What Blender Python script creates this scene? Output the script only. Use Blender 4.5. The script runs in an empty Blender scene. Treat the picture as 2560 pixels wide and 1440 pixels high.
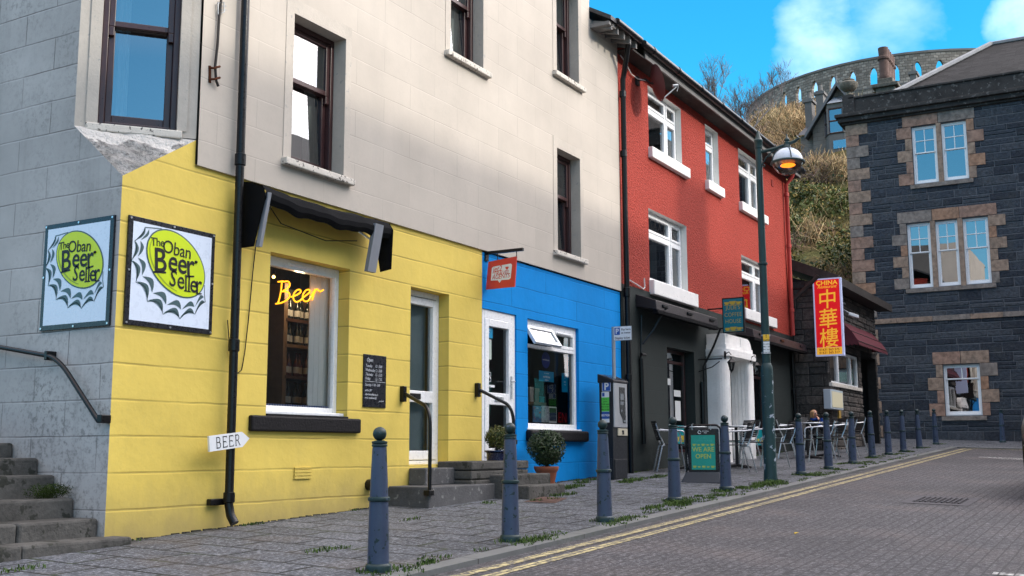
import bpy, bmesh, math, random
import numpy as np
from mathutils import Vector, Matrix
random.seed(7); rng=np.random.default_rng(7)
SC=bpy.context.scene; COL=SC.collection
R=math.radians
# ---------------------------------------------------------------- camera maths: world x runs along the street front,
# y runs away from the street into the houses, z is up, the eye is the origin (all in metres)
FP=2742.15; PITCH=.14705684; ROLL=-.00273523889; YAW=.522828745
fw=Vector((math.cos(YAW)*math.cos(PITCH),math.sin(YAW)*math.cos(PITCH),math.sin(PITCH)))
r0=fw.cross(Vector((0,0,1))).normalized(); u0=r0.cross(fw)
rt=math.cos(ROLL)*r0+math.sin(ROLL)*u0; up=-math.sin(ROLL)*r0+math.cos(ROLL)*u0
def ray(x,y): return fw*FP+rt*(x-1280)+up*(720-y)
def fa(x,y,V=7.5):
    d=ray(x,y)*(1/ray(x,y).y)*V; return d.x,d.z
def st(x,y,U=37.):
    d=ray(x,y)*(1/ray(x,y).x)*U; return d.y,d.z
GA,GB,GC=-1.202,.036,.03
def gz(x,y): return GA+GB*x+GC*y
def gp(x,y):
    d=ray(x,y); return d*(GA/(d.z-GB*d.x-GC*d.y))
UP=Vector((0,0,1))
class Fr:
    def __init__(s,o,r,n): s.o=Vector(o); s.r=Vector(r).normalized(); s.n=Vector(n).normalized()
    def pt(s,a,z,d=0): return s.o+s.r*a+UP*z+s.n*d
    def hit(s,x,y,d=0):
        q=ray(x,y); o=s.o+s.n*d; t=o.dot(s.n)/q.dot(s.n); p=q*t-s.o
        return p.dot(s.r),p.z
FA=Fr((0,7.5,0),(1,0,0),(0,-1,0))          # street front
FS=Fr((37,0,0),(0,-1,0),(-1,0,0))          # stone house front
FR=Fr((6.3,0,0),(0,-1,0),(-1,0,0))         # gable return
# ---------------------------------------------------------------- object tree helpers
WM={}
def link(o): COL.objects.link(o); return o
def attach(o,parent):
    o.parent=parent
    if parent is not None: o.matrix_parent_inverse=WM.get(parent.name,Matrix.Identity(4)).inverted()
def tag(o,label=None,cat=None,group=None,kind=None):
    if label: o['label']=label
    if cat: o['category']=cat
    if group: o['group']=group
    if kind: o['kind']=kind
    return o
def T(name,label,cat,loc=(0,0,0),group=None):
    o=bpy.data.objects.new(name,None); link(o); o.empty_display_size=.2; o.location=loc
    WM[o.name]=Matrix.Translation(loc)
    return tag(o,label,cat,group)
def copy_tree(o,parent=None):
    c=o.copy(); link(c)
    if parent is not None: c.parent=parent
    for ch in [x for x in COL.objects if x.parent==o]: copy_tree(ch,c)
    return c
def place(o,loc,rz=0,label=None,sc=1):
    o.location=loc; o.rotation_euler=(0,0,rz)
    if label: o['label']=label
    return o
_tc={}
def text2d(s,size,align='CENTER',bold=0,shear=0,sp=1):
    k=(s,size,align,bold,shear,sp)
    if k in _tc: return _tc[k]
    c=bpy.data.curves.new('t','FONT'); c.body=s; c.size=size; c.align_x=align; c.offset=bold*size; c.shear=shear; c.space_character=sp; c.resolution_u=3
    o=bpy.data.objects.new('t',c); link(o)
    dg=bpy.context.evaluated_depsgraph_get(); m=bpy.data.meshes.new_from_object(o.evaluated_get(dg))
    r=([(v.co.x,v.co.y) for v in m.vertices],[tuple(p.vertices) for p in m.polygons])
    bpy.data.objects.remove(o); bpy.data.curves.remove(c); bpy.data.meshes.remove(m)
    _tc[k]=r; return r
class MB:
    def __init__(s): s.v=[]; s.f=[]; s.m=[]; s.k=0
    def q(s,*p,n=None,m=None):
        p=[Vector(x) for x in p]
        if n is not None:
            nn=Vector((0,0,0))
            for i in range(len(p)): nn+=p[i].cross(p[(i+1)%len(p)])
            if nn.dot(n)<0: p.reverse()
        i=len(s.v); s.v+=p; s.f.append(tuple(range(i,i+len(p)))); s.m.append(s.k if m is None else m)
    def hexa(s,c):     # 8 corners: 4 bottom ring, 4 top ring
        i=len(s.v); s.v+=[Vector(x) for x in c]
        for f in ((0,3,2,1),(4,5,6,7),(0,1,5,4),(1,2,6,5),(2,3,7,6),(3,0,4,7)):
            s.f.append(tuple(i+j for j in f)); s.m.append(s.k)
    def box(s,x0,x1,y0,y1,z0,z1):
        x0,x1=min(x0,x1),max(x0,x1); y0,y1=min(y0,y1),max(y0,y1); z0,z1=min(z0,z1),max(z0,z1)
        s.hexa([(x0,y0,z0),(x1,y0,z0),(x1,y1,z0),(x0,y1,z0),(x0,y0,z1),(x1,y0,z1),(x1,y1,z1),(x0,y1,z1)])
    def fb(s,fr,a0,a1,z0,z1,d0,d1):
        a0,a1=min(a0,a1),max(a0,a1); z0,z1=min(z0,z1),max(z0,z1); d0,d1=min(d0,d1),max(d0,d1)
        P=fr.pt
        s.hexa([P(a0,z0,d1),P(a1,z0,d1),P(a1,z0,d0),P(a0,z0,d0),P(a0,z1,d1),P(a1,z1,d1),P(a1,z1,d0),P(a0,z1,d0)])
    def fq(s,fr,a0,a1,z0,z1,d=0):
        s.q(fr.pt(a0,z0,d),fr.pt(a1,z0,d),fr.pt(a1,z1,d),fr.pt(a0,z1,d),n=fr.n)
    def fpoly(s,fr,pts,d=0,depth=0):
        s.q(*[fr.pt(a,z,d) for a,z in pts],n=fr.n)
        if depth:
            s.q(*[fr.pt(a,z,d-depth) for a,z in pts],n=-fr.n)
            for i in range(len(pts)):
                a,b=pts[i],pts[(i+1)%len(pts)]
                s.q(fr.pt(*a,d),fr.pt(*b,d),fr.pt(*b,d-depth),fr.pt(*a,d-depth))
    def wall(s,fr,a0,a1,z0,z1,holes=(),d=0,reveal=.2,mr=None,step=99.):
        A=sorted({a0,a1,*[h[0] for h in holes],*[h[1] for h in holes]}); Z=sorted({z0,z1,*[h[2] for h in holes],*[h[3] for h in holes]})
        A=[a for a in A if a0<=a<=a1]; Z=[z for z in Z if z0<=z<=z1]
        for i in range(len(A)-1):
            for j in range(len(Z)-1):
                ca,cz=(A[i]+A[i+1])/2,(Z[j]+Z[j+1])/2
                if any(h[0]<ca<h[1] and h[2]<cz<h[3] for h in holes): continue
                s.fq(fr,A[i],A[i+1],Z[j],Z[j+1],d)
        k=s.k
        if mr is not None: s.k=mr
        for h in holes:
            b0,b1,c0,c1=max(h[0],a0),min(h[1],a1),max(h[2],z0),min(h[3],z1); P=fr.pt
            for e in (((b0,c0),(b1,c0)),((b1,c0),(b1,c1)),((b1,c1),(b0,c1)),((b0,c1),(b0,c0))):
                s.q(P(*e[0],d),P(*e[1],d),P(*e[1],d-reveal),P(*e[0],d-reveal))
        s.k=k
    def tube(s,pts,r,n=8,cap=True,closed=False):
        pts=[Vector(p) for p in pts]; N=len(pts); base=len(s.v)
        rr=r if hasattr(r,'__len__') else [r]*N
        ref=None
        for i in range(N):
            a=pts[i-1] if (i>0 or closed) else pts[i]; b=pts[(i+1)%N] if (i<N-1 or closed) else pts[i]
            t=(b-a).normalized()
            if ref is None: ref=Vector((0,0,1)) if abs(t.z)<.9 else Vector((1,0,0))
            x=(ref-t*ref.dot(t)); 
            if x.length<1e-4: x=t.orthogonal()
            x.normalize(); ref=x; y=t.cross(x)
            for k in range(n):
                th=2*math.pi*k/n; s.v.append(pts[i]+(x*math.cos(th)+y*math.sin(th))*rr[i])
        for i in range(N if closed else N-1):
            j=(i+1)%N
            for k in range(n):
                l=(k+1)%n; s.f.append((base+i*n+k,base+i*n+l,base+j*n+l,base+j*n+k)); s.m.append(s.k)
        if cap and not closed:
            s.f.append(tuple(base+k for k in reversed(range(n)))); s.m.append(s.k)
            s.f.append(tuple(base+(N-1)*n+k for k in range(n))); s.m.append(s.k)
    def lathe(s,prof,c=(0,0,0),n=16,sx=1,sy=1,cap=True):
        c=Vector(c); b=len(s.v)
        for r,z in prof:
            for k in range(n):
                th=2*math.pi*k/n; s.v.append(c+Vector((r*math.cos(th)*sx,r*math.sin(th)*sy,z)))
        for i in range(len(prof)-1):
            for k in range(n):
                l=(k+1)%n; s.f.append((b+i*n+k,b+i*n+l,b+(i+1)*n+l,b+(i+1)*n+k)); s.m.append(s.k)
        if cap:
            s.f.append(tuple(b+k for k in reversed(range(n)))); s.m.append(s.k)
            s.f.append(tuple(b+(len(prof)-1)*n+k for k in range(n))); s.m.append(s.k)
    def ball(s,c,r,n=14,sx=1,sy=1,sz=1):
        s.lathe([(max(1e-4,r*math.sin(math.pi*i/10)),-r*sz*math.cos(math.pi*i/10)) for i in range(11)],c,n,sx,sy,cap=False)
    def text(s,fr,a,z,d,txt,size,align='CENTER',bold=0,shear=0,rot=0,sp=1,wx=1):
        vs,fs=text2d(txt,size,align,bold,shear,sp); b=len(s.v); c,sn=math.cos(rot),math.sin(rot)
        for x,y in vs: x*=wx; s.v.append(fr.pt(a+x*c-y*sn,z+x*sn+y*c,d))
        for f in fs: s.f.append(tuple(b+i for i in f)); s.m.append(s.k)
    def stroke(s,fr,pts,w,d=0):      # flat ribbon in a frame
        P=[Vector((x,y)) for x,y in pts]
        ww=w if hasattr(w,'__len__') else [w]*len(P); L=[];Rr=[]
        for i,p in enumerate(P):
            t=(P[min(i+1,len(P)-1)]-P[max(i-1,0)]); t.normalize(); nn=Vector((-t.y,t.x))*ww[i]/2
            L.append(p+nn); Rr.append(p-nn)
        for i in range(len(P)-1):
            s.q(fr.pt(*Rr[i],d),fr.pt(*Rr[i+1],d),fr.pt(*L[i+1],d),fr.pt(*L[i],d),n=fr.n)
    def build(s,name,mats,parent=None,smooth=False,bevel=0,merge=False,seg=2):
        me=bpy.data.meshes.new(name); me.from_pydata([tuple(v) for v in s.v],[],s.f)
        if not isinstance(mats,(list,tuple)): mats=[mats]
        for m in mats: me.materials.append(m)
        me.polygons.foreach_set('material_index',s.m)
        if merge:
            bm=bmesh.new(); bm.from_mesh(me); bmesh.ops.remove_doubles(bm,verts=bm.verts,dist=1e-4); bmesh.ops.recalc_face_normals(bm,faces=bm.faces); bm.to_mesh(me); bm.free()
        if smooth:
            me.polygons.foreach_set('use_smooth',[True]*len(me.polygons))
            try: me.set_sharp_from_angle(angle=R(40))
            except Exception: pass
        me.update(); o=link(bpy.data.objects.new(name,me))
        WM[o.name]=Matrix.Identity(4)
        if parent is not None: attach(o,parent)
        if bevel:
            b=o.modifiers.new('bevel','BEVEL'); b.width=bevel; b.segments=seg; b.limit_method='ANGLE'; b.angle_limit=R(40)
        return o
# ---------------------------------------------------------------- materials
class NT:
    def __init__(s,name):
        s.mat=bpy.data.materials.new(name); s.mat.use_nodes=True; s.t=s.mat.node_tree; s.t.nodes.clear()
        s.out=s.n('ShaderNodeOutputMaterial'); s.b=s.n('ShaderNodeBsdfPrincipled'); s.l(s.b.outputs[0],s.out.inputs[0])
        s.pos=s.n('ShaderNodeNewGeometry').outputs['Position']
    def n(s,t,**kw):
        x=s.t.nodes.new(t)
        for k,v in kw.items(): setattr(x,k,v)
        return x
    def l(s,a,b): s.t.links.new(a,b)
    def set(s,inp,v):
        if hasattr(v,'links') or isinstance(v,bpy.types.NodeSocket): s.l(v,inp)
        else:
            if hasattr(inp.default_value,'__len__') and isinstance(v,(list,tuple)) and len(v)==3 and len(inp.default_value)==4: v=(*v,1)
            inp.default_value=v
    def noise(s,vec=None,scale=5,detail=4,rough=.55,dist=0):
        x=s.n('ShaderNodeTexNoise'); s.l(vec or s.pos,x.inputs['Vector']); x.inputs['Scale'].default_value=scale; x.inputs['Detail'].default_value=detail; x.inputs['Roughness'].default_value=rough; x.inputs['Distortion'].default_value=dist
        return x.outputs['Fac']
    def vor(s,vec=None,scale=5,out='Distance',feat='F1'):
        x=s.n('ShaderNodeTexVoronoi',feature=feat); s.l(vec or s.pos,x.inputs['Vector']); x.inputs['Scale'].default_value=scale
        return x.outputs[out]
    def ramp(s,fac,a,b,lo=0.,hi=1.):
        x=s.n('ShaderNodeMapRange'); s.l(fac,x.inputs[0]); x.inputs[1].default_value=a; x.inputs[2].default_value=b; x.inputs[3].default_value=lo; x.inputs[4].default_value=hi
        return x.outputs[0]
    def math(s,op,a,b=0.):
        x=s.n('ShaderNodeMath',operation=op); s.set(x.inputs[0],a); s.set(x.inputs[1],b); return x.outputs[0]
    def mix(s,fac,a,b,mode='MIX'):
        x=s.n('ShaderNodeMix',data_type='RGBA',blend_type=mode); s.set(x.inputs[0],fac); s.set(x.inputs[6],a); s.set(x.inputs[7],b); return x.outputs[2]
    def comb(s,x,y,z=0.):
        c=s.n('ShaderNodeCombineXYZ'); s.set(c.inputs[0],x); s.set(c.inputs[1],y); s.set(c.inputs[2],z); return c.outputs[0]
    def sep(s,v=None):
        c=s.n('ShaderNodeSeparateXYZ'); s.l(v or s.pos,c.inputs[0]); return c.outputs
    def scl(s,v,x,y,z):
        m=s.n('ShaderNodeVectorMath',operation='MULTIPLY'); s.l(v,m.inputs[0]); m.inputs[1].default_value=(x,y,z); return m.outputs[0]
    def warp(s,vec,amt,scale):
        x=s.n('ShaderNodeTexNoise'); s.l(s.pos,x.inputs['Vector']); x.inputs['Scale'].default_value=scale; x.inputs['Detail'].default_value=3
        a=s.n('ShaderNodeVectorMath',operation='SUBTRACT'); s.l(x.outputs['Color'],a.inputs[0]); a.inputs[1].default_value=(.5,.5,.5)
        b=s.n('ShaderNodeVectorMath',operation='SCALE'); s.l(a.outputs[0],b.inputs[0]); b.inputs['Scale'].default_value=amt
        c=s.n('ShaderNodeVectorMath',operation='ADD'); s.l(vec,c.inputs[0]); s.l(b.outputs[0],c.inputs[1]); return c.outputs[0]
    def brick(s,vec,w,h,mortar,off=.5,smooth=.1,bias=0.,c1=(0,0,0),c2=(1,1,1)):
        x=s.n('ShaderNodeTexBrick'); s.l(vec,x.inputs['Vector']); x.offset=off; x.inputs['Scale'].default_value=1; x.inputs['Brick Width'].default_value=w; x.inputs['Row Height'].default_value=h; x.inputs['Mortar Size'].default_value=mortar; x.inputs['Mortar Smooth'].default_value=smooth
        x.inputs['Color1'].default_value=(*c1,1); x.inputs['Color2'].default_value=(*c2,1); x.inputs['Mortar'].default_value=(.5,.5,.5,1); x.inputs['Bias'].default_value=bias
        return x.outputs['Fac'],x.outputs['Color']
    def bump(s,h,strength=.3,dist=.02,normal=None):
        x=s.n('ShaderNodeBump'); s.set(x.inputs['Height'],h); x.inputs['Strength'].default_value=strength; x.inputs['Distance'].default_value=dist
        if normal is not None: s.l(normal,x.inputs['Normal'])
        return x.outputs[0]
    def fin(s,col,rough=.8,spec=.3,normal=None,metal=0.):
        s.set(s.b.inputs['Base Color'],col); s.set(s.b.inputs['Roughness'],rough); s.set(s.b.inputs['Specular IOR Level'],spec); s.set(s.b.inputs['Metallic'],metal)
        if normal is not None: s.l(normal,s.b.inputs['Normal'])
        return s.mat
def pm(name,col,rough=.7,spec=.3,var=.15,vs=3.,bump=.0,bs=60.,metal=0.,spots=None,spotscale=25.,spotth=.62):
    t=NT(name); n=t.noise(scale=vs,detail=5); n2=t.noise(scale=vs*9,detail=3)
    f=t.ramp(t.math('ADD',n,t.math('MULTIPLY',n2,.5)),.45,1.05,1-var,1+var*.6)
    c=t.mix(1.,col,t.comb(f,f,f),'MULTIPLY')
    if spots: c=t.mix(t.ramp(t.noise(scale=spotscale,detail=3,rough=.6),spotth,spotth+.03),c,spots)
    nb=t.bump(t.noise(scale=bs,detail=3),bump,.01) if bump else None
    return t.fin(c,t.ramp(n2,.3,.7,max(0,rough-.08),min(1,rough+.08)),spec,nb,metal)
def glass(name,tint=(.8,.86,.86),ior=2.0,rough=.0,bias=0.):
    t=NT(name); t.t.nodes.remove(t.b)
    fr=t.n('ShaderNodeFresnel'); fr.inputs[0].default_value=ior
    nb=t.bump(t.noise(scale=1.6,detail=1),.04,.02)
    g=t.n('ShaderNodeBsdfGlossy'); g.inputs['Color'].default_value=(1,1,1,1); g.inputs['Roughness'].default_value=rough; t.l(nb,g.inputs['Normal'])
    tr=t.n('ShaderNodeBsdfTransparent'); tr.inputs[0].default_value=(*tint,1)
    m=t.n('ShaderNodeMixShader'); f=t.math('ADD',fr.outputs[0],bias) if bias else fr.outputs[0]
    t.l(f,m.inputs[0]); t.l(tr.outputs[0],m.inputs[1]); t.l(g.outputs[0],m.inputs[2]); t.l(m.outputs[0],t.out.inputs[0]); return t.mat
def emit(name,col,k,base=(0,0,0)):
    t=NT(name); t.fin(base,.4); t.b.inputs['Emission Color'].default_value=(*col,1); t.b.inputs['Emission Strength'].default_value=k; return t.mat
def ashlar(name,col,w,h,z0,mort=.006,line=.55,var=.1,stain=0.,staincol=(.2,.19,.18),streak=0.,axis='x',bump=.35,bs=45,vert=True,rust=False,hi=.5,relief=0.,grime=0.,spec=.25,rough=.75):
    t=NT(name); S=t.sep(); u=S[0] if axis=='x' else S[1]
    zz=t.math('SUBTRACT',S[2],z0-30*h)
    v=t.warp(t.comb(u,zz,0.),.02,2.2)
    fac,bc=t.brick(v,w if vert else 400,h,mort,.5,.15)
    n=t.noise(scale=.9,detail=6,rough=.6); n2=t.noise(scale=bs*.5,detail=4)
    f=t.ramp(n,.3,.7,1-var,1+var*.5); c=t.mix(1.,col,t.comb(f,f,f),'MULTIPLY')
    br=t.n('ShaderNodeSeparateColor'); t.l(bc,br.inputs[0]); g=t.ramp(br.outputs[0],0,1,.965,1.02); c=t.mix(1.,c,t.comb(g,g,g),'MULTIPLY')
    if streak:
        ns=t.noise(vec=t.scl(t.pos,3.5,3.5,.25),scale=1.,detail=6,rough=.65); c=t.mix(t.ramp(ns,.52,.8,0,streak),c,staincol)
    if stain:
        a=t.noise(scale=.55,detail=3); b=t.noise(scale=22,detail=5,rough=.7)
        c=t.mix(t.math('MULTIPLY',t.ramp(a,.45,.7),t.ramp(b,.48,.66,0,stain)),c,staincol)
    if grime:
        gd=t.math('SUBTRACT',S[2],t.math('ADD',t.math('MULTIPLY',S[0],GB),GA+GC*7.5)); gn=t.noise(vec=t.scl(t.pos,2.2,2.2,1.1),scale=2.,detail=7,rough=.7); c=t.mix(t.math('MULTIPLY',t.ramp(t.math('ADD',gd,t.math('MULTIPLY',gn,-.55)),-.28,.22,1,0),grime),c,staincol)
    lf=t.math('MULTIPLY',fac,t.ramp(t.noise(scale=1.3,detail=3),.3,.6,.15,1.))
    c=t.mix(t.math('MULTIPLY',lf,line),c,(col[0]*.25,col[1]*.24,col[2]*.24))
    v2=t.n('ShaderNodeVectorMath',operation='ADD'); t.l(v,v2.inputs[0]); v2.inputs[1].default_value=(0,mort*1.9,0); fac2,_=t.brick(v2.outputs[0],400,h,mort*.8,.5,.3); c=t.mix(t.math('MULTIPLY',fac2,t.ramp(t.noise(scale=1.7,detail=3),.35,.6,.05,hi)),c,(min(1,col[0]*1.35),min(1,col[1]*1.35),min(1,col[2]*1.4)))  # pale line below each joint: highlight on its lip painted into the colour
    hgt=t.math('SUBTRACT',t.math('ADD',t.math('MULTIPLY',n2,.25),t.math('MULTIPLY',t.noise(scale=6,detail=3),relief)),t.math('MULTIPLY',fac,1.))
    return t.fin(c,rough,spec,t.bump(hgt,bump,.012))
# ---------------------------------------------------------------- palette
CREAM=(.485,.438,.38)
M={}
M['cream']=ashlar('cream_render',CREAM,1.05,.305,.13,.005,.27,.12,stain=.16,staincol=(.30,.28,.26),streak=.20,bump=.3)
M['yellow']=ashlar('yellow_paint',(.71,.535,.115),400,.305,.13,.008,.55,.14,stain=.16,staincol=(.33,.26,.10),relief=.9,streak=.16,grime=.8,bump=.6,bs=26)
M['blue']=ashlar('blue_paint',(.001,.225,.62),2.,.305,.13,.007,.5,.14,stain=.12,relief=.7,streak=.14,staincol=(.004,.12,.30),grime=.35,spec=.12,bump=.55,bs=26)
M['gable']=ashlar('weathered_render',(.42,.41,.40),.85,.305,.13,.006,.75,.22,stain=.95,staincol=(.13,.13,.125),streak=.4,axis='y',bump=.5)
M['dark']=ashlar('green_black_paint',(.022,.029,.028),1.2,.42,.2,.005,-.3,.2,stain=.25,staincol=(.09,.1,.1),bump=.4)
M['band']=pm('painted_band',(.475,.432,.378),.8,.2,.14,2.5,.25,50,spots=(.34,.33,.31),spotscale=14,spotth=.66)
M['sill']=pm('lichened_sill',(.60,.56,.50),.85,.2,.15,5,.4,60,spots=(.12,.11,.10),spotscale=24,spotth=.60)
t=NT('broken_plaster'); S=t.sep(); n=t.noise(scale=7,detail=7,rough=.7); n2=t.noise(scale=24,detail=4); f=t.ramp(n,.3,.7,.45,1.5); c=t.mix(1.,(.26,.255,.245),t.comb(f,f,f),'MULTIPLY'); c=t.mix(t.ramp(n2,.58,.66,0,.7),c,(.07,.068,.062)); c=t.mix(t.ramp(t.math('ADD',S[2],t.math('MULTIPLY',t.math('SUBTRACT',t.noise(scale=3.2,detail=6,rough=.65),.5),.75)),2.72,2.75),c,(.55,.53,.50)); M['plaster']=t.fin(c,.95,.1,t.bump(t.math('ADD',n,n2),1.,.04))
M['whitewash']=pm('whitewash',(.78,.76,.72),.9,.1,.1,5,.35,26,spots=(.42,.4,.38),spotscale=8,spotth=.63)
M['brown']=pm('brown_stain_frame',(.045,.018,.018),.35,.5,.25,6)
M['white']=pm('white_plastic',(.80,.81,.82),.3,.5,.03,3)
M['offwhite']=pm('white_masonry_paint',(.74,.73,.69),.75,.25,.10,3,.25,40,spots=(.5,.48,.43),spotscale=11,spotth=.68)
M['whitesill']=pm('white_sill_paint',(.80,.79,.77),.7,.25,.08,4,.2,40,spots=(.35,.34,.32),spotscale=17,spotth=.67)
M['black']=pm('black_gloss_paint',(.004,.004,.005),.33,.35,.2,5,.1,30)
M['blacksill']=pm('black_sill_paint',(.007,.0065,.008),.65,.25,.3,5,.5,40)
M['fabric']=pm('black_canvas',(.005,.0055,.007),.9,.12,.35,8,.3,160)
M['alu']=pm('aluminium',(.62,.64,.66),.3,.5,.06,8,metal=.9)
M['steel']=pm('galvanised_post',(.36,.38,.40),.5,.5,.12,10,metal=.6)
M['glass']=glass('window_glass',ior=2.2,bias=.10); M['glassS']=glass('shop_glass',(.86,.9,.9),1.42); M['glassR']=glass('house_glass',(.5,.55,.6),2.4,bias=.20); M['glassC']=glass('corner_glass',(.75,.8,.82),2.2,bias=.16)
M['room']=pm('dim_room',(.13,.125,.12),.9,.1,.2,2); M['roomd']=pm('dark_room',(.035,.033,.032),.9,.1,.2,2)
M['curtain']=pm('net_curtain',(.60,.62,.62),.9,.1,.08,4)
M['concrete']=pm('step_concrete',(.105,.105,.108),.9,.15,.35,3,.5,45,spots=(.19,.19,.185),spotscale=12,spotth=.63)
M['oldstone']=pm('old_step_stone',(.095,.092,.086),.95,.1,.5,3,1.,28,spots=(.045,.046,.04),spotscale=7,spotth=.58)
M['slate']=pm('roof_slate',(.05,.05,.055),.55,.35,.4,6,.4,30)
M['wood']=pm('dark_timber',(.045,.04,.037),.8,.2,.4,5,.3,30)
M['fascia']=pm('grey_fascia',(.20,.195,.19),.8,.2,.25,4,.2,40)
# pebble-dashed red
t=NT('red_roughcast'); v=t.vor(scale=34); n=t.noise(scale=30,detail=5,rough=.8); b=t.noise(scale=.8,detail=5)
f=t.ramp(b,.3,.7,.92,1.06); c=t.mix(1.,(.375,.054,.037),t.comb(f,f,f),'MULTIPLY'); c=t.mix(t.ramp(n,.50,.60,0,.9),c,(.11,.014,.013)); c=t.mix(t.ramp(v,.0,.22,.25,0),c,(.48,.13,.10))
S=t.sep(); M['red']=t.fin(c,.85,.2,t.bump(t.math('ADD',t.math('MULTIPLY',v,-1.),n),.9,.016))
# ---------------------------------------------------------------- road, pavement
def mat_slabs():
    t=NT('pavement_slabs'); S=t.sep(); v=t.warp(t.comb(S[1],S[0],0.),.025,1.5)
    fac,bc=t.brick(v,.62,.42,.017,.5,.05); br=t.n('ShaderNodeSeparateColor'); t.l(bc,br.inputs[0])
    g=t.ramp(br.outputs[0],0,1,.80,1.15); c=t.mix(1.,(.070,.076,.088),t.comb(g,g,g),'MULTIPLY')
    sp=t.noise(scale=30,detail=5,rough=.85); c=t.mix(t.ramp(sp,.50,.62,0,.85),c,(.27,.285,.315)); c=t.mix(t.ramp(sp,.38,.49,.75,0),c,(.028,.03,.035))
    d=t.ramp(t.noise(scale=.7,detail=5),.35,.72,.72,1.12); c=t.mix(1.,c,t.comb(d,d,d),'MULTIPLY')
    w=t.math('MULTIPLY',t.ramp(t.noise(scale=1.1,detail=4),.35,.5,.8,1),fac); c=t.mix(w,c,t.mix(t.ramp(t.noise(scale=3.1),.52,.60),(.012,.013,.014),(.025,.035,.015)))
    br2=t.math('MULTIPLY',t.ramp(S[0],7.,9.5,1,0),t.ramp(t.noise(scale=1.7,detail=3),.5,.62,0,.18)); c=t.mix(br2,c,(.13,.10,.075))
    return t.fin(c,.82,.3,t.bump(t.math('SUBTRACT',t.math('MULTIPLY',sp,.5),fac),.45,.014))
def mat_road(base,name='road_pavers',yel=None):
    t=NT(name); S=t.sep(); v=t.warp(t.comb(S[0],S[1],0.),.018,1.7)
    fac,bc=t.brick(v,.205,.102,.0065,.5,.1); br=t.n('ShaderNodeSeparateColor'); t.l(bc,br.inputs[0])
    g=t.ramp(br.outputs[0],0,1,.82,1.16); c=t.mix(1.,base,t.comb(g,g,g),'MULTIPLY')
    sp=t.noise(scale=27,detail=5,rough=.85); c=t.mix(t.ramp(sp,.49,.62,0,.8 if not yel else .25),c,(.195,.19,.20)); c=t.mix(t.ramp(sp,.36,.49,.7,0),c,(.018,.016,.018))
    d=t.ramp(t.noise(scale=.45,detail=5),.33,.72,.72,1.16); c=t.mix(1.,c,t.comb(d,d,d),'MULTIPLY')
    if not yel: c=t.mix(t.ramp(t.noise(scale=.9,detail=4),.5,.7,0,.3),c,(.13,.10,.09))
    else: c=t.mix(t.ramp(t.noise(scale=16,detail=5,rough=.7),.47,.56,0,.85),c,(.10,.095,.095))
    c=t.mix(t.math('MULTIPLY',fac,.85),c,(.03,.029,.03))
    return t.fin(c,.75,.35,t.bump(t.math('SUBTRACT',t.math('MULTIPLY',sp,.5),fac),.5,.012))
M['slabs']=mat_slabs(); M['road']=mat_road((.040,.038,.043)); M['ypaint']=mat_road((.47,.40,.20),'worn_yellow_paint',True); M['wpaint']=mat_road((.6,.6,.58),'worn_white_paint',True)
M['kerb']=ashlar('kerb_granite',(.15,.155,.155),.9,50.,0,.008,.8,.3,stain=.5,staincol=(.06,.08,.04),bump=.5)
def sheet(name,polys,dz,mat,th=0,label=None):
    mb=MB()
    for p in polys:
        mb.q(*[(x,y,gz(x,y)+dz) for x,y in p],n=UP)
        if th:
            for i in range(len(p)):
                a,b=p[i],p[(i+1)%len(p)]; mb.q((*a,gz(*a)+dz),(*b,gz(*b)+dz),(*b,gz(*b)+dz-th),(*a,gz(*a)+dz-th))
    return tag(mb.build(name,mat),kind='structure')
KV=4.45; KU=31.3
sheet('road',[[(-25,-9),(KU,-9),(KU,KV),(-25,KV)]],-.035,M['road'])
sheet('pavement',[[(-25,KV+.16),(KU+.16,KV+.16),(KU+.16,16),(-25,16)],[(KU+.16,-9),(39,-9),(39,16),(KU+.16,16)]],0,M['slabs'])
sheet('kerb',[[(-25,KV),(KU,KV),(KU+.16,KV+.16),(-25,KV+.16)],[(KU,-9),(KU+.16,-9),(KU+.16,KV+.16),(KU,KV)]],.004,M['kerb'],.1)
sheet('far_pavement',[[(-25,-14),(60,-14),(60,-9),(-25,-9)]],.05,M['slabs'],.12)
sheet('yellow_line',[[(-5,4.215),(KU-.17,4.215),(KU-.17,4.31),(-5,4.31)],[(KU-.17,-9),(KU-.06,-9),(KU-.06,4.31),(KU-.17,4.31)]],-.030,M['ypaint'])
sheet('yellow_line',[[(-5,4.03),(KU-.36,4.03),(KU-.36,4.125),(-5,4.125)]],-.030,M['ypaint'])
sheet('white_marking',[[(26.55,3.35),(26.75,3.35),(26.3,.2),(26.1,.2)],[(26.1,2.9),(26.3,3.1),(25.5,.2),(25.3,.2)]],-.030,M['wpaint'])
sheet('white_marking',[[(8.72,1.06),(8.84,1.06),(8.84,-.6),(8.72,-.6)]],-.030,M['wpaint'])
mb=MB(); mb.q((-400,-400,-3.2),(600,-400,-3.2),(600,600,-3.2),(-400,600,-3.2),n=UP); tag(mb.build('ground',pm('far_ground',(.09,.1,.06))),kind='structure')
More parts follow.
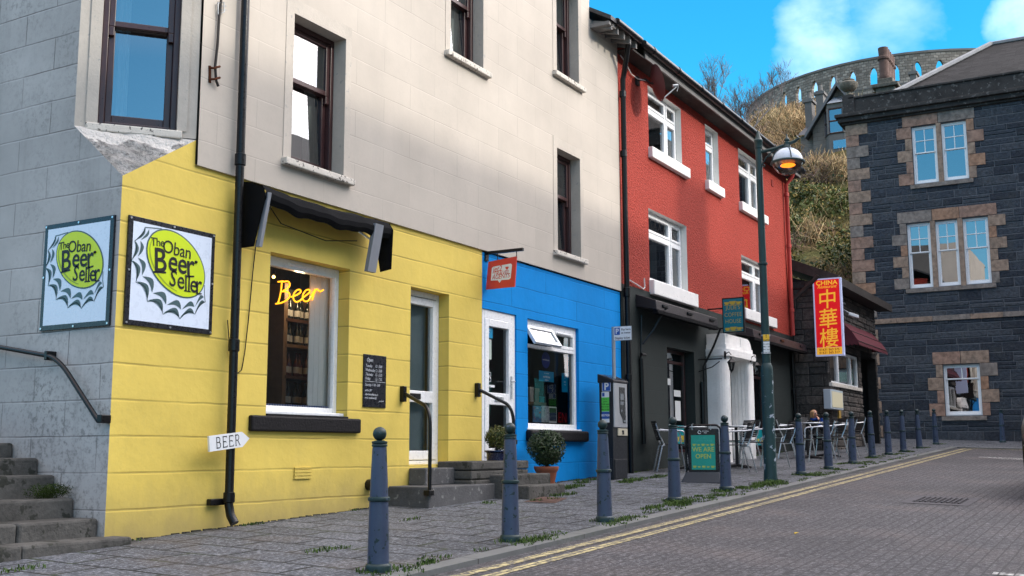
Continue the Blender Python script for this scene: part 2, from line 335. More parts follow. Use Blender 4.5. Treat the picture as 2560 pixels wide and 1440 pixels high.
# ---------------------------------------------------------------- camera, sun, sky
cd=bpy.data.cameras.new('camera'); cam=link(bpy.data.objects.new('camera',cd)); cd.sensor_width=36; cd.lens=FP/2560*36; cd.clip_end=2000; cd.clip_start=.05
cam.matrix_world=Matrix(((rt.x,up.x,-fw.x,0),(rt.y,up.y,-fw.y,0),(rt.z,up.z,-fw.z,0),(0,0,0,1))); SC.camera=cam
SUNAZ,SUNEL=R(7),R(27.3)          # azimuth off the street-front normal, elevation
sd=Vector((math.sin(SUNAZ)*math.cos(SUNEL),-math.cos(SUNAZ)*math.cos(SUNEL),math.sin(SUNEL)))
sl=bpy.data.lights.new('sun','SUN'); so=link(bpy.data.objects.new('sun',sl)); sl.energy=1.5; sl.angle=R(1.1); sl.color=(1,.93,.82)
so.rotation_euler=sd.to_track_quat('Z','Y').to_euler()
w=bpy.data.worlds.new('World'); SC.world=w; w.use_nodes=True; nt=w.node_tree; nt.nodes.clear()
W=NT.__new__(NT); W.t=nt; W.pos=None
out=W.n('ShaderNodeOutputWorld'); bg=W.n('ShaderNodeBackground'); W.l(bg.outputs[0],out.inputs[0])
sky=W.n('ShaderNodeTexSky'); sky.sky_type='NISHITA'; sky.sun_disc=False; sky.sun_elevation=SUNEL; sky.sun_rotation=math.atan2(sd.x,sd.y); sky.air_density=1.; sky.dust_density=.6; sky.ozone_density=2.
hs=W.n('ShaderNodeHueSaturation'); hs.inputs['Hue'].default_value=.472; hs.inputs['Saturation'].default_value=1.32; hs.inputs['Value'].default_value=1.0; W.l(sky.outputs[0],hs.inputs['Color'])
tc=W.n('ShaderNodeTexCoord'); W.pos=tc.outputs['Generated']
nrm=W.n('ShaderNodeVectorMath',operation='NORMALIZE'); W.l(tc.outputs['Generated'],nrm.inputs[0]); dv=nrm.outputs[0]
S=W.sep(dv)
pz=W.math('MAXIMUM',W.math('ADD',S[2],.12),.05); pv=W.comb(W.math('DIVIDE',S[0],pz),W.math('DIVIDE',S[1],pz),0.)
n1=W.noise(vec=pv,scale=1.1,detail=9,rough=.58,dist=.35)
# clouds: unseen broken cover over the street side and behind, over-bright to fill the shade, clear towards the tower apart from two wisps
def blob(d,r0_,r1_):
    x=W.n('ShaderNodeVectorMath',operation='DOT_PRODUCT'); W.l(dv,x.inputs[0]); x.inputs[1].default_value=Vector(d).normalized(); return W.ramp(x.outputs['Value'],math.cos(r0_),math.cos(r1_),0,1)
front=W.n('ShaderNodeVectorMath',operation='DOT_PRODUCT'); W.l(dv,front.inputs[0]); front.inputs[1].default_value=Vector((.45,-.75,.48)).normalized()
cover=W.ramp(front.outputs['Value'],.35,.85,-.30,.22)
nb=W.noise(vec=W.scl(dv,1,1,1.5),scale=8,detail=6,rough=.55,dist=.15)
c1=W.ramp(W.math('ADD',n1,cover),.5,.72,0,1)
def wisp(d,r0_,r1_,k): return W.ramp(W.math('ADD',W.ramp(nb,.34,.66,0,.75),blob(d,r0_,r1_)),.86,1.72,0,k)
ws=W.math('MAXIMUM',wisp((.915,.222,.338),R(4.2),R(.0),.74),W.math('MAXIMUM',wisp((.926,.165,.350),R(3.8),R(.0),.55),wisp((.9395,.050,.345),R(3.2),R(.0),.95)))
mx=W.mix(W.math('MINIMUM',ws,.9),hs.outputs[0],(7.2,7.9,9.0)); tn=W.mix(W.ramp(S[0],-.25,.45),(.78,.98,1.16),(.34,1.08,1.32)); hm=W.mix(1.,hs.outputs[0],tn,'MULTIPLY'); mx=W.mix(W.math('MINIMUM',ws,.9),hm,(6.2,7.6,9.4)); fill_veil=W.math('MULTIPLY',W.ramp(S[2],.40,.72,0,.75),W.ramp(n1,.3,.6,.45,1.)); mx=W.mix(fill_veil,mx,(14.2,12.6,12.4)); mx=W.mix(c1,mx,(27.,25.4,25.6)); W.l(mx,bg.inputs[0]); bg.inputs[1].default_value=.15  # white overhead veil, out of view, added as neutral fill light
vs=SC.view_settings; vs.view_transform='Standard'; vs.look='None'; vs.exposure=.65; vs.gamma=1; vs.use_curve_mapping=False
SC.cycles.max_bounces=8; SC.cycles.transparent_max_bounces=16
# ================================================================ windows
def ring(mb,fr,a0,a1,z0,z1,w,d0,d1,wb=None,wt=None):
    a0,a1=min(a0,a1),max(a0,a1); wb=w if wb is None else wb; wt=w if wt is None else wt
    mb.fb(fr,a0,a0+w,z0,z1,d0,d1); mb.fb(fr,a1-w,a1,z0,z1,d0,d1)
    mb.fb(fr,a0+w,a1-w,z0,z0+wb,d0,d1); mb.fb(fr,a0+w,a1-w,z1-wt,z1,d0,d1)
def pleats(fr,a0,a1,z0,z1,d,n=7,amp=.03):
    mb=MB(); N=n*6
    for i in range(N):
        f=lambda k:fr.pt(a0+(a1-a0)*k/N,0,d+amp*math.sin(k*math.pi*2/6)*(.6+.4*math.sin(k*1.7)))
        p,q=f(i),f(i+1); mb.q(p+UP*z0,q+UP*z0,q+UP*z1,p+UP*z1)
    return mb
def sash(parent,fr,a0,a1,z0,z1,rec,zm,gl='glass',curt=(),sill=None,mat='brown',label=None):
    mb=MB(); ring(mb,fr,a0,a1,z0,z1,.055,-rec-.12,-rec)
    ring(mb,fr,a0+.055,a1-.055,zm,z1-.055,.055,-rec-.06,-rec-.02); ring(mb,fr,a0+.055,a1-.055,z0+.055,zm+.045,.06,-rec-.11,-rec-.065,.085,.045)
    for a in (a0+.055,a1-.055-.05): mb.fb(fr,a,a+.05,zm-.09,zm,-rec-.06,-rec-.02)
    wn=mb.build('window',M[mat],parent,bevel=.006); 
    if label: wn['label']=label
    g=MB(); g.fq(fr,a0+.10,a1-.10,zm+.05,z1-.1,-rec-.04); g.q(fr.pt(a0+.11,z0+.13,-rec-.072),fr.pt(a1-.11,z0+.13,-rec-.072),fr.pt(a1-.11,zm,-rec-.104),fr.pt(a0+.11,zm,-rec-.104),n=fr.n); g.build('pane',M[gl],wn)
    for (b0,b1) in curt: pleats(fr,a0+(a1-a0)*b0,a0+(a1-a0)*b1,z0+.05,z1-.05,-rec-.22,max(3,int(10*(b1-b0)))).build('curtain',M['curtain'],wn,smooth=True)
    if sill:
        s=MB(); l,r_,h,pr=sill; s.fb(fr,a0-l,a1+r_,z0-h,z0,-rec-.02,pr); s.build('sill',M['sill'],wn,bevel=.012)
    return wn
def upvc(parent,fr,a0,a1,z0,z1,rec,mull,gl='glass',sill=None,lead=True,curt=(),ornaments=False):
    mb=MB(); ring(mb,fr,a0,a1,z0,z1,.055,-rec-.07,-rec); E=[a0]+list(mull)+[a1]; g=MB(); ld=MB()
    for i in range(len(E)-1):
        b0,b1=E[i]+(.035 if i else .05),E[i+1]-(.035 if i<len(E)-2 else .05)
        if i: mb.fb(fr,E[i]-.035,E[i]+.035,z0+.05,z1-.05,-rec-.07,-rec)
        zt=z1-(z1-z0)*.31; mb.fb(fr,b0,b1,zt-.03,zt+.03,-rec-.07,-rec)
        for (c0,c1,o) in ((z0+.05,zt-.03,.012),(zt+.03,z1-.05,.012)):
            ring(mb,fr,b0,b1,c0,c1,.05,-rec-.05,-rec+o); g.fq(fr,b0+.05,b1-.05,c0+.05,c1-.05,-rec-.03)
        if lead:
            h=(z1-.1)-(zt+.08); wd=b1-b0-.1; n=5
            for k in range(-n,n+1):
                for sg in (1,-1):
                    pts=[]; 
                    x0=b0+.05+wd*(k/n); 
                    p=[(x0,zt+.08),(x0+sg*h*.62,z1-.1)]
                    q=[]
                    (xa,za),(xb,zb)=p
                    lo,hi=b0+.05,b1-.05
                    if max(xa,xb)<=lo or min(xa,xb)>=hi: continue
                    def cl(x): return za+(zb-za)*(x-xa)/(xb-xa)
                    if xa<lo: za_,xa_=cl(lo),lo
                    elif xa>hi: za_,xa_=cl(hi),hi
                    else: za_,xa_=za,xa
                    if xb<lo: zb_,xb_=cl(lo),lo
                    elif xb>hi: zb_,xb_=cl(hi),hi
                    else: zb_,xb_=zb,xb
                    ld.stroke(fr,[(xa_,za_),(xb_,zb_)],.008,-rec-.026)
    wn=mb.build('window',M['white'],parent,bevel=.008); g.build('pane',M[gl],wn)
    if lead: ld.build('leading',M['wood'],wn)
    for (b0,b1) in curt: pleats(fr,a0+(a1-a0)*b0,a0+(a1-a0)*b1,z0+.05,z1-.05,-rec-.22,max(3,int(10*(b1-b0)))).build('curtain',M['curtain'],wn,smooth=True)
    if sill:
        s=MB(); l,r_,h,pr=sill; s.fb(fr,a0-l,a1+r_,z0-h,z0+.01,-rec-.02,pr); s.build('sill',M['whitesill'],wn,bevel=.015)
    return wn
def pipe(parent,pts,r,collars=(),mat='black',name='drainpipe',cr=None):
    mb=MB(); mb.tube(pts,r,12)
    for (x,y,z,h) in collars: mb.lathe([(r*1.02,z-h),(r*1.3,z-h+.008),(r*1.3,z+h-.008),(r*1.02,z+h)],(x,y,0),12)
    return mb.build(name,M[mat],parent,smooth=True)
# ================================================================ corner building
U0=6.3; UE=16.62; ZB=2.63; UBX,VBC=7.12,8.17
b=T('corner_building','tall cream rendered corner building with yellow and blue painted shopfronts below','building',(U0,7.5,-.72))
A_=Vector((U0,7.5,2.35)); B_=Vector((UBX,7.5,2.87)); C_=Vector((U0,VBC,2.90))
wA=(8.39,9.25,2.97,4.56); wB=(11.38,12.19,5.09,6.7); wC=(14.35,15.11,5.73,7.3); wD=(14.33,15.11,2.945,4.545)
sY=(8.17,9.44,.36,1.98); dY=(10.60,11.43,-.21,1.94); dB=(12.225,13.13,-.16,1.86); sB=(13.45,15.06,.29,1.85)
cf=Fr((0,7.47,0),(1,0,0),(0,-1,0))
mb=MB(); mb.wall(cf,UBX,15.53,ZB,10.4,[wA,wB,wC,wD],0,.2,1); mb.wall(cf,15.53,UE,ZB,7.02,[],0,.2)
mb.q((UBX,7.47,ZB),(UE,7.47,ZB),(UE,7.5,ZB),(UBX,7.5,ZB)); mb.q((15.53,7.47,7.02),(15.53,8.6,7.02),(15.53,8.6,10.4),(15.53,7.47,10.4))
mb.build('upper_wall',[M['cream'],M['band']],b)
# raised window margins
for w_ in (wA,wB,wC,wD):
    mb=MB(); mb.fpoly(cf,[(w_[0]-.12,w_[2]),(w_[0],w_[2]),(w_[0],w_[3]),(w_[1],w_[3]),(w_[1],w_[2]),(w_[1]+.10,w_[2]),(w_[1]+.10,w_[3]+.16),(w_[0]-.12,w_[3]+.16)],.006,.005); mb.build('window_margin',M['band'],b)
mb=MB(); mb.fpoly(FA,[(U0,-1.1),(UBX,-1.1),(UBX,2.87),(U0,2.35)]); mb.wall(FA,UBX,12.22,-1.1,ZB+.01,[sY,dY],0,.2)
mb.build('yellow_shopfront',M['yellow'],b)
mb=MB(); mb.wall(FA,12.222,UE,-1.1,ZB-.02,[dB,sB],0,.2); mb.build('blue_shopfront',M['blue'],b)
mb=MB(); mb.fpoly(FR,[(-7.5,-1.1),(-7.5,2.35),(-VBC,2.9),(-VBC,10.4),(-19,10.4),(-19,-1.1)]); mb.build('gable_wall',M['gable'],b)
# chamfered corner with window, corbelled plaster below
fc=Fr(C_-UP*C_.z,(UBX-U0,7.5-VBC,0),(-(VBC-7.5),-(UBX-U0),0)); LC=math.hypot(UBX-U0,VBC-7.5)
la,_=fc.hit(244,294); ra,_=fc.hit(442,320); _,zs=fc.hit(340,318); _,zmC=fc.hit(350,62)
wz=(la,ra,zs,zs+2.25)
mb=MB(); mb.wall(fc,0,LC,2.88,10.4,[wz],0,.16); mb.build('chamfer_wall',M['band'],b)
mb=MB(); mb.wall(fc,la-.10,ra+.09,zs,zs+2.4,[(la,ra,zs,zs+2.25)],.014,.02); mb.build('window_margin',M['band'],b)
sash(b,fc,*wz,.10,zmC,gl='glassC',curt=[(.08,.36)],sill=(.1,.05,.075,.035),label='corner sash window set in the chamfered wall')
n=(B_-A_).cross(C_-A_).normalized(); n=n if n.y<0 else -n
mb=MB(); N=30; P={}
for i in range(N+1):
    for j in range(N+1-i):
        p=A_+(B_-A_)*(i/N)+(C_-A_)*(j/N); e=min(i,j,N-i-j)
        P[i,j]=p+n*(0 if e==0 else random.uniform(-.004,.008)+.010*math.sin(i*1.1+j*.7))
for i in range(N):
    for j in range(N-i):
        mb.q(P[i,j],P[i+1,j],P[i,j+1],n=n)
        if i+j<N-1: mb.q(P[i+1,j],P[i+1,j+1],P[i,j+1],n=n)
mb.build('corner_plaster',M['plaster'],b,smooth=True,merge=True)
# body behind the fronts, roof, and dim interior
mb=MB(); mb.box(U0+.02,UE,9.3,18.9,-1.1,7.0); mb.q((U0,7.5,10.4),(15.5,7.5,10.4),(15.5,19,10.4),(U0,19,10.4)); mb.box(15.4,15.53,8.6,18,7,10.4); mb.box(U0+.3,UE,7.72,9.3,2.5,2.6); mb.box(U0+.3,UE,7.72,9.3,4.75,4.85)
mb.build('interior',M['room'],b)
for w_,zm,c in ((wA,3.9,[(.72,.98)]),(wB,5.95,[(.3,.98)]),(wC,6.65,[(.0,.3),(.65,1)]),(wD,3.86,[(0,.95)])):
    sash(b,cf,*w_,.16,zm,curt=c,sill=(.14,.13,.075,.075))
pipe(b,[(7.595,7.40,6),(7.60,7.40,2),(7.605,7.40,-.48),(7.61,7.38,-.58),(7.615,7.33,-.655)],.042,[(7.6,7.40,2.78,.06),(7.6,7.4,.985,.06),(7.605,7.4,-.42,.05),(7.6,7.4,4.9,.06)])
mb=MB(); mb.box(7.42,7.6,7.44,7.5,-.49,-.43); mb.build('pipe_bracket',M['black'],b,bevel=.01)
pipe(b,[(16.45,7.17,6.95),(16.45,7.19,6.8),(16.66,7.36,6.45),(16.68,7.40,6.3),(16.72,7.42,4),(16.76,7.42,1),(16.78,7.42,-.42)],.045,[(16.69,7.41,6.05,.06),(16.7,7.42,5.0,.06),(16.73,7.42,2.62,.08),(16.75,7.42,1.2,.05)])
# vent brick, waste pipe stub, black sills
mb=MB()
for k in range(4): mb.fb(FA,8.6,8.86,-.28+k*.031,-.255+k*.031,0,.016)
mb.build('vent',M['yellow'],b,bevel=.003)
mb=MB(); mb.tube([(9.83,7.52,-.37),(9.83,7.40,-.37)],.062,14); mb.tube([(9.83,7.42,-.37),(9.83,7.38,-.37)],.078,14); mb.build('waste_pipe',M['black'],b,smooth=True)
mb=MB(); mb.fb(FA,7.93,9.63,.19,.345,-.01,.05); mb.build('shop_sill',M['blacksill'],b,bevel=.018)
mb=MB(); mb.fb(FA,8.17,9.44,.345,.365,-.2,.02); mb.build('shop_sill',M['blacksill'],b,bevel=.004)
mb=MB(); mb.fb(FA,13.38,15.2,.125,.285,-.01,.10); mb.build('shop_sill',M['blacksill'],b,bevel=.035,seg=3)
# yellow shop: display window
mb=MB(); ring(mb,FA,8.17,9.44,.37,1.98,.065,-.23,-.15,.085,.10); mb.fb(FA,8.6,9.0,1.915,1.945,-.15,-.125); mb.fb(FA,8.1,9.47,.365,.40,-.15,-.05)
wn=mb.build('shop_window',M['white'],b,bevel=.008); g=MB(); g.fq(FA,8.23,9.38,.455,1.88,-.19); g.build('pane',M['glassS'],wn)
# yellow shop door
mb=MB(); ring(mb,FA,10.60,11.43,-.165,1.94,.06,-.23,-.15,.05,.07); ring(mb,FA,10.66,11.37,-.11,1.86,.085,-.22,-.14,.11,.09); mb.fb(FA,10.74,11.3,.58,.72,-.22,-.14)
dr=mb.build('door',M['white'],b,bevel=.008); g=MB(); g.fq(FA,10.745,11.285,0,.58,-.185); g.fq(FA,10.745,11.285,.72,1.77,-.185); g.build('pane',M['glassS'],dr)
mb=MB(); mb.fb(FA,10.80,11.02,.615,.685,-.14,-.128); mb.build('letterbox',M['black'],dr,bevel=.006)
mb=MB(); mb.fb(FA,10.60,11.43,-.22,-.165,-.22,.0); mb.build('door_sill',M['yellow'],b,bevel=.01)
mb=MB(); mb.fq(FA,10.7,11.35,-.1,1.85,-.30); mb.build('blind',pm('frosted_blind',(.30,.37,.38),.9,.1,.1,2),b)
# blue shop: door and window with an open top light
mb=MB(); ring(mb,FA,12.23,13.13,-.14,1.86,.09,-.12,-.02,.05,.12); ring(mb,FA,12.32,13.04,-.09,1.74,.10,-.10,-.01,.12,.10); mb.fb(FA,12.42,12.94,.60,.76,-.10,-.01)
dr=mb.build('door',M['white'],b,bevel=.008); g=MB(); g.fq(FA,12.42,12.94,.03,.60,-.055); g.fq(FA,12.42,12.94,.76,1.64,-.055); g.build('pane',M['glassS'],dr)
mb=MB(); mb.fb(FA,12.98,13.01,.70,1.0,-.01,.008); mb.tube([FA.pt(12.995,.93,.0),FA.pt(12.995,.93,.05),FA.pt(12.88,.93,.055)],.011); mb.build('handle',M['alu'],dr,smooth=True)
mb=MB(); mb.fb(FA,12.56,12.78,.645,.715,-.01,.003); mb.build('letterbox',M['alu'],dr,bevel=.005)
zt=1.50
mb=MB(); ring(mb,FA,13.45,15.06,.29,1.85,.075,-.13,-.05,.09,.10); mb.fb(FA,13.525,14.985,zt-.05,zt,-.13,-.04); mb.fb(FA,14.255,14.315,zt,1.75,-.13,-.05)
ring(mb,FA,14.315,14.985,zt,1.75,.05,-.12,-.035); mb.fb(FA,14.4,14.85,1.715,1.74,-.035,-.015); mb.fb(FA,13.42,15.09,.285,.31,-.05,.02)
wn=mb.build('shop_window',M['white'],b,bevel=.008); g=MB(); g.fq(FA,13.525,14.985,.38,zt-.05,-.09); g.fq(FA,14.365,14.935,zt+.05,1.70,-.08); g.build('pane',M['glassS'],wn)
an=R(33); hz=1.77; fo=Fr((0,7.5-.0,0),(1,0,0),(0,-1,0))
def vent(a,l,o): return Vector((a,7.5+.04-math.sin(an)*l-math.cos(an)*o,hz-math.cos(an)*l+math.sin(an)*o))
mb=MB()
def vb(a0,a1,l0,l1,o0=-.05,o1=0): mb.hexa([vent(a0,l1,o0),vent(a1,l1,o0),vent(a1,l1,o1),vent(a0,l1,o1),vent(a0,l0,o0),vent(a1,l0,o0),vent(a1,l0,o1),vent(a0,l0,o1)])
vb(13.47,14.27,0,.055); vb(13.47,14.27,.25,.31); vb(13.47,13.53,.055,.25); vb(14.21,14.27,.055,.25)
op=mb.build('open_top_light',M['white'],wn,bevel=.006)
g=MB(); g.q(vent(13.53,.25,-.02),vent(14.21,.25,-.02),vent(14.21,.055,-.02),vent(13.53,.055,-.02),n=(0,-1,.4)); g.build('pane',M['glassR'],b)
COL.objects[-1]
# eaves of the lower end of the cream building
mb=MB()
for k in range(5):
    u=15.62+k*.25; mb=MB(); mb.hexa([(u,7.5,6.90),(u+.05,7.5,6.90),(u+.05,7.12,6.80),(u,7.12,6.80),(u,7.5,7.02),(u+.05,7.5,7.02),(u+.05,7.12,6.93),(u,7.12,6.93)]); mb.build('rafter',M['fascia'],b)
mb=MB(); mb.hexa([(15.53,7.08,6.93),(UE,7.08,6.93),(UE,9.3,8.2),(15.53,9.3,8.2),(15.53,7.08,7.0),(UE,7.08,7.0),(UE,9.3,8.27),(15.53,9.3,8.27)]); mb.build('roof',M['slate'],b)
mb=MB(); mb.tube([(15.75,7.08,6.97),(UE+.1,7.08,6.97)],.06,10); mb.build('gutter',M['black'],b,smooth=True); mb=MB(); mb.box(15.54,15.80,7.12,7.46,6.86,6.92); mb.build('eaves_board',M['fascia'],b)
# ---- entrance steps
def steps(name,label,boxes,mat,bevel=.015,cat='steps'):
    mb=MB(); x=[min(q[0] for q in boxes),min(q[2] for q in boxes)]
    for q in boxes: mb.box(*q)
    return tag(mb.build(name,M[mat],bevel=bevel),label,cat)
steps('entrance_steps','smooth grey concrete steps below the white door of the yellow shop',[(10.18,12.0,6.93,7.49,-.8,-.395),(10.58,11.44,7.25,7.49,-.40,-.20)],'concrete')
def brickstep():
    z3=fa(1410,1209,6.53)[1]; z2=fa(1364,1183,6.78)[1]; z1=fa(1322,1151,7.0)[1]
    mb=MB(); mb.box(11.72,12.68,6.53,7.49,-.9,z3); mb.box(11.6,12.76,6.78,7.492,-.9,z2)
    for k in range(4): mb.box(11.18+.004*(k%2),12.57-.004*(k%2),7.0+.006*(k%2),7.494,z1-.11*(k+1)+.006,z1-.11*k)
    tag(mb.build('entrance_steps',M['oldstone'],bevel=.018),'dark rough stepped stairs up to the white door of the blue shop','steps')
brickstep()
mb=MB(); P=[(7.30,-.685),(7.58,-.54),(7.87,-.39),(8.13,-.20),(8.36,-.05),(8.72,.08),(9.1,.24),(9.4,.4)]
for i,(v,z) in enumerate(P):
    ur=6.43 if i==0 else 6.298
    u=ur
    while u>2.5:
        l=random.uniform(.55,1.1); j=random.uniform(-.012,.012)
        mb.box(max(u-l,2.4),u-.008,v+j,(P[i+1][0] if i+1<len(P) else 12)+.06,-1.2,z+random.uniform(-.012,.008)); u-=l
tag(mb.build('gable_steps',M['oldstone'],bevel=.022),'worn mossy old stone steps climbing along the grey gable wall','steps')
# moss on the steps
M['moss']=pm('moss',(.035,.055,.012),.95,.1,.5,20)
M['grass']=pm('grass_blades',(.06,.105,.022),.8,.2,.5,9)
def leaves(mb,c,rad,n,s0,s1,flat=.0,mats=(0,),shell=.4,up_=0.):
    c=Vector(c)
    for _ in range(n):
        d=Vector((random.gauss(0,1),random.gauss(0,1),random.gauss(0,1))).normalized(); r=(shell+(1-shell)*random.random()**.6)
        p=c+Vector((d.x*rad[0],d.y*rad[1],d.z*rad[2]))*r
        n1=(d+Vector((random.gauss(0,.6),random.gauss(0,.6),random.gauss(0,.6)+up_))).normalized(); a=n1.orthogonal().normalized(); a=Matrix.Rotation(random.random()*6.28,3,n1)@a; bb=n1.cross(a); s=random.uniform(s0,s1)
        mb.q(p-a*s,p+bb*s*.45,p+a*s,p-bb*s*.45,m=random.choice(mats))
mb=MB(); 
for _ in range(14): leaves(mb,(6.12+random.uniform(-.13,.13),8.0+random.uniform(-.08,.06),-.37+random.uniform(0,.07)),(.09,.06,.05),170,.004,.010)
tag(mb.build('moss_clump',M['moss']),'clump of green moss growing on the old stone steps','moss')
# ================================================================ red building
UR=26.95; ZR=2.77
b=T('red_building','red pebble-dashed terrace house over a green-black cafe front with a white porch','building',(UE,7.5,-.4))
R1=(18.01,19.66,5.44,6.62); R2=(21.02,21.81,5.46,6.68); R3=(23.14,24.83,5.43,6.68); R4=(17.92,19.80,2.98,4.30); R5=(23.11,24.92,3.04,4.25)
mb=MB(); mb.wall(FA,UE+.02,UR,ZR,7.0,[R1,R2,R3,R4,R5],0,.2,1); mb.q((UR,7.5,-1),(UR,14,-1),(UR,14,7),(UR,7.5,7),n=(1,0,0)); mb.build('upper_wall',[M['red'],M['offwhite']],b)
K1=(18.62,20.0,-.05,1.86); K2=(23.55,24.9,-.05,1.88)
mb=MB(); mb.wall(FA,UE+.02,UR,-1,ZR,[K1,K2,(21.05,22.1,-.6,1.8)],.012,.22); mb.q((UE+.02,7.488,ZR),(UR,7.488,ZR),(UR,7.5,ZR),(UE+.02,7.5,ZR)); mb.build('cafe_front',M['dark'],b)
for w_,mu,c,s in ((R1,[19.12],[],(.03,.22,.19,.09)),(R2,[],[(0,.9)],(.08,.1,.19,.09)),(R3,[24.25],[(.75,1)],(.06,.16,.19,.09)),(R4,[19.22],[(.42,.62)],(.03,.30,.25,.10)),(R5,[24.32],[],(.08,.42,.22,.10))):
    upvc(b,FA,w_[0],w_[1],w_[2],w_[3],.12,mu,sill=s,curt=c,lead=(w_!=R2))
def flowers(c):
    mb=MB(); 
    for _ in range(10): mb.ball(Vector(c)+Vector((random.uniform(-.12,.12),random.uniform(-.05,.05),random.uniform(.0,.42))),random.uniform(.04,.07),8)
    mb.lathe([(.06,-.25),(.09,-.1),(.05,.0)],c,10); return mb
flowers((18.3,7.85,3.35)).build('window_ornament',M['curtain'],b,smooth=True); flowers((23.55,7.85,3.45)).build('window_ornament',M['curtain'],b,smooth=True)
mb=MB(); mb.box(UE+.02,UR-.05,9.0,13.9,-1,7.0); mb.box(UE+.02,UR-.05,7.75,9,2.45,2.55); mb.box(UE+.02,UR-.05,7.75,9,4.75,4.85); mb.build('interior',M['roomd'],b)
# roof, fascia, gutter
mb=MB(); mb.hexa([(UE,7.14,6.98),(UR+.15,7.14,6.98),(UR+.15,10.8,8.6),(UE,10.8,8.6),(UE,7.14,7.05),(UR+.15,7.14,7.05),(UR+.15,10.8,8.67),(UE,10.8,8.67)])
mb.hexa([(UE,10.8,8.6),(UR+.15,10.8,8.6),(UR+.15,14.4,6.98),(UE,14.4,6.98),(UE,10.8,8.67),(UR+.15,10.8,8.67),(UR+.15,14.4,7.05),(UE,14.4,7.05)]); mb.build('roof',M['slate'],b)
mb=MB(); mb.box(17.15,UR+.15,7.17,7.20,6.80,6.98); mb.build('fascia',M['fascia'],b)
mb=MB(); mb.box(UE,UR+.15,7.2,7.5,6.80,6.83); mb.build('soffit',M['wood'],b)
mb=MB(); mb.tube([(UE+.3,7.11,6.98),(UR+.2,7.11,6.97)],.068,10)
for k in range(9): u=17.3+k*1.2; mb.tube([(u,7.11,6.98),(u+.06,7.11,6.98)],.078,10)
mb.build('gutter',M['black'],b,smooth=True)
mb=MB(); mb.box(17.47,17.62,7.485,7.5,6.55,6.70); mb.box(25.6,25.75,7.485,7.5,6.33,6.48); mb.build('air_brick',pm('red_air_brick',(.22,.03,.025),.9),b)
M['redpipe']=pm('red_pipe',(.42,.06,.05),.5,.3,.15,5)
pipe(b,[(26.6,7.2,6.9),(26.6,7.25,6.75),(26.62,7.42,6.55),(26.66,7.42,4),(26.7,7.42,2.78)],.05,[(26.62,7.42,6.3,.05),(26.65,7.42,5.0,.05),(26.68,7.42,3.4,.05)],'redpipe')
pipe(b,[(26.55,7.42,2.4),(26.6,7.42,1.),(26.62,7.42,-.1)],.045,[(26.57,7.42,1.4,.06)])
# cafe windows
M['teal']=pm('teal_vinyl',(.0,.26,.30),.5,.4,.05,3); M['gold']=pm('gold_print',(.55,.42,.06),.5,.3,.08,6)
def cup(mb,fr,a,z,s,d):
    mb.fpoly(fr,[(a-.5*s,z+.45*s),(a-.42*s,z+.1*s),(a-.2*s,z-.08*s),(a+.2*s,z-.08*s),(a+.42*s,z+.1*s),(a+.5*s,z+.45*s)],d)
    mb.stroke(fr,[(a+.48*s,z+.38*s),(a+.75*s,z+.33*s),(a+.72*s,z+.12*s),(a+.40*s,z+.10*s)],.09*s,d); mb.stroke(fr,[(a-.5*s,z-.16*s),(a+.5*s,z-.16*s)],.09*s,d)
for k_,nm in ((K1,0),(K2,1)):
    mb=MB(); ring(mb,FA,k_[0],k_[1],k_[2],k_[3],.06,-.26,-.18); mb.fb(FA,k_[0]+.06,k_[1]-.06,1.60,1.66,-.25,-.19); wn=mb.build('cafe_window',M['brown'],b,bevel=.008)
    g=MB(); g.fq(FA,k_[0]+.06,k_[1]-.06,k_[2]+.06,k_[3]-.06,-.21); g.build('pane',M['glass'],wn)
    g=MB(); g.fq(FA,k_[0]+.06,k_[1]-.06,.10,.46,-.205); g.build('teal_band',M['teal'],wn)
    g=MB()
    for i in range(5): cup(g,FA,k_[0]+.2+i*.26,.19,.13 if i%2 else .19,-.202)
    g.build('cup_motif',M['gold'],wn)
    if nm==0:
        g=MB(); g.fq(FA,19.45,19.8,1.0,1.12,-.202); g.fq(FA,19.5,19.78,.55,.92,-.202); g.fq(FA,19.15,19.3,1.2,1.32,-.202); g.build('notice',M['curtain'],wn)
# white porch
M['porch']=pm('porch_white_paint',(.84,.83,.81),.75,.25,.14,3,.4,30,spots=(.5,.47,.42),spotscale=13,spotth=.74)
PU0,PU1,PV=20.68,22.5,7.08
def rounded(u0,u1,v0,v1,r,n=6,both=True):     # plan outline, rounded at the front corners
    p=[(u0,v1)]
    for i in range(n+1): a=math.pi+ (math.pi/2)*i/n; p.append((u0+r+r*math.cos(a),v0+r+r*math.sin(a)))
    for i in range(n+1): a=1.5*math.pi+(math.pi/2)*i/n; p.append((u1-(r if both else .01)+(r if both else .01)*math.cos(a),v0+(r if both else .01)+(r if both else .01)*math.sin(a)))
    p.append((u1,v1)); return p
def extr(mb,pl,z0,z1):
    n=len(pl)
    for i in range(n):
        a,c=pl[i],pl[(i+1)%n]; mb.q((*a,z0),(*c,z0),(*c,z1),(*a,z1))
    mb.q(*[(*p,z1) for p in pl]); mb.q(*[(*p,z0) for p in reversed(pl)])
po=MB(); extr(po,rounded(PU0,PU0+.36,PV,7.49,.2),-.6,1.83); 
extr(po,rounded(22.13,22.48,PV+.02,7.49,.06),-.6,1.83)
porch=po.build('porch',M['porch'],b,smooth=True)
mb=MB(); extr(mb,rounded(PU0-.03,PU1+.05,PV-.05,7.5,.16),1.83,1.965); extr(mb,rounded(PU0,PU1-.12,PV+.0,7.5,.02),1.965,2.06)
c=[]
for i in range(9): a=math.pi*.5*i/8; c.append((PU1-.14-.28+.28*math.sin(a) , 1.99+.28*math.cos(a)))
pts=[(PU0+.012,1.9),(PU0+.012,2.27)]+c+[(PU1-.14,1.9)]
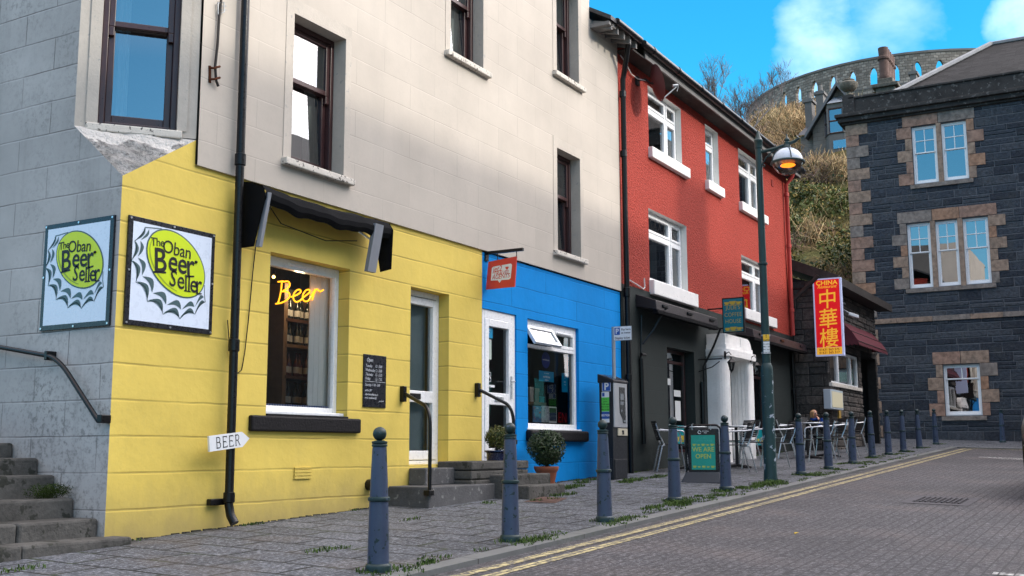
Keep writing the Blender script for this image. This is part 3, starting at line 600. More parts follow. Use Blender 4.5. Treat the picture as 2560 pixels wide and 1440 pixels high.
mb.fpoly(FA,pts,7.5-PV-.02,.38); mb.fb(FA,21.62,21.66,2.0,2.27,.38,7.5-PV-.005)
mb.build('canopy',M['porch'],porch,bevel=.012)
mb=MB()
for k in range(5): v=7.12+k*.075; mb.box(22.115,22.13,v,v+.066,-.3,1.8)
mb.build('panelling',M['porch'],porch,bevel=.004)
mb=MB(); mb.fb(FA,21.04,22.13,-.4,1.83,-.2,-.16); mb.fb(FA,21.15,21.55,.2,1.5,-.16,-.145); mb.fb(FA,21.65,22.05,.2,1.5,-.16,-.145); mb.build('door',M['offwhite'],porch,bevel=.01)
# small fixings on the cafe front: old awning arms and a conduit
mb=MB()
mb.tube([(17.35,7.45,1.55),(17.4,7.45,.1)],.035,8); mb.tube([(17.28,7.42,1.62),(17.45,7.42,1.62)],.03,8); mb.tube([(17.42,7.46,2.3),(17.36,7.46,1.6),(17.4,7.46,1.0)],.014,6); mb.tube([(17.62,7.1,2.42),(17.55,7.3,2.05),(17.42,7.45,1.8)],.02,6)
mb.tube([(20.45,7.1,2.33),(20.45,7.25,2.0),(20.38,7.44,1.6),(20.36,7.44,.5)],.022,6); mb.tube([(20.3,7.45,1.3),(20.3,7.45,.2)],.035,8)
mb.tube([(20.2,7.48,1.73),(20.2,7.0,1.73)],.012,6); mb.tube([(20.2,7.48,1.5),(20.2,7.2,1.58),(20.2,7.05,1.68)],.01,6)
mb.build('awning_fixing',M['black'],b,smooth=True)
mb=MB(); mb.tube([(16.95,7.47,2.86),(17.3,7.47,2.82),(17.55,7.47,2.78),(17.62,7.47,2.82),(17.6,7.47,2.98)],.012,6); mb.build('cable',M['curtain'],b,smooth=True)
# ================================================================ restaurant
FX=Fr((0,6.65,0),(1,0,0),(0,-1,0)); FXS=Fr((27.0,0,0),(0,-1,0),(-1,0,0))
b=T('restaurant_building','low dark stone restaurant with lean-to roof beside the red house','building',(29.7,6.65,-.1))
def rubble(fr,a0,a1,z0,z1,holes,rows,lens,dmax,gap,ex=()):
    mb=MB(); z=z0
    while z<z1-.05:
        h=min(random.choice(rows),z1-z); a=a0-random.random()*.3
        while a<a1:
            l=random.uniform(*lens); x0,x1=max(a,a0)+gap/2,min(a+l,a1)-gap/2
            sp=[(z+gap/2,z+h-gap/2)]
            if h>.24 and random.random()<.3: m=z+h*random.uniform(.4,.6); sp=[(z+gap/2,m-gap/2),(m+gap/2,z+h-gap/2)]
            for (c0,c1) in sp:
                segs=[(x0,x1)]
                for (b0,b1,e0,e1) in list(holes)+list(ex):
                    if c1>e0+.004 and c0<e1-.004:
                        ns=[]
                        for (p,q) in segs:
                            if q<=b0 or p>=b1: ns.append((p,q)); continue
                            if p<b0: ns.append((p,b0))
                            if q>b1: ns.append((b1,q))
                        segs=ns
                for (p,q) in segs:
                    if q-p<.03: continue
                    mb.k=random.randrange(3); d=random.uniform(.2,1)*dmax
                    e=min(.02,(q-p)*.2,(c1-c0)*.25); P=fr.pt
                    mb.hexa([P(p,c0,0),P(q,c0,0),P(q-e,c0+e,d),P(p+e,c0+e,d),P(p,c1,0),P(q,c1,0),P(q-e,c1-e,d),P(p+e,c1-e,d)])
            a+=l
        z+=h
    return mb
def stonemat(name,col,sc=11,k=1.):
    t=NT(name); n=t.noise(scale=sc,detail=6,rough=.65); n2=t.noise(scale=1.7,detail=3); f=t.ramp(n,.3,.72,.55,1.45); c=t.mix(1.,col,t.comb(f,f,f),'MULTIPLY'); c=t.mix(t.ramp(n2,.5,.75,0,.35),c,(.075,.08,.075))
    c=t.mix(t.ramp(t.noise(scale=31,detail=4),.62,.7,0,.35),c,(.2,.2,.19)); return t.fin(c,.8,.3,t.bump(n,.9*k,.05))
SB=[stonemat('whin_stone',(.037,.046,.060)),stonemat('whin_stone_dark',(.024,.030,.041)),stonemat('whin_stone_pale',(.052,.060,.072))]
RB=[stonemat('brown_rubble',(.075,.066,.060)),stonemat('brown_rubble_dark',(.05,.046,.043)),stonemat('brown_rubble_pale',(.10,.085,.075))]
M['mortar']=pm('mortar',(.13,.138,.15),.95,.1,.3,8,.4,50)
M['mortard']=pm('dark_mortar',(.03,.03,.03),.95,.1,.3,8,.4,50)
hx=[(27.05,30.1,1.62,2.45),(30.45,32.35,-.6,2.55)]
mb=MB(); mb.wall(FX,27,32.5,-.6,4.0,hx,0,.25); mb.q((27,6.65,-.6),(27,7.6,-.6),(27,7.6,4.3),(27,6.65,4.0),n=(-1,0,0)); mb.q((32.5,6.65,-.6),(32.5,9,-.6),(32.5,9,4.4),(32.5,6.65,4.0),n=(1,0,0)); wl=mb.build('wall',M['mortard'],b)
rubble(FX,27,32.5,-.4,4.0,hx,(.09,.13,.17),(.2,.6),.035,.012).build('front_stonework',RB,b)
rubble(FXS,-7.5,-6.65,-.4,4.15,[],(.22,.3),(.3,.5),.03,.012).build('side_stonework',RB,b)
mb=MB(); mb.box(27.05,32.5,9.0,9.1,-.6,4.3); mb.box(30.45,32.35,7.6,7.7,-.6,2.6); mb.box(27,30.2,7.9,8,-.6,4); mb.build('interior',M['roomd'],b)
mb=MB(); ring(mb,FX,27.05,30.1,1.62,2.45,.07,-.12,-.02,.05); 
for u in (27.95,29.3): mb.fb(FX,u,u+.09,1.67,2.4,-.12,-.02)
wn=mb.build('window',M['white'],b,bevel=.006); g=MB(); g.fq(FX,27.12,30.03,1.67,2.38,-.07); g.build('pane',M['glassS'],wn); mb=MB(); mb.fb(FX,26.98,30.2,1.53,1.62,-.02,.07); mb.build('sill',M['sill'],wn,bevel=.01)
mb=MB(); mb.hexa([(26.85,6.3,4.02),(33.0,6.3,4.02),(33.0,9.4,5.4),(26.85,9.4,5.4),(26.85,6.3,4.14),(33.0,6.3,4.14),(33.0,9.4,5.52),(26.85,9.4,5.52)]); mb.build('roof',M['slate'],b)
mb=MB(); mb.box(26.83,33.02,6.24,6.30,3.96,4.16); mb.box(26.95,33,6.3,6.65,3.98,4.01); mb.hexa([(26.80,6.28,3.94),(26.84,6.28,3.94),(26.84,7.5,4.47),(26.80,7.5,4.47),(26.80,6.28,4.2),(26.84,6.28,4.2),(26.84,7.5,4.73),(26.80,7.5,4.73)]); mb.build('bargeboard',M['wood'],b)
pipe(b,[(26.75,6.75,4.22),(26.75,6.85,4.12),(26.75,7.40,3.66),(26.75,7.44,3.5)],.055,[],'wood')
mb=MB(); mb.box(30.5,32.3,7.5,7.55,-.4,2.2); mb.build('door',M['wood'],b)
# ================================================================ stone house
b=T('stone_house','tall dark whinstone house with sandstone corner blocks and tall white sash windows','building',(37,5,.2))
s1=(-6.08,-4.40,8.60,10.52); s2=(-6.40,-3.94,5.17,7.30); s3=(-5.54,-4.46,1.05,2.64)
AL,AR=-8.19,3.0; ZT=10.9
hs_=[s1,s2,s3]
SAND=[stonemat('sandstone_pink',(.30,.185,.135),7,.4),stonemat('sandstone_buff',(.29,.205,.15),7,.4),stonemat('sandstone_grey',(.22,.185,.16),7,.4),stonemat('sandstone_orange',(.33,.19,.12),7,.4)]
mb=MB(); mb.wall(FS,AL,AR,-.6,ZT,hs_,0,.22); mb.q((37,8.19,-.6),(45,8.19,-.6),(45,8.19,ZT),(37,8.19,ZT),n=(0,1,0)); mb.build('wall',M['mortar'],b)
qd=MB(); ex=[]
def qz(a0,a1,z0,z1,d=.036): qd.k=random.choice([0,0,1,1,2,3]); qd.fb(FS,a0+.007,a1-.007,z0+.007,z1-.007,0,d)
z=-.4; i=0
while z<ZT:
    h=.39; l=(.42 if i%2 else .72); qz(AL-.02,AL+l,z,min(z+h,ZT)); z+=h; i+=1
qd.build('corner_quoin',SAND,b,bevel=.008)
for (w_,mul) in ((s1,[-5.24]),(s2,[-5.60,-4.77]),(s3,[])):
    qd=MB(); a0,a1,z0,z1=w_; z=z0-.02; i=0; n=max(4,round((z1-z0)/.38)); h=(z1+.02-z)/n
    for k in range(n):
        l=(.22 if k%2 else .48); qz(a0-l,a0,z,z+h); l=(.24 if (k+1)%2 else .52); qz(a1,a1+l,z,z+h); z+=h
    if w_==s3: qz(a0-.3,(a0+a1)/2,z1+.02,z1+.42); qz((a0+a1)/2,a1+.3,z1+.02,z1+.42)
    elif mul:
        E=[a0-.28]+mul+[a1+.28]
        for p,q in zip(E[:-1],E[1:]): qz(p,q,z1+.02,z1+.40)
    qd.k=2; qd.fb(FS,a0-.12,a1+.12,z0-.16,z0-.03,0,.07)
    for m_ in mul: qd.k=1; qd.fb(FS,m_-.075,m_+.075,z0-.03,z1+.02,-.2,.03)
    qd.build('window_surround',SAND,b,bevel=.008)
qd=MB(); u=AL
while u<AR: l=random.uniform(.9,1.6); qd.k=random.choice([1,2,1]); qd.fb(FS,u+.003,min(u+l,AR)-.003,4.06,4.22,0,.07); u+=l
qd.build('string_course',SAND,b,bevel=.008)
rubble(FS,AL,AR,-.4,ZT,hs_,(.20,.25,.30,.36),(.45,1.1),.030,.020).build('stonework',SB,b)
def hsash(a0,a1,z0,z1,top,cols=2,rows=2):
    mb=MB(); ring(mb,FS,a0,a1,z0,z1,.055,-.16,-.07); ring(mb,FS,a0+.055,a1-.055,top,z1-.055,.04,-.14,-.08); ring(mb,FS,a0+.055,a1-.055,z0+.05,top+.03,.05,-.16,-.12,.08,.04)
    for k in range(1,cols): a=a0+.095+(a1-a0-.19)*k/cols; mb.fb(FS,a-.014,a+.014,top+.04,z1-.09,-.13,-.085)
    for k in range(1,rows): z=top+.04+(z1-top-.13)*k/rows; mb.fb(FS,a0+.09,a1-.09,z-.014,z+.014,-.131,-.084)
    wn=mb.build('window',M['white'],b,bevel=.006); g=MB(); g.fq(FS,a0+.09,a1-.09,top,z1-.08,-.11); g.fq(FS,a0+.1,a1-.1,z0+.1,top,-.14); g.build('pane',M['glassR'],wn); return wn
for a0,a1 in ((-6.08,-5.315),(-5.165,-4.40)): hsash(a0,a1,8.60,10.52,9.62)
for a0,a1 in ((-6.40,-5.675),(-5.525,-4.845),(-4.695,-3.94)): hsash(a0,a1,5.17,7.30,6.32)
w3=hsash(-5.54,-4.46,1.05,2.64,2.18,2,1)
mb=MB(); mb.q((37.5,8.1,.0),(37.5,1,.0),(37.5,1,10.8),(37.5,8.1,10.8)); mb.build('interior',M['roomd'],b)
# cornice, parapet, urn, chimney, roof
M['corn']=pm('sooty_cornice',(.05,.047,.045),.9,.2,.5,2.5,.6,25,spots=(.11,.105,.1),spotscale=7,spotth=.6)
mb=MB(); mb.fb(FS,AL-.22,AR,10.98,11.14,-.4,.20); mb.fb(FS,AL-.30,AR,11.14,11.26,-.4,.30); mb.fb(FS,AL-.12,AR,10.9,10.98,-.4,.1); mb.box(37.1,45,8.19,8.42,10.98,11.2); mb.build('cornice',M['corn'],b,bevel=.02)
mb=MB(); mb.fb(FS,AL+.12,AR,11.26,11.82,-.35,-.05); mb.fb(FS,AL+.10,AR,11.82,11.90,-.4,.0); mb.fb(FS,AL-.08,AL+.32,11.26,11.98,-.42,-.0); mb.build('parapet',M['corn'],b,bevel=.02)
mb=MB(); mb.lathe([(.13,11.98),(.15,12.02),(.07,12.08),(.08,12.14),(.18,12.18),(.27,12.26),(.31,12.36),(.31,12.44),(.25,12.49),(.19,12.51),(.21,12.55),(.18,12.57)],(37.2,8.07,0),20); mb.build('urn',stonemat('urn_stone',(.13,.115,.09),9,.5),b,smooth=True)
mb=MB(); mb.box(41,42.7,7.22,7.92,11.5,13.35); mb.box(40.9,42.8,7.1,8.04,13.35,13.5); mb.box(41.05,42.65,7.3,7.86,13.5,13.72); cs=mb.build('chimney',stonemat('chimney_stone',(.11,.1,.08),9,.5),b,bevel=.03)
mb=MB()
for k in range(5): u=41.25+k*.3; mb.lathe([(.17,13.72),(.2,13.8),(.17,13.9),(.18,14.45),(.23,14.5),(.23,14.58),(.17,14.62),(.19,14.95),(.14,14.95)],(u,7.62,0),10)
mb.build('chimney_pot',pm('terracotta_pot',(.11,.07,.058),.85,.2,.3,6,.3,30),cs,smooth=True)
# hipped slate roof
hz0=11.85; hip=Vector((37.5,6.78,hz0)); 
t=NT('slate_courses'); S=t.sep(); fac,bc=t.brick(t.comb(S[1],S[2],0.),.34,.105,.011,.5,.05); br=t.n('ShaderNodeSeparateColor'); t.l(bc,br.inputs[0]); g=t.ramp(br.outputs[0],0,1,.3,2.1); c=t.mix(1.,(.0095,.0088,.0092),t.comb(g,g,g),'MULTIPLY'); c=t.mix(t.math('MULTIPLY',fac,.8),c,(.012,.012,.012)); c=t.mix(t.ramp(t.noise(scale=3,detail=5),.6,.72,0,.5),c,(.028,.026,.025)); M['slates']=t.fin(c,.8,.2,t.bump(t.math('SUBTRACT',bc,fac),.8,.02))
Rg=Vector((42.2,3.95,14.68)); 
mb=MB(); mb.q(hip,(37.5,-6,hz0),(42.2,-6,14.68),Rg,n=(-1,0,.8)); mb.q(hip,Rg,(47,6.78,hz0)); mb.q(Rg,(42.2,-6,14.68),(47,-6,hz0),(47,6.78,hz0)); mb.build('roof',M['slates'],b)
mb=MB(); mb.tube([hip+Vector((-.05,.0,.05)),Rg+Vector((-.03,.03,.05))],.09,6); mb.tube([Rg+Vector((0,0,.04)),(42.2,-6,14.72)],.09,6); mb.build('ridge_lead',pm('lead_flashing',(.22,.225,.235),.7,.3,.2,4),b)
# ================================================================ bollards
M['bollard']=pm('chipped_blue_paint',(.040,.058,.104),.42,.4,.18,6,.15,35,spots=(.010,.026,.028),spotscale=17,spotth=.605)
M['bgreen']=pm('worn_green_paint',(.010,.030,.032),.45,.4,.35,9,.15,40,spots=(.05,.075,.12),spotscale=22,spotth=.63)
b=T('bollard','x','bollard',group='bollards along the kerb')
mb=MB(); mb.lathe([(.078,.05),(.0765,.06),(.0755,.12),(.068,.47),(.066,.50),(.052,.84),(.048,.868)],n=24); mb.build('shaft',M['bollard'],b,smooth=True)
mb=MB(); mb.lathe([(.088,-.06),(.092,.0),(.092,.035),(.086,.05),(.078,.056)],n=24); mb.build('base',M['bgreen'],b,smooth=True)
mb=MB(); mb.lathe([(.066,.478),(.078,.486),(.080,.496),(.078,.506),(.066,.514)],n=24); mb.build('ring',M['bgreen'],b,smooth=True)
mb=MB(); mb.lathe([(.047,.858),(.056,.864),(.056,.874),(.050,.880),(.056,.886),(.056,.897),(.030,.905)],n=24); mb.build('collar',M['bgreen'],b,smooth=True)
mb=MB(); mb.ball((0,0,.951),.0495,18); mb.build('ball_top',M['bgreen'],b,smooth=True)
BP=[(945,1428,'big chipped blue bollard nearest the camera, in front of the yellow wall'),(1276,1353,'chipped blue bollard in front of the dark steps and blue shop door'),(1512,1304,'blue bollard standing in front of the black parking ticket machine'),(1687,1254,'blue bollard just left of the teal pavement board'),(1815,1226,'rust-marked blue bollard just right of the teal pavement board'),(2003,1187,'first blue bollard to the right of the street lamp'),(2072,1173,'blue bollard just right of the seated woman'),(2132,1159,'blue bollard right of the cafe tables, below the menu box'),(2181,1144.5,'blue bollard in front of the dark restaurant doorway'),(2222,1137,'blue bollard just right of the dark restaurant doorway'),(2259,1130,'blue bollard third from the far end of the kerb row'),(2299,1121,'blue bollard second from the far end of the kerb row'),(2340,1111,'last blue bollard of the kerb row, left of the lowest sash window'),(2507,1115,'lone blue bollard against the stone house at far right')]
for i,(x,y,l) in enumerate(BP):
    o=b if i==0 else copy_tree(b); p=gp(x,y)
    if i==13: p=Vector((35.65,3.8,gz(35.65,3.8)))
    place(o,(p.x,p.y,gz(p.x,p.y)),i*.9,l); o.rotation_euler=(R(random.uniform(-1,1)),R(random.uniform(-1,1)),i*.9)
# ================================================================ street lamp
LX,LY=16.36,4.97; LZ=gz(LX,LY)
M['lampgreen']=pm('lamp_post_green',(.012,.040,.042),.4,.45,.25,6,.15,30)
M['lampworn']=pm('peeling_lamp_green',(.012,.042,.046),.45,.45,.25,6,.15,30,spots=(.33,.38,.45),spotscale=12,spotth=.605)
b=T('street_lamp','dark green street lamp post with a lit orange globe lantern','street lamp',(LX,LY,LZ))
tz=lambda y:st(1900,y,LX)[1]
z1=tz(917); z2=tz(1090)
mb=MB(); mb.lathe([(.105,LZ-.05),(.105,LZ+.02),(.098,LZ+.14),(.095,LZ+.16),(.092,z1-.06),(.085,z1),(.066,z1+.05)],(LX,LY,0),20); mb.build('base',M['lampworn'],b,smooth=True)
mb=MB(); zt=tz(372); mb.lathe([(.064,z1+.04),(.056,tz(660)),(.050,zt)],(LX,LY,0),16); mb.lathe([(.055,tz(660)-.02),(.075,tz(660)-.012),(.075,tz(660)+.012),(.055,tz(660)+.02)],(LX,LY,0),16); mb.build('post',M['lampgreen'],b,smooth=True)
mb=MB(); mb.lathe([(.05,zt),(.062,zt+.01),(.062,zt+.1),(.068,zt+.11),(.068,zt+.14),(.058,zt+.15),(.05,zt+.17),(.04,zt+.2),(.03,zt+.23),(.012,zt+.29)],(LX,LY,0),16); mb.build('finial',M['lampgreen'],b,smooth=True)
ly=4.52; za=tz(378)-.02; 
mb=MB(); mb.tube([(LX,LY,za),(LX,4.7,za+.03),(LX,4.52,za+.07),(LX,4.40,za+.10),(LX,4.33,za+.14),(LX,4.37,za+.175)],[.026,.026,.026,.026,.02,.014],10)
mb.lathe([(.05,za+.0),(.05,za+.10),(.03,za+.115),(.04,za+.13),(.04,za+.15),(.015,za+.18),(.008,za+.235)],(LX,ly,0),12)
mb.tube([(LX,LY-.05,za-.20),(LX,4.86,za-.10),(LX,4.76,za-.02),(LX,4.68,za+.02)],.01,6)
mb.tube([(LX,LY-.05+.02*math.cos(a)-.02,za-.22+.02*math.sin(a)) for a in [k*.7 for k in range(10)]],.007,5)
mb.tube([(LX,4.80+.025*math.cos(a),za-.06+.025*math.sin(a)) for a in [k*.7+.9 for k in range(9)]],.007,5); mb.build('arm',M['lampgreen'],b,smooth=True)
zr=tz(414)-.005; RG=.232
mb=MB(); mb.lathe([(RG*math.cos(R(a)),zr+RG*math.sin(R(a))*.98) for a in range(0,85,8)],(LX,ly,0),24); mb.build('lantern_hood',pm('opal_hood',(.55,.62,.72),.3,.5,.05,3),b,smooth=True)
mb=MB(); mb.lathe([(RG-.01,zr-.022),(RG+.028,zr-.022),(RG+.032,zr+.0),(RG+.02,zr+.014),(RG-.01,zr+.014)],(LX,ly,0),28)
for k in range(4):
    a=k*math.pi/2+.5; mb.tube([(LX+(RG+.006)*math.cos(R(e))*math.cos(a),ly+(RG+.006)*math.cos(R(e))*math.sin(a),zr+(RG+.006)*math.sin(R(e))*.98) for e in range(0,91,10)],.009,6)
mb.lathe([(.04,zr+RG-.02),(.06,zr+RG),(.05,zr+RG+.04),(.03,zr+RG+.09)],(LX,ly,0),12); mb.build('lantern_ring',M['lampgreen'],b,smooth=True)
mb=MB(); mb.lathe([(max(.002,RG*math.cos(R(a))),zr+RG*.86*math.sin(R(a))) for a in range(-90,1,9)],(LX,ly,0),24); mb.build('globe',glass('lamp_globe',(.72,.62,.64),1.5,bias=.10),b,smooth=True)
mb=MB(); mb.ball((LX,ly,zr-.05),.10,14,1,1.15,.28); mb.build('lamp_bulb',emit('sodium_lamp',(1,.24,.008),2.6,(.3,.1,.0)),b,smooth=True)
mb=MB(); mb.lathe([(.03,zr-.0),(.19,zr-.004)],(LX,ly,0),20,cap=False); mb.build('reflector',pm('lamp_reflector',(.4,.3,.3),.4),b)
# ticket-hours plates on the lamp post
sf=Fr((LX-.07,LY,0),(.30,-.954,0),(-.954,-.30,0))
b=T('parking_hours_sign','small yellow and white parking plates strapped to the lamp post','sign',(LX-.07,LY,1.5))
M['signwhite']=pm('sign_white',(.74,.76,.78),.35,.5,.03,3); M['signyellow']=pm('sign_yellow',(.85,.50,.02),.4,.5,.03,3); M['ink']=pm('sign_ink',(.012,.012,.014),.5,.3,.1,3); M['signblue']=pm('sign_blue',(.02,.09,.36),.35,.5,.04,3); M['bluegrey']=pm('sign_back',(.25,.28,.31),.5,.5,.06,6)
a0,zb=sf.hit(1909,884); a1,zt2=sf.hit(1923,836); _,zm=sf.hit(1915,853)
mb=MB(); mb.fb(sf,a0,a1,zm+.005,zt2,0,.006); y_=mb.build('yellow_plate',M['signyellow'],b); mb=MB(); mb.fb(sf,a0,a1,zb,zm-.005,0,.006); w_=mb.build('white_plate',M['signwhite'],b)
mb=MB(); ac=(a0+a1)/2; mb.text(sf,ac,zm+.055,.009,'!',.07,bold=.02); mb.text(sf,ac,zm+.012,.009,'Loading',.03,bold=.01); mb.build('lettering',M['ink'],y_)
mb=MB()
for k,s in enumerate(('No waiting','Mon - Sat','8am - 6pm','at any time')): mb.text(sf,ac,zm-.05-.042*k,.009,s,.024,bold=.012)
mb.build('lettering',M['ink'],w_)
mb=MB(); 
for z in (zt2-.01,zb+.015): mb.lathe([(.068,z-.012),(.072,z-.012),(.072,z+.012),(.068,z+.012)],(LX,LY,0),16)
mb.build('strap',M['steel'],b)
# ================================================================ flat boards on the corner building
M['boardw']=pm('sign_board_white',(.66,.74,.86),.3,.5,.04,2); M['boardb']=pm('sign_board_black',(.010,.011,.016),.3,.5,.1,4); M['lime']=pm('logo_lime',(.56,.70,.012),.4,.4,.03,3); M['logog']=pm('logo_green_grey',(.055,.105,.115),.4,.4,.05,3); M['olive']=pm('logo_olive',(.27,.36,.02),.4,.4,.03,3)
def beer_sign(fr,a0,a1,z0,z1,label,d0=.0):
    b=T('shop_sign',label,'sign',fr.pt(a0,z0,.02)); W_=a1-a0; H=z1-z0
    mb=MB(); mb.fb(fr,a0,a1,z0,z1,d0,d0+.022); pn=mb.build('frame',M['boardb'],b,bevel=.003)
    mb=MB(); mb.fq(fr,a0+.045,a1-.045,z0+.045,z1-.045,d0+.0235); mb.build('panel',M['boardw'],b)
    mb=MB(); 
    for (x,y) in ((0,0),(.5,0),(1,0),(0,.5),(1,.5),(0,1),(.5,1),(1,1)):
        p=fr.pt(a0+.02+(W_-.04)*x,z0+.02+(H-.04)*y,d0+.022); mb.tube([p,p+fr.n*.006],.010,8)
    mb.build('screw',M['alu'],pn)
    cx,cz=a0+W_*.54,z0+H*.63; d=d0+.026; L=MB(); G=MB(); O=MB(); I=MB()
    th=R(-30)
    def el(k,rx,rz,t): x,y=rx*math.cos(t),rz*math.sin(t); return (cx+x*math.cos(th)-y*math.sin(th),cz+x*math.sin(th)+y*math.cos(th))
    E=[el(0,.36*W_,.25*W_,t) for t in [k*math.pi/24 for k in range(48)]]; G.fpoly(fr,[el(0,.373*W_,.263*W_,t) for t in [k*math.pi/24 for k in range(48)]],d); L.fpoly(fr,E,d+.002)
    O.stroke(fr,[el(0,.335*W_,.222*W_,t) for t in [math.pi*(.98+.65*k/20) for k in range(21)]],[.006+.010*math.sin(math.pi*k/20) for k in range(21)],d+.003)
    # crimped skirt of the bottle cap: two rows of scallops following the ellipse
    def sk(t,k): x,y=el(0,(.372+.085*k)*W_,(.262+.12*k)*W_,t); return (x-.04*k*W_,y-.055*k*W_)
    for row,(k0,k1) in enumerate(((.20,.66),(.62,1.10))):
        n=8
        for i in range(n):
            t0=math.pi*(.90+1.10*(i+.5*row*0)/n); t1=math.pi*(.90+1.10*(i+.94)/n); tm=(t0+t1)/2
            P=[]
            for j in range(11): s=j/10; t=t0+(t1-t0)*s; P.append(sk(t,k1-(k1-k0)*(math.sin(math.pi*(s**1.25))**.7 if 0<s<1 else 0)))
            for j in range(1,10): s=1-j/10; t=t0+(t1-t0)*s; P.append(sk(t,k1-(k1-k0)*.38*math.sin(math.pi*s)))
            G.fpoly(fr,P,d)
    pts=[]
    n=8
    for i in range(n*8+1):
        s=i/8; t=math.pi*(.90+1.10*s/n); f=abs(math.sin(math.pi*(s%1))); pts.append(sk(t,1.17-.36*f))
    pts=[sk(math.pi*.80,.05),sk(math.pi*.86,.45)]+pts+[sk(math.pi*2.01,.6),sk(math.pi*2.06,.08)]
    G.stroke(fr,pts,.0075,d)
    I.text(fr,cx-.225*W_,cz+.125*W_,d+.005,'The',.105*W_,'CENTER',.006,0,R(4),.9); I.text(fr,cx-.005*W_,cz+.075*W_,d+.005,'Oban',.165*W_,'CENTER',.006,0,R(-3),.95,.95)
    for j,(ch,dx,dz,r_,s) in enumerate((('B',-.185,-.095,4,.30),('e',-.05,-.07,-4,.27),('e',.065,-.075,0,.27),('r',.165,-.085,5,.29))): I.text(fr,cx+dx*W_,cz+dz*W_,d+.005,ch,s*W_,'CENTER',.012,0,R(r_),1,.9)
    for (x0,x1,zz) in ((-.26,-.12,-.098),(.12,.21,-.088)): I.stroke(fr,[(cx+x0*W_,cz+zz*W_-.01),(cx+x1*W_,cz+zz*W_+.004)],.012*W_/.9+.003,d+.005)
    I.ball(fr.pt(cx+.225*W_,cz+.05*W_,d+.004),.016*W_,8,sz=.9)
    for j,(ch,dx,dz,r_,s) in enumerate((('S',-.045,-.205,-8,.21),('e',.055,-.215,0,.23),('l',.118,-.225,3,.21),('l',.152,-.228,0,.21),('e',.205,-.228,-3,.23),('r',.272,-.23,4,.24))): I.text(fr,cx+dx*W_,cz+dz*W_,d+.005,ch,s*W_,'CENTER',.008,0,R(r_),1,.85)
    for (x0,x1,zz) in ((.095,.175,-.228),(.24,.31,-.232)): I.stroke(fr,[(cx+x0*W_,cz+zz*W_),(cx+x1*W_,cz+zz*W_)],.011*W_,d+.005)
    G.build('bottle_cap',M['logog'],b); L.build('cap_face',M['lime'],b); O.build('cap_shading',M['olive'],b); I.build('lettering',M['ink'],b)
beer_sign(FA,6.378,7.39,1.07,2.02,'framed white beer seller sign with green bottle cap on the yellow wall')
beer_sign(FR,-8.45,-7.55,1.055,2.01,'framed white beer seller sign with green bottle cap on the grey gable wall')
# chalkboard
b=T('chalkboard','tall black chalkboard with handwritten opening hours on the yellow wall','chalkboard',FA.pt(9.7,.48,.01))
mb=MB(); mb.fb(FA,9.70,10.115,.48,1.065,0,.014); mb.build('board',M['boardb'],b,bevel=.002); mb=MB()
def sc(x,z,s,sz): mb.text(FA,x,z,.0165,s,sz,'LEFT',.0,.25,0,.9,.9)
sc(9.745,.985,'Open',.06)
for k,(d_,h_) in enumerate((('Tuesday','12 - 5.00'),('Wednesday','12 - 5.00'),('Thursday','12 - 5.30'),('Friday','12 - 7.30'))): sc(9.725,.925-.048*k,d_,.045); sc(9.9,.925-.048*k,h_,.045)
sc(9.722,.715,'Saturday 11.30 - 5.00',.040); sc(9.72,.655,'online 24/7',.036); sc(9.72,.61,'obanbeerseller.co.uk',.036); sc(9.72,.572,'email: obanbeers@',.034); sc(9.98,.545,'gmail.com',.028)
mb.stroke(FA,[(9.72,.765),(10.1,.765)],.004,.0165); mb.build('chalk_writing',pm('chalk',(.55,.58,.62),.9,.1,.2,60),b)
# BEER arrow board tied to the drainpipe
fb_=Fr((7.6,7.335,0),(1,0,0),(0,-1,0)); b=T('arrow_sign','white wooden arrow board reading BEER fixed to the drainpipe','sign',(7.6,7.33,.1))
rot=R(6); c0=Vector((7.505-7.6,.092)); 
def ro(x,y): return (c0.x+x*math.cos(rot)-y*math.sin(rot),c0.y+x*math.sin(rot)+y*math.cos(rot))
mb=MB(); mb.fpoly(fb_,[ro(-.255,-.07),(ro(.16,-.07)),ro(.255,0),ro(.16,.07),ro(-.255,.07)],.02,.022); mb.build('board',M['signwhite'],b,bevel=.003)
mb=MB()
def glyph(pls,x,h):
    for pl in pls: mb.stroke(fb_,[ro(x+px*h,-h/2+py*h) for px,py in pl],.009,.0215)
B1=[[(0,0),(0,1)],[(-.08,1),(.3,1),(.42,.86),(.4,.62),(.28,.53),(0,.53)],[(.28,.53),(.48,.4),(.48,.14),(.34,0),(-.08,0)]]
E1=[[(0,0),(0,1)],[(-.08,1),(.48,1),(.48,.88)],[(0,.52),(.36,.52),(.36,.42)],[(-.08,0),(.52,0),(.52,.14)]]
R1_=[[(0,0),(0,1)],[(-.08,0),(.08,0)],[(-.08,1),(.3,1),(.42,.86),(.4,.62),(.28,.5),(0,.5)],[(.24,.5),(.52,0),(.6,0)]]
for g_,x in ((B1,-.165),(E1,-.085),(E1,-.005),(R1_,.075)): glyph(g_,x,.095)
mb.build('lettering',M['ink'],b); mb=MB(); mb.tube([(7.55,7.37,.10),(7.65,7.37,.10)],.02,6); mb.build('bracket',M['black'],b)
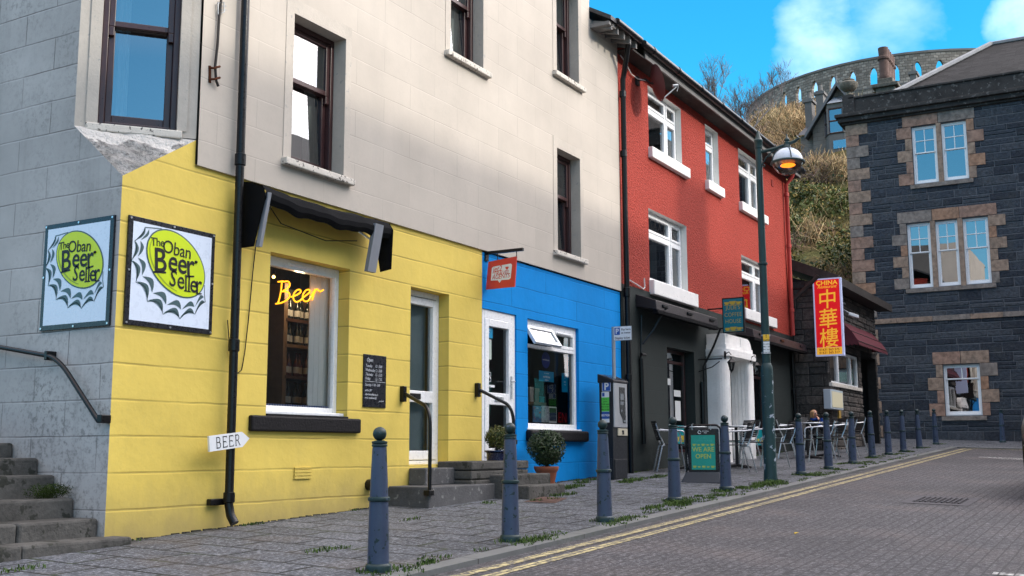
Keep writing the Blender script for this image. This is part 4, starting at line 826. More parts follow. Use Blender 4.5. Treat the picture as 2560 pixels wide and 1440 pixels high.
# hanging travel-agent sign
fj=Fr((12.32,0,0),(0,-1,0),(-1,0,0)); b=T('hanging_sign','red and white travel agents sign hanging from a black bracket over the blue shop','sign',(12.32,7.5,2.6))
mb=MB(); mb.box(12.30,12.34,6.93,7.5,2.585,2.625); mb.box(12.28,12.36,7.48,7.5,2.50,2.66)
for y in (7.32,7.03): mb.tube([(12.32,y,2.59),(12.32,y,2.50)],.006,6)
mb.build('bracket',M['black'],b)
q=[fj.hit(1222,655),fj.hit(1292,641),fj.hit(1287,717),fj.hit(1216,724)]; q=[q[0],q[1],q[2],q[3]]
M['redsign']=pm('sign_red',(.60,.045,.035),.4,.5,.04,3)
def bl(x,y): # bilinear over the sign quad, x right, y up
    t_=[q[3][i]+(q[2][i]-q[3][i])*x for i in (0,1)]; u_=[q[0][i]+(q[1][i]-q[0][i])*x for i in (0,1)]; return (t_[0]+(u_[0]-t_[0])*y,t_[1]+(u_[1]-t_[1])*y)
mb=MB(); mb.fpoly(fj,q,.012,.024); mb.build('board',M['redsign'],b)
mb=MB(); mb.fpoly(fj,[bl(.15,.30),bl(.40,.28),bl(.47,.18),bl(.53,.27),bl(.80,.26),bl(.85,.30),bl(.87,.74),bl(.82,.79),bl(.2,.79),bl(.15,.74)],.0135); mb.build('speech_bubble',M['signwhite'],b)
mb=MB(); w_=q[1][0]-q[0][0]
for s_,x,y,sz in (('jet2',.36,.60,.105),('TRAVEL',.51,.45,.082),('AGENTS',.50,.33,.082)): p=bl(x,y); mb.text(fj,p[0],p[1],.015,s_,sz,'CENTER',.002,.25,R(2),.95,.92)
p=bl(.70,.66); h=[]
for k in range(24): t_=k/24*2*math.pi; h.append((p[0]+.0016*16*math.sin(t_)**3,p[1]+.0016*(13*math.cos(t_)-5*math.cos(2*t_)-2*math.cos(3*t_)-math.cos(4*t_))))
mb.fpoly(fj,h,.015); mb.build('lettering',M['redsign'],b)
# cafe sign
fjl=Fr((20.85,0,0),(0,-1,0),(-1,0,0)); a0,z1=fjl.hit(1805,746); a1,z0=fjl.hit(1862,830); b=T('cafe_sign','teal and gold coffee house sign projecting above the white porch','sign',(20.85,7.2,2.6))
mb=MB(); mb.fb(fjl,a0,a1,z0,z1,-.05,.01); mb.tube([fjl.pt(a0,z1-.2,-.02),(20.87,7.5,z1-.2)],.015,6); mb.tube([fjl.pt(a0,z0+.1,-.02),(20.87,7.5,z0+.1)],.015,6); mb.build('frame',M['blacksill'],b)
mb=MB(); mb.fq(fjl,a0+.02,a1-.025,z0+.02,z1-.025,.0125); mb.build('panel',pm('cafe_sign_teal',(.0,.17,.24),.4,.4,.05,3),b); mb=MB(); ac=(a0+a1)/2; hh=z1-z0
for s_,z in (("JULIE'S",.66),('COFFEE',.46),('HOUSE',.27)): mb.text(fjl,ac,z0+hh*z,.015,s_,.115,'CENTER',-.012,0,0,1.02,.88)
for k,x in enumerate((-.12,0,.12)): cup(mb,fjl,ac+x-.005,z1-.13,.10 if k!=1 else .13,.015); cup(mb,fjl,ac+x-.005,z0+.055,.10 if k!=1 else .13,.015)
mb.build('lettering',M['gold'],b)
# restaurant light box
M['chinared']=emit('lit_red_plastic',(.75,.006,.012),.28,(.62,.008,.014)); M['chinayel']=emit('lit_yellow_plastic',(1.,.50,.03),.28,(.8,.42,.04)); M['lbox']=emit('lit_box_edge',(.55,.62,.95),.16,(.45,.5,.7)); M['inkred']=pm('red_ink',(.35,.01,.01),.5)
fc_=Fr((26.74,0,0),(0,-1,0),(-1,0,0)); a0,z1=fc_.hit(2031,698); a1,z0=fc_.hit(2110,888); b=T('restaurant_sign','lit red Chinese restaurant light box with yellow characters','sign',(26.8,6.9,2.3))
mb=MB(); mb.fb(fc_,a0,a1,z0,z1,-.14,0); mb.build('light_box',M['lbox'],b); mb=MB(); mb.tube([fc_.pt(a0,z1-.2,-.07),(26.81,7.5,z1-.2)],.02,6); mb.tube([fc_.pt(a0,z0+.2,-.07),(26.81,7.5,z0+.2)],.02,6); mb.build('bracket',M['black'],b)
mb=MB(); mb.fq(fc_,a0+.035,a1-.035,z0+.21,z1-.035,.003); mb.build('red_panel',M['chinared'],b); mb=MB(); mb.fq(fc_,a0+.035,a1-.035,z0+.035,z0+.205,.003); mb.build('yellow_panel',M['chinayel'],b)
mb=MB(); ac=(a0+a1)/2; mb.text(fc_,ac,z1-.165,.006,'CHINA',.15,'CENTER',.03,0,0,1.02,1.08); mb.text(fc_,ac,z1-.245,.006,'Restaurant',.105,'CENTER',.012,.3,0,.95,1.05)
for k,c_ in enumerate('中華樓'): mb.text(fc_,ac,z1-.70-.475*k,.006,c_,.50,'CENTER',.006,.08,R(3),1,.95)
mb.build('lettering',M['chinayel'],b); mb=MB(); 
for k,s_ in enumerate(('01631 563 575','01631 565 317')): mb.text(fc_,ac,z0+.13-.075*k,.006,s_,.078,'CENTER',.014,0,0,1,1.03)
mb.build('phone_numbers',M['inkred'],b)
# pay-here plate on its post
fp_=Fr((15.40,0,0),(0,-1,0),(-1,0,0)); a0,z1=fp_.hit(1535,818); a1,z0=fp_.hit(1579,849); b=T('parking_sign','small blue and white pay at meter plate on a thin grey post','sign',(15.44,7.07,gz(15.44,7.07)))
mb=MB(); ap=fp_.hit(1531,860)[0]; mb.tube([(15.44,-ap,gz(15.4,7.1)-.05),(15.44,-ap,z1+.01)],.028,10); mb.build('post',M['steel'],b,smooth=True)
mb=MB(); mb.fb(fp_,a0-.02,a1+.006,z0-.006,z1+.006,0,.012); mb.build('plate',M['bluegrey'],b); mb=MB(); mb.fq(fp_,a0,a1,z0,z1,.0135); mb.build('face',M['signwhite'],b)
mb=MB(); mb.fq(fp_,a0+.012,a0+.105,z1-.125,z1-.012,.015); mb.build('symbol_panel',M['signblue'],b); mb=MB(); mb.text(fp_,a0+.058,z1-.105,.0165,'P',.11,'CENTER',.02); mb.build('symbol',M['signwhite'],b)
mb=MB(); mb.text(fp_,(a0+.12+a1)/2,z1-.06,.0155,'Pay here',.045,'CENTER',.015); mb.text(fp_,(a0+.12+a1)/2,z1-.11,.0155,'at meter',.045,'CENTER',.015); mb.text(fp_,(a0+a1)/2,z0+.018,.0155,'Display ticket',.047,'CENTER',.015); mb.build('lettering',M['ink'],b)
# ================================================================ ticket machine
mx0,my0=15.22,7.02; mw=fa(1566,1000,my0)[0]-mx0; mv=-Fr((mx0,0,0),(0,-1,0),(-1,0,0)).hit(1498,1000)[0]; mz0=gz(mx0,my0)-.02; mzt=fa(1531,948,my0)[1]; mzb=mzt+.09
b=T('ticket_machine','black parking ticket machine with a silver front and blue P sticker','ticket machine',(mx0+.2,my0+.15,mz0))
M['meter']=pm('meter_dark_paint',(.012,.014,.019),.45,.4,.2,4,.1,60)
mb=MB(); mb.hexa([(mx0,my0,mz0),(mx0+mw,my0,mz0),(mx0+mw,mv,mz0),(mx0,mv,mz0),(mx0,my0,mzt-.05),(mx0+mw,my0,mzt-.05),(mx0+mw,mv,mzt-.05),(mx0,mv,mzt-.05)]); mb.box(mx0-.012,mx0,my0+.02,mv-.02,mz0,mz0+.34); mb.box(mx0+.03,mx0+mw-.03,my0-.012,my0,mz0+.04,mz0+.33); mb.build('cabinet',M['meter'],b,bevel=.012)
mb=MB(); mb.hexa([(mx0-.02,my0-.03,mzt-.05),(mx0+mw+.02,my0-.03,mzt-.05),(mx0+mw+.02,mv+.02,mzt-.05),(mx0-.02,mv+.02,mzt-.05),(mx0-.02,my0-.03,mzt-.01),(mx0+mw+.02,my0-.03,mzt-.01),(mx0+mw+.02,mv+.02,mzb),(mx0-.02,mv+.02,mzb)]); mb.build('hood',M['meter'],b,bevel=.012)
mb=MB(); mb.q((mx0+.03,my0+.0,mzt+.006),(mx0+mw-.03,my0,mzt+.006),(mx0+mw-.03,mv-.05,mzb-.006),(mx0+.03,mv-.05,mzb-.006),n=UP); mb.build('solar_panel',pm('solar_glass',(.04,.06,.09),.15,.5,.05,3),b)
fm=Fr((0,my0,0),(1,0,0),(0,-1,0)); fl=Fr((mx0,0,0),(0,-1,0),(-1,0,0))
zz=lambda y:fa(1548,y,my0)[1]
mb=MB(); mb.fb(fm,mx0+.015,mx0+mw-.01,zz(1069),zz(958),0,.02); mb.build('front_plate',pm('brushed_silver',(.42,.44,.47),.4,.5,.06,9,metal=.5),b,bevel=.012)
mb=MB(); A=lambda f:mx0+mw*f
mb.fpoly(fm,[(A(.38),zz(968)),(A(.80),zz(968)),(A(.84),zz(1058)),(A(.62),zz(1058)),(A(.60),zz(1048)),(A(.40),zz(1032))],.0225); mb.build('display_recess',M['boardb'],b)
mb=MB(); mb.fb(fm,A(.46),A(.70),zz(1000),zz(984),.023,.026); mb.fb(fm,A(.44),A(.66),zz(1012),zz(1004),.023,.03); mb.fb(fm,A(.5),A(.56),zz(1030),zz(1024),.023,.03); mb.fb(fm,A(.66),A(.8),zz(1055),zz(1050),.023,.03); mb.build('screen_and_buttons',pm('meter_grey',(.16,.18,.2),.3),b)
mb=MB(); mb.fb(fm,mx0+mw*.3,mx0+mw-.01,zz(1089),zz(1071),0,.016); mb.build('coin_plate',pm('coin_plate_cream',(.45,.42,.33),.5,.3,.05,5),b,bevel=.004); mb=MB(); mb.fb(fm,A(.58),A(.72),zz(1086),zz(1076),.015,.018); mb.build('coin_tray',M['boardb'],b)
def lq(x0,y0,x1,y1): a_,zt_=fl.hit(x0,y0); b_,zb_=fl.hit(x1,y1); return a_,b_,zb_,zt_
a_,b_,zb_,zt_=lq(1505,954,1527,978); mb=MB(); mb.fq(fl,a_,b_,zb_,zt_,.003); st1=mb.build('parking_sticker',M['signblue'],b); mb=MB(); mb.text(fl,(a_+b_)/2,zb_+.025,.005,'P',(zt_-zb_)*1.0,'CENTER',.03); ring(mb,fl,a_,b_,zb_,zt_,.006,.003,.0045); mb.build('symbol',M['signwhite'],st1)
a_,b_,zb_,zt_=lq(1504,980,1524,1056); mb=MB(); mb.fq(fl,a_,b_,zb_,zt_,.003); s2_=mb.build('tariff_sticker',M['signwhite'],b); h=zt_-zb_
mb=MB(); mb.fq(fl,a_,b_,zb_+h*.36,zt_-h*.18,.0045); mb.build('green_panel',pm('sticker_green',(.10,.55,.08),.4),s2_); mb=MB(); mb.fq(fl,a_,b_,zb_+h*.12,zb_+h*.35,.0045); mb.fq(fl,a_+.01,a_+.05,zt_-h*.15,zt_-h*.03,.0045); mb.build('blue_panel',M['signblue'],s2_)
mb=MB(); 
for k in range(5): mb.text(fl,(a_+b_)/2,zt_-h*(.25+.085*k),.006,('Pay by','phone','Tariffs apply','8am to 6pm','Mon to Sun')[k],.026,'CENTER',.01)
mb.build('lettering',M['ink'],s2_); mb=MB(); mb.text(fl,(a_+b_)/2,zb_+h*.2,.006,'807928',.045,'CENTER',.02); mb.build('number',M['signwhite'],s2_)
# ================================================================ pavement board
bx,by=15.62,5.74; bz=gz(bx,by); b=T('pavement_board','black swinging pavement board with teal WE ARE OPEN poster','pavement sign',(bx,by,bz))
f0=Fr((bx,by,bz),(.10,-1,0),(-1,-.10,0)); f0.n=Vector((-1,-.10,0)).normalized()
mb=MB(); mb.hexa([f0.pt(-.32,-.02,.20),f0.pt(.32,-.02,.20),f0.pt(.32,-.02,-.20),f0.pt(-.32,-.02,-.20),f0.pt(-.26,.15,.07),f0.pt(.26,.15,.07),f0.pt(.26,.15,-.07),f0.pt(-.26,.15,-.07)]); mb.build('base',pm('board_base_rubber',(.028,.034,.044),.6,.35,.1,5),b,bevel=.03,seg=3)
pts=[f0.pt(-.265,.08,0),f0.pt(-.265,.75,0)]+[f0.pt(-.185-.08*math.cos(a),.75+.08*math.sin(a),0) for a in (.4,.8,1.2,1.57)]+[f0.pt(.185+.08*math.sin(a),.75+.08*math.cos(a),0) for a in (0,.4,.8,1.2)]+[f0.pt(.265,.75,0),f0.pt(.265,.08,0)]
mb=MB(); mb.tube(pts,.016,8); mb.build('hoop',M['black'],b,smooth=True)
mb=MB(); mb.fb(f0,-.235,.235,.14,.78,-.018,.018); pn=mb.build('panel',M['boardb'],b,bevel=.02,seg=3)
M['poster']=pm('poster_teal',(.02,.34,.27),.4,.4,.06,3); M['posterpale']=pm('poster_pale_teal',(.06,.45,.38),.4); M['posteryel']=pm('poster_yellow',(.42,.55,.12),.4)
mb=MB(); mb.fq(f0,-.18,.18,.18,.685,.020); mb.build('poster',M['poster'],b); mb=MB(); mb.text(f0,0,.445,.022,'WE ARE',.092,'CENTER',.02); mb.text(f0,0,.345,.022,'OPEN',.092,'CENTER',.02)
for i in range(5):
    for z in (.535,.215): cup(mb,f0,-.135+.0675*i,z,.035 if i%2 else .05,.022)
mb.build('lettering',M['posteryel'],b); mb=MB()
for s_,z in (("JULIE'S",.63),('COFFEE HOUSE',.59)): mb.text(f0,0,z,.022,s_,.04)
mb.build('heading',M['posterpale'],b); mb=MB(); mb.text(f0,.04,.735,.02,'VICTORIA',.022,'CENTER',.02); mb.text(f0,.04,.712,.02,'FLEX',.02,'CENTER',.02)
mb.stroke(f0,[(-.05+.022*math.cos(t),.728+.022*math.sin(t)) for t in [k*.4 for k in range(15)]],.009,.02); mb.build('maker_mark',M['signwhite'],b)
mb=MB(); mb.tube([f0.pt(-.16,.76,.02),f0.pt(-.16,.845,.02),f0.pt(-.14,.85,.02)],.006,6); mb.tube([f0.pt(.12,.76,.02),f0.pt(.12,.82,.02)],.006,6); mb.build('clip',M['alu'],b)
# ================================================================ awnings
M['armgrey']=pm('awning_arm_grey',(.24,.255,.285),.55,.35,.05,5)
# black folded canopy over the beer window
b=T('awning','folded black canvas awning on aluminium arms over the yellow shop window','awning',(8.6,7.5,2.3))
E0,E1,PR=7.72,9.76,.36; N=40
def prof(s):   # s along the width 0..1 : sagging folded canvas, wall edge / front top / front hem
    sg=math.sin(math.pi*s); w_=.007*math.sin(s*19)+.004*math.sin(s*41+1)
    return [(-.005,2.60-.02*sg),(.12,2.575-.03*sg+w_),(.25,2.53-.04*sg+w_),(.30,2.46-.05*sg+w_),(.295,2.40-.04*sg+w_*1.5),(.26,2.35-.04*sg+w_*2)]
mb=MB()
R_=[]
for i in range(N+1):
    s=i/N; u=E0+(E1-E0)*s; R_.append([Vector((u,7.47-d,z)) for d,z in prof(s)])
for i in range(N):
    for j in range(5): mb.q(R_[i][j],R_[i+1][j],R_[i+1][j+1],R_[i][j+1])
mb.build('canopy',M['fabric'],b,smooth=True)
for u,sg in ((E0,-1),(E1,1)):
    mb=MB(); P=[(.05,2.6),(.12,2.57),(.26,2.52),(.31,2.44),(.29,2.0),(.14,1.98),(.10,2.2)] if sg>0 else [(0,2.6),(.12,2.57),(.28,2.5),(.30,2.40),(.17,1.94),(.0,1.94)]
    mb.q(*[(u,7.47-d,z) for d,z in P]); mb.q(*[(u+.01*sg,7.47-d,z) for d,z in P]); mb.build('side_curtain',M['fabric'],b)
mb=MB()
for u0,us in ((7.76,(0,)),(9.56,(0,-.035,-.07,-.105))):
    for k in us:
        u=u0+k; mb=MB(); l=.035; p0=(u,7.47-.33,2.45); mb.hexa([(u-.02,7.30-.0,1.94),(u+.02,7.30,1.94),(u+.02,7.25,1.94),(u-.02,7.25,1.94),(u-.02,7.20,2.46),(u+.02,7.20,2.46),(u+.02,7.15,2.46),(u-.02,7.15,2.46)]); mb.build('arm',M['armgrey'],b)
for a,c in (((7.76,7.2,2.25),(8.05,7.38,2.44)),((9.56,7.22,2.25),(9.28,7.36,2.42))): mb=MB(); mb.tube([a,c],.012,6); mb.build('stay',M['alu'],b)
mb=MB(); mb.tube([(8.0,7.38,2.40),(8.2,7.4,2.26),(8.9,7.4,2.20),(9.4,7.38,2.28)],.006,5); mb.build('cord',M['black'],b)
# brown awning boxes on the cafe front
def box_awn(u0,u1,label):
    b=T('awning',label,'awning',(u0,7.5,2.4)); mb=MB(); mb.hexa([(u0,7.10,2.36),(u1,7.10,2.36),(u1,7.49,2.44),(u0,7.49,2.44),(u0,7.12,2.53),(u1,7.12,2.53),(u1,7.49,2.66),(u0,7.49,2.66)]); mb.build('cassette',pm('brown_awning_box',(.022,.018,.021),.5,.4,.15,4),b,bevel=.012)
    mb=MB(); mb.box(u0+.02,u1-.02,7.09,7.2,2.30,2.36); mb.build('valance',M['fabric'],b,bevel=.01)
    mb=MB()
    for s in (.12,.5,.88): u=u0+(u1-u0)*s; mb.box(u-.12,u+.12,7.085,7.11,2.43,2.48)
    mb.build('bracket',M['black'],b,bevel=.008)
box_awn(17.25,20.35,'long brown folded awning box over the cafe window left of the porch'); box_awn(22.55,26.75,'long brown folded awning box over the cafe window right of the porch')
# maroon awning on the restaurant
b=T('awning','faded maroon fabric awning over the restaurant door','awning',(30,6.6,3)); mb=MB(); n=22; u0,u1=28.35,31.9
T0,T1,F0,F1=3.24,3.24,2.72,2.60
mb.q((u0,6.64,3.26),(u1,6.64,3.26),(u1,6.38,2.98),(u0,6.38,2.98)); mb.q((u0,6.38,2.98),(u1,6.38,2.98),(u1,6.22,2.72),(u0,6.22,2.72)); mb.q((u0,6.64,3.26),(u0,6.38,2.98),(u0,6.22,2.72),(u0,6.64,2.72)); mb.q((u1,6.64,3.26),(u1,6.38,2.98),(u1,6.22,2.72),(u1,6.64,2.72))
for i in range(n):
    a=u0+(u1-u0)*i/n; c=u0+(u1-u0)*(i+1)/n; m_=(a+c)/2; mb.q((a,6.22,2.72),(c,6.22,2.72),(c,6.215,2.645),(m_,6.21,2.61),(a,6.215,2.645))
for i in range(4): a=6.22+.105*i; mb.q((u0-.002,a,2.72),(u0-.002,a+.105,2.72),(u0-.004,a+.105,2.65),(u0-.004,a+.05,2.61),(u0-.004,a,2.65))
mb.build('canopy',pm('maroon_canvas',(.115,.030,.040),.85,.2,.25,3,.2,90),b); mb=MB(); mb.tube([(u0,6.38,2.985),(u1,6.38,2.985)],.012,6); mb.tube([(u0,6.22,2.725),(u1,6.22,2.725)],.012,6); mb.build('awning_frame',M['wood'],b)
# ================================================================ hand rails
def rail(label,pts,r,plates,mat='black'):
    b=T('handrail',label,'handrail',pts[-1]); mb=MB(); mb.tube(pts,r,12); mb.build('rail',M[mat],b,smooth=True)
    for (lo,hi) in plates: mb=MB(); mb.box(lo[0],hi[0],lo[1],hi[1],lo[2],hi[2]); mb.build('fixing',M[mat],b,bevel=.006)
def arc(p0,p1,p2,n=7): # quadratic corner
    p0,p1,p2=map(Vector,(p0,p1,p2)); return [p0*(1-t)**2+p1*2*t*(1-t)+p2*t*t for t in [i/n for i in range(n+1)]]
def door_rail(label,xw,yw,xb,yb,xt,yt,V1):
    uw,zw=fa(xw,yw,7.46); ub,zb_=fa(xb,yb,V1); ut,zt_=fa(xt,yt,V1)
    pw=Vector((uw,7.44,zw)); k=Vector((ub,V1,zt_)); 
    rail(label,[pw,pw+(Vector((ub,V1,zt_+.06))-pw)*.72]+arc(pw+(Vector((ub,V1,zt_+.06))-pw)*.78,Vector((ub,V1,zt_+.04)),Vector((ub,V1,zt_-.16)))+[Vector((ub,V1,zb_))],.021,[((uw-.03,7.44,zw-.09),(uw+.03,7.5,zw+.09)),((ub-.05,V1-.03,zb_-.03),(ub+.05,V1+.05,zb_+.03))])
door_rail('black tubular handrail by the door of the yellow shop',1010,985,1074,1232,1076,1035,6.92); door_rail('black tubular handrail over the dark steps of the blue shop',1196,975,1284,1105,1287,1030,7.05)
f6=Fr((6.22,0,0),(0,-1,0),(-1,0,0)); P=[f6.hit(x,y) for x,y in ((0,868),(118,889),(146,896),(246,1052),(262,1050))]; P=[Vector((6.22,-a,z)) for a,z in P]
P0=P[0]+(P[0]-P[1])*1.2
rail('black iron handrail on the grey gable wall above the old steps',[P0,P[0],P[1]]+arc(P[1],P[2],P[2]+(P[3]-P[2])*.25)+[P[3]],.021,[((6.2,P[3].y-.06,P[3].z-.02),(6.3,P[3].y-.0,P[3].z+.05)),((6.2,P[1].y-.02,P[1].z-.04),(6.3,P[1].y+.02,P[1].z+.04))])
# loose cables
def cable(name,label,pts,r,mat='black'): mb=MB(); mb.tube(pts,r,6); return tag(mb.build(name,M[mat],smooth=True),label,'cable')
cp=[Vector((fa(x,y,7.485)[0],7.485,fa(x,y,7.485)[1])) for x,y in ((641,600),(632,680),(622,790),(612,880),(604,925),(594,933),(583,922),(575,880),(571,830),(569,800))]
cable('cable','thin loose black cable looping down the yellow wall beside the drainpipe',cp,.0055)
# old bent cable end with rusty brackets up on the cream wall
b=T('cable_bracket','rusty bracket holding a bent cable end high on the cream wall','bracket',(7.25,7.45,3.9))
q=lambda x,y,v=7.44:Vector((fa(x,y,v)[0],v,fa(x,y,v)[1]))
mb=MB(); mb.tube([q(553,0),q(548,40),q(544,110),q(538,165),q(540,200),q(546,216)],.013,8); mb.build('cable',M['wood'],b,smooth=True)
mb=MB(); 
for y in (170,198): mb.tube([q(522,y,7.47),q(536,y,7.42),q(550,y-4,7.42)],.011,6)
mb.tube([q(524,165,7.47),q(524,207,7.47)],.016,6); mb.build('rusty_clamp',pm('rust',(.10,.035,.018),.9,.1,.5,20),b)
mb=MB(); mb.tube([q(543,8),q(560,6),q(561,30),q(545,36),q(545,8)],.006,5); mb.tube([q(550,15),q(566,15)],.005,5); mb.tube([q(550,25),q(566,25)],.005,5); mb.build('wire_cage',M['steel'],b)
# ================================================================ satellite dish
b=T('satellite_dish','dark brown satellite dish on an arm high on the red wall','satellite dish',(17.5,7.5,6.5)); 
dc=Vector((17.52,7.10,6.45)); dn=Vector((.64,-.72,.25)).normalized(); a1_=dn.cross(UP).normalized(); a2_=a1_.cross(dn)
mb=MB(); n=24; rings=[(0,0)]; 
for r_ in (0.0,.08,.16,.24,.31): pass
V=[]
for k,r_ in enumerate((.001,.08,.16,.24,.30)):
    for i in range(n): t_=i*2*math.pi/n; V.append(dc+(a1_*math.cos(t_)+a2_*math.sin(t_)*1.12)*r_+dn*(r_*r_*.9-.08))
base=len(mb.v); mb.v+=V
for k in range(4):
    for i in range(n): j=(i+1)%n; mb.f.append((base+k*n+i,base+k*n+j,base+(k+1)*n+j,base+(k+1)*n+i)); mb.m.append(0)
mb.build('dish',pm('dish_brown',(.15,.075,.075),.5,.35,.12,5),b,smooth=True)
mb=MB(); mb.tube([(17.5,7.5,6.55),(17.5,7.33,6.55),(17.52,7.26,6.48),dc-dn*.1],.018,8); mb.box(17.44,17.56,7.46,7.5,6.46,6.62); mb.build('wall_bracket',M['wood'],b)
lp=dc+dn*.36-a2_*.12; mb=MB(); mb.tube([dc-a2_*.32-dn*.02,lp],.012,6); mb.tube([lp,lp-dn*.10+a2_*.01],.028,8); mb.tube([lp-a2_*.02,lp-a2_*.1-dn*.05],.007,5); mb.build('receiver_arm',M['steel'],b,smooth=True)
mb=MB(); mb.tube([(16.75,7.47,6.78),(16.95,7.47,6.72),(17.2,7.47,6.58),(17.45,7.45,6.56),(17.52,7.3,6.52)],.010,6); mb.build('cable',M['offwhite'],b,smooth=True)
# ================================================================ porch lanterns
def lantern(label,p,lit):
    b=T('wall_lantern',label,'lantern',p); x,y,z=p; mb=MB(); mb.lathe([(.001,0),(.055,.0),(.05,.02),(.02,.03)],(0,0,0),14); mb.v=[Vector((x+v.x*.9,y+.13-v.z,z+.10+v.y*1.5)) for v in mb.v]; mb.tube([(x,y+.12,z+.12),(x,y+.04,z+.16),(x,y,z+.10)],.010,6)
    mb.lathe([(.012,.02),(.012,.06)],(x,y,z),8); mb.build('bracket',M['black'],b,smooth=True)
    mb=MB(); mb.lathe([(.02,.02),(.05,-.01),(.085,-.045),(.085,-.052)],(x,y,z),6); mb.build('cap',M['black'],b)
    mb=MB()
    for k in range(6): a=k*math.pi/3; mb.tube([(x+.065*math.cos(a),y+.065*math.sin(a),z-.05),(x+.035*math.cos(a),y+.035*math.sin(a),z-.19)],.007,5)
    mb.lathe([(.045,-.185),(.04,-.2),(.012,-.225),(.006,-.25)],(x,y,z),8); mb.build('cage',M['black'],b)
    mb=MB(); mb.lathe([(.06,-.053),(.032,-.185)],(x,y,z),6,cap=False); mb.build('glass',glass('lantern_glass',(.7,.7,.7),1.4),b)
    if lit: mb=MB(); mb.ball((x,y,z-.12),.016,8,sz=2.2); mb.build('bulb',M['signwhite'],b,smooth=True)
u,z=fa(1828,900,6.93); lantern('black carriage lantern on the left column of the white porch',(u,6.93,z),False); u,z=fa(1891,908,6.93); lantern('black carriage lantern with pale bulb on the right column of the white porch',(u,6.93,z),True)
# ================================================================ menu box, cctv camera, floodlight on the restaurant
b=T('menu_box','white menu display box on the restaurant wall below the window','menu box',(27.3,6.5,1.2)); mb=MB(); u0,z0=fa(2078,1022,6.48); u1,z1=fa(2107,978,6.48); mb.box(u0,u1,6.48,6.65,z0,z1); mb.build('case',pm('menu_case',(.42,.48,.54),.4,.4,.05,4),b,bevel=.012)
mb=MB(); mb.box(u0+.12,u1-.08,6.472,6.48,z0+.05,z1-.05); mb.build('menu',emit('lit_menu',(1,.85,.5),.10,(.5,.47,.35)),b); u,z=fa(2100,1036,6.6); mb=MB(); mb.box(u-.1,u+.12,6.6,6.65,z-.12,z+.10); mb.build('notice',pm('ochre_notice',(.35,.22,.05),.8),b)
b=T('security_camera','small white security camera under the restaurant roof edge','camera',(30.9,6.3,3.6)); u,z=fa(2137,786,6.3); mb=MB(); mb.hexa([(u-.12,6.42,z-.02),(u+.0,6.20,z-.10),(u+.07,6.24,z-.10),(u-.05,6.46,z-.02),(u-.12,6.42,z+.06),(u+.0,6.20,z-.02),(u+.07,6.24,z-.02),(u-.05,6.46,z+.06)]); mb.build('housing',M['white'],b,bevel=.01); mb=MB(); mb.tube([(u-.06,6.64,z+.2),(u-.06,6.42,z+.02)],.02,6); mb.tube([(u-.6,6.64,z+.24),(u-.6,6.45,z+.24),(u-.35,6.45,z+.24)],.015,6); mb.build('bracket',M['steel'],b)
# ================================================================ cafe chairs and tables
def chair():
    b=T('cafe_chair','x','chair',group='aluminium cafe chairs')
    for s in (-1,1):
        x=.235*s
        mb=MB(); mb.tube([(x*.98,.25,-.0),(x*.96,.20,.30),(x,.18,.46),(x*1.05,.175,.60)]+arc((x*1.06,.175,.60),(x*1.08,.175,.675),(x*1.06,.10,.68))+[(x*1.05,-.10,.685),(x*1.0,-.235,.70)],.0125,8); mb.build('arm',M['alu'],b,smooth=True)
        mb=MB(); mb.tube([(x*1.0,-.30,0),(x*.92,-.20,.42),(x*.9,-.17,.45)],.0125,8); mb.build('leg',M['alu'],b,smooth=True)
        mb=MB(); mb.tube([(x*.9,-.16,.43),(x*.9,-.24,.60),(x*.92,-.30,.80)],.0125,8); mb.build('back_post',M['alu'],b,smooth=True)
    mb=MB(); mb.tube([(-.22,.19,.435),(.22,.19,.435)],.010,6); mb.build('cross_bar',M['alu'],b,smooth=True); mb=MB(); mb.tube([(-.215,-.17,.435),(.215,-.17,.435)],.010,6); mb.build('cross_bar',M['alu'],b,smooth=True)
    mb=MB()
    for k in range(9): y=-.18+k*.046; mb.box(-.215,.215,y,y+.040,.448,.462)
    mb.build('seat',M['slat'],b,bevel=.004)
    mb=MB()
    for k in range(9):
        z=.52+k*.036; y=-.185-(z-.45)*.30; N=6
        for i in range(N):
            t0,t1=-1+2*i/N,-1+2*(i+1)/N; f=lambda t_:(.222*t_,y-.05*(1-t_*t_))
            (xa,ya),(xb,yb)=f(t0),f(t1); mb.hexa([(xa,ya-.006,z),(xb,yb-.006,z),(xb,yb+.006,z),(xa,ya+.006,z),(xa,ya-.016,z+.031),(xb,yb-.016,z+.031),(xb,yb-.004,z+.031),(xa,ya-.004,z+.031)])
    mb.build('backrest',M['slat'],b); return b
M['slat']=pm('dark_chair_slats',(.018,.017,.019),.5,.4,.3,6)
c0=chair()
def setup(x,y,V): # pixel column at street depth V
    d=ray(x,1160); p=d*(V/d.y); return p.x,V
CH=[(1682,7.02,R(-150),'dark slatted cafe chair left of the teal pavement board, against the green-black wall'),(1838,6.05,R(32),'dark slatted cafe chair right of the teal pavement board, turned towards the wall'),(1884,6.15,R(28),'dark slatted cafe chair in front of the white porch, just left of the lamp post'),(1945,5.80,R(35),'dark slatted cafe chair just right of the lamp post, back towards it'),(1972,6.55,R(-145),'cafe chair facing the far tables beside the right cafe window'),(2046,5.75,R(30),'cafe chair tucked under the far tables in front of the seated woman'),(2078,5.85,R(38),'cafe chair between the two bollards below the seated woman'),(2106,5.7,R(25),'cafe chair turned sideways left of the bollard below the menu box'),(2128,6.1,R(45),'cafe chair at the far end of the tables under the menu box'),(1853,6.6,R(60),'cafe chair half hidden at the table beside the porch column')]
for i,(x,V,a,l) in enumerate(CH):
    o=c0 if i==0 else copy_tree(c0); X,Y=setup(x,0,V); place(o,(X,Y,gz(X,Y)),a,l)
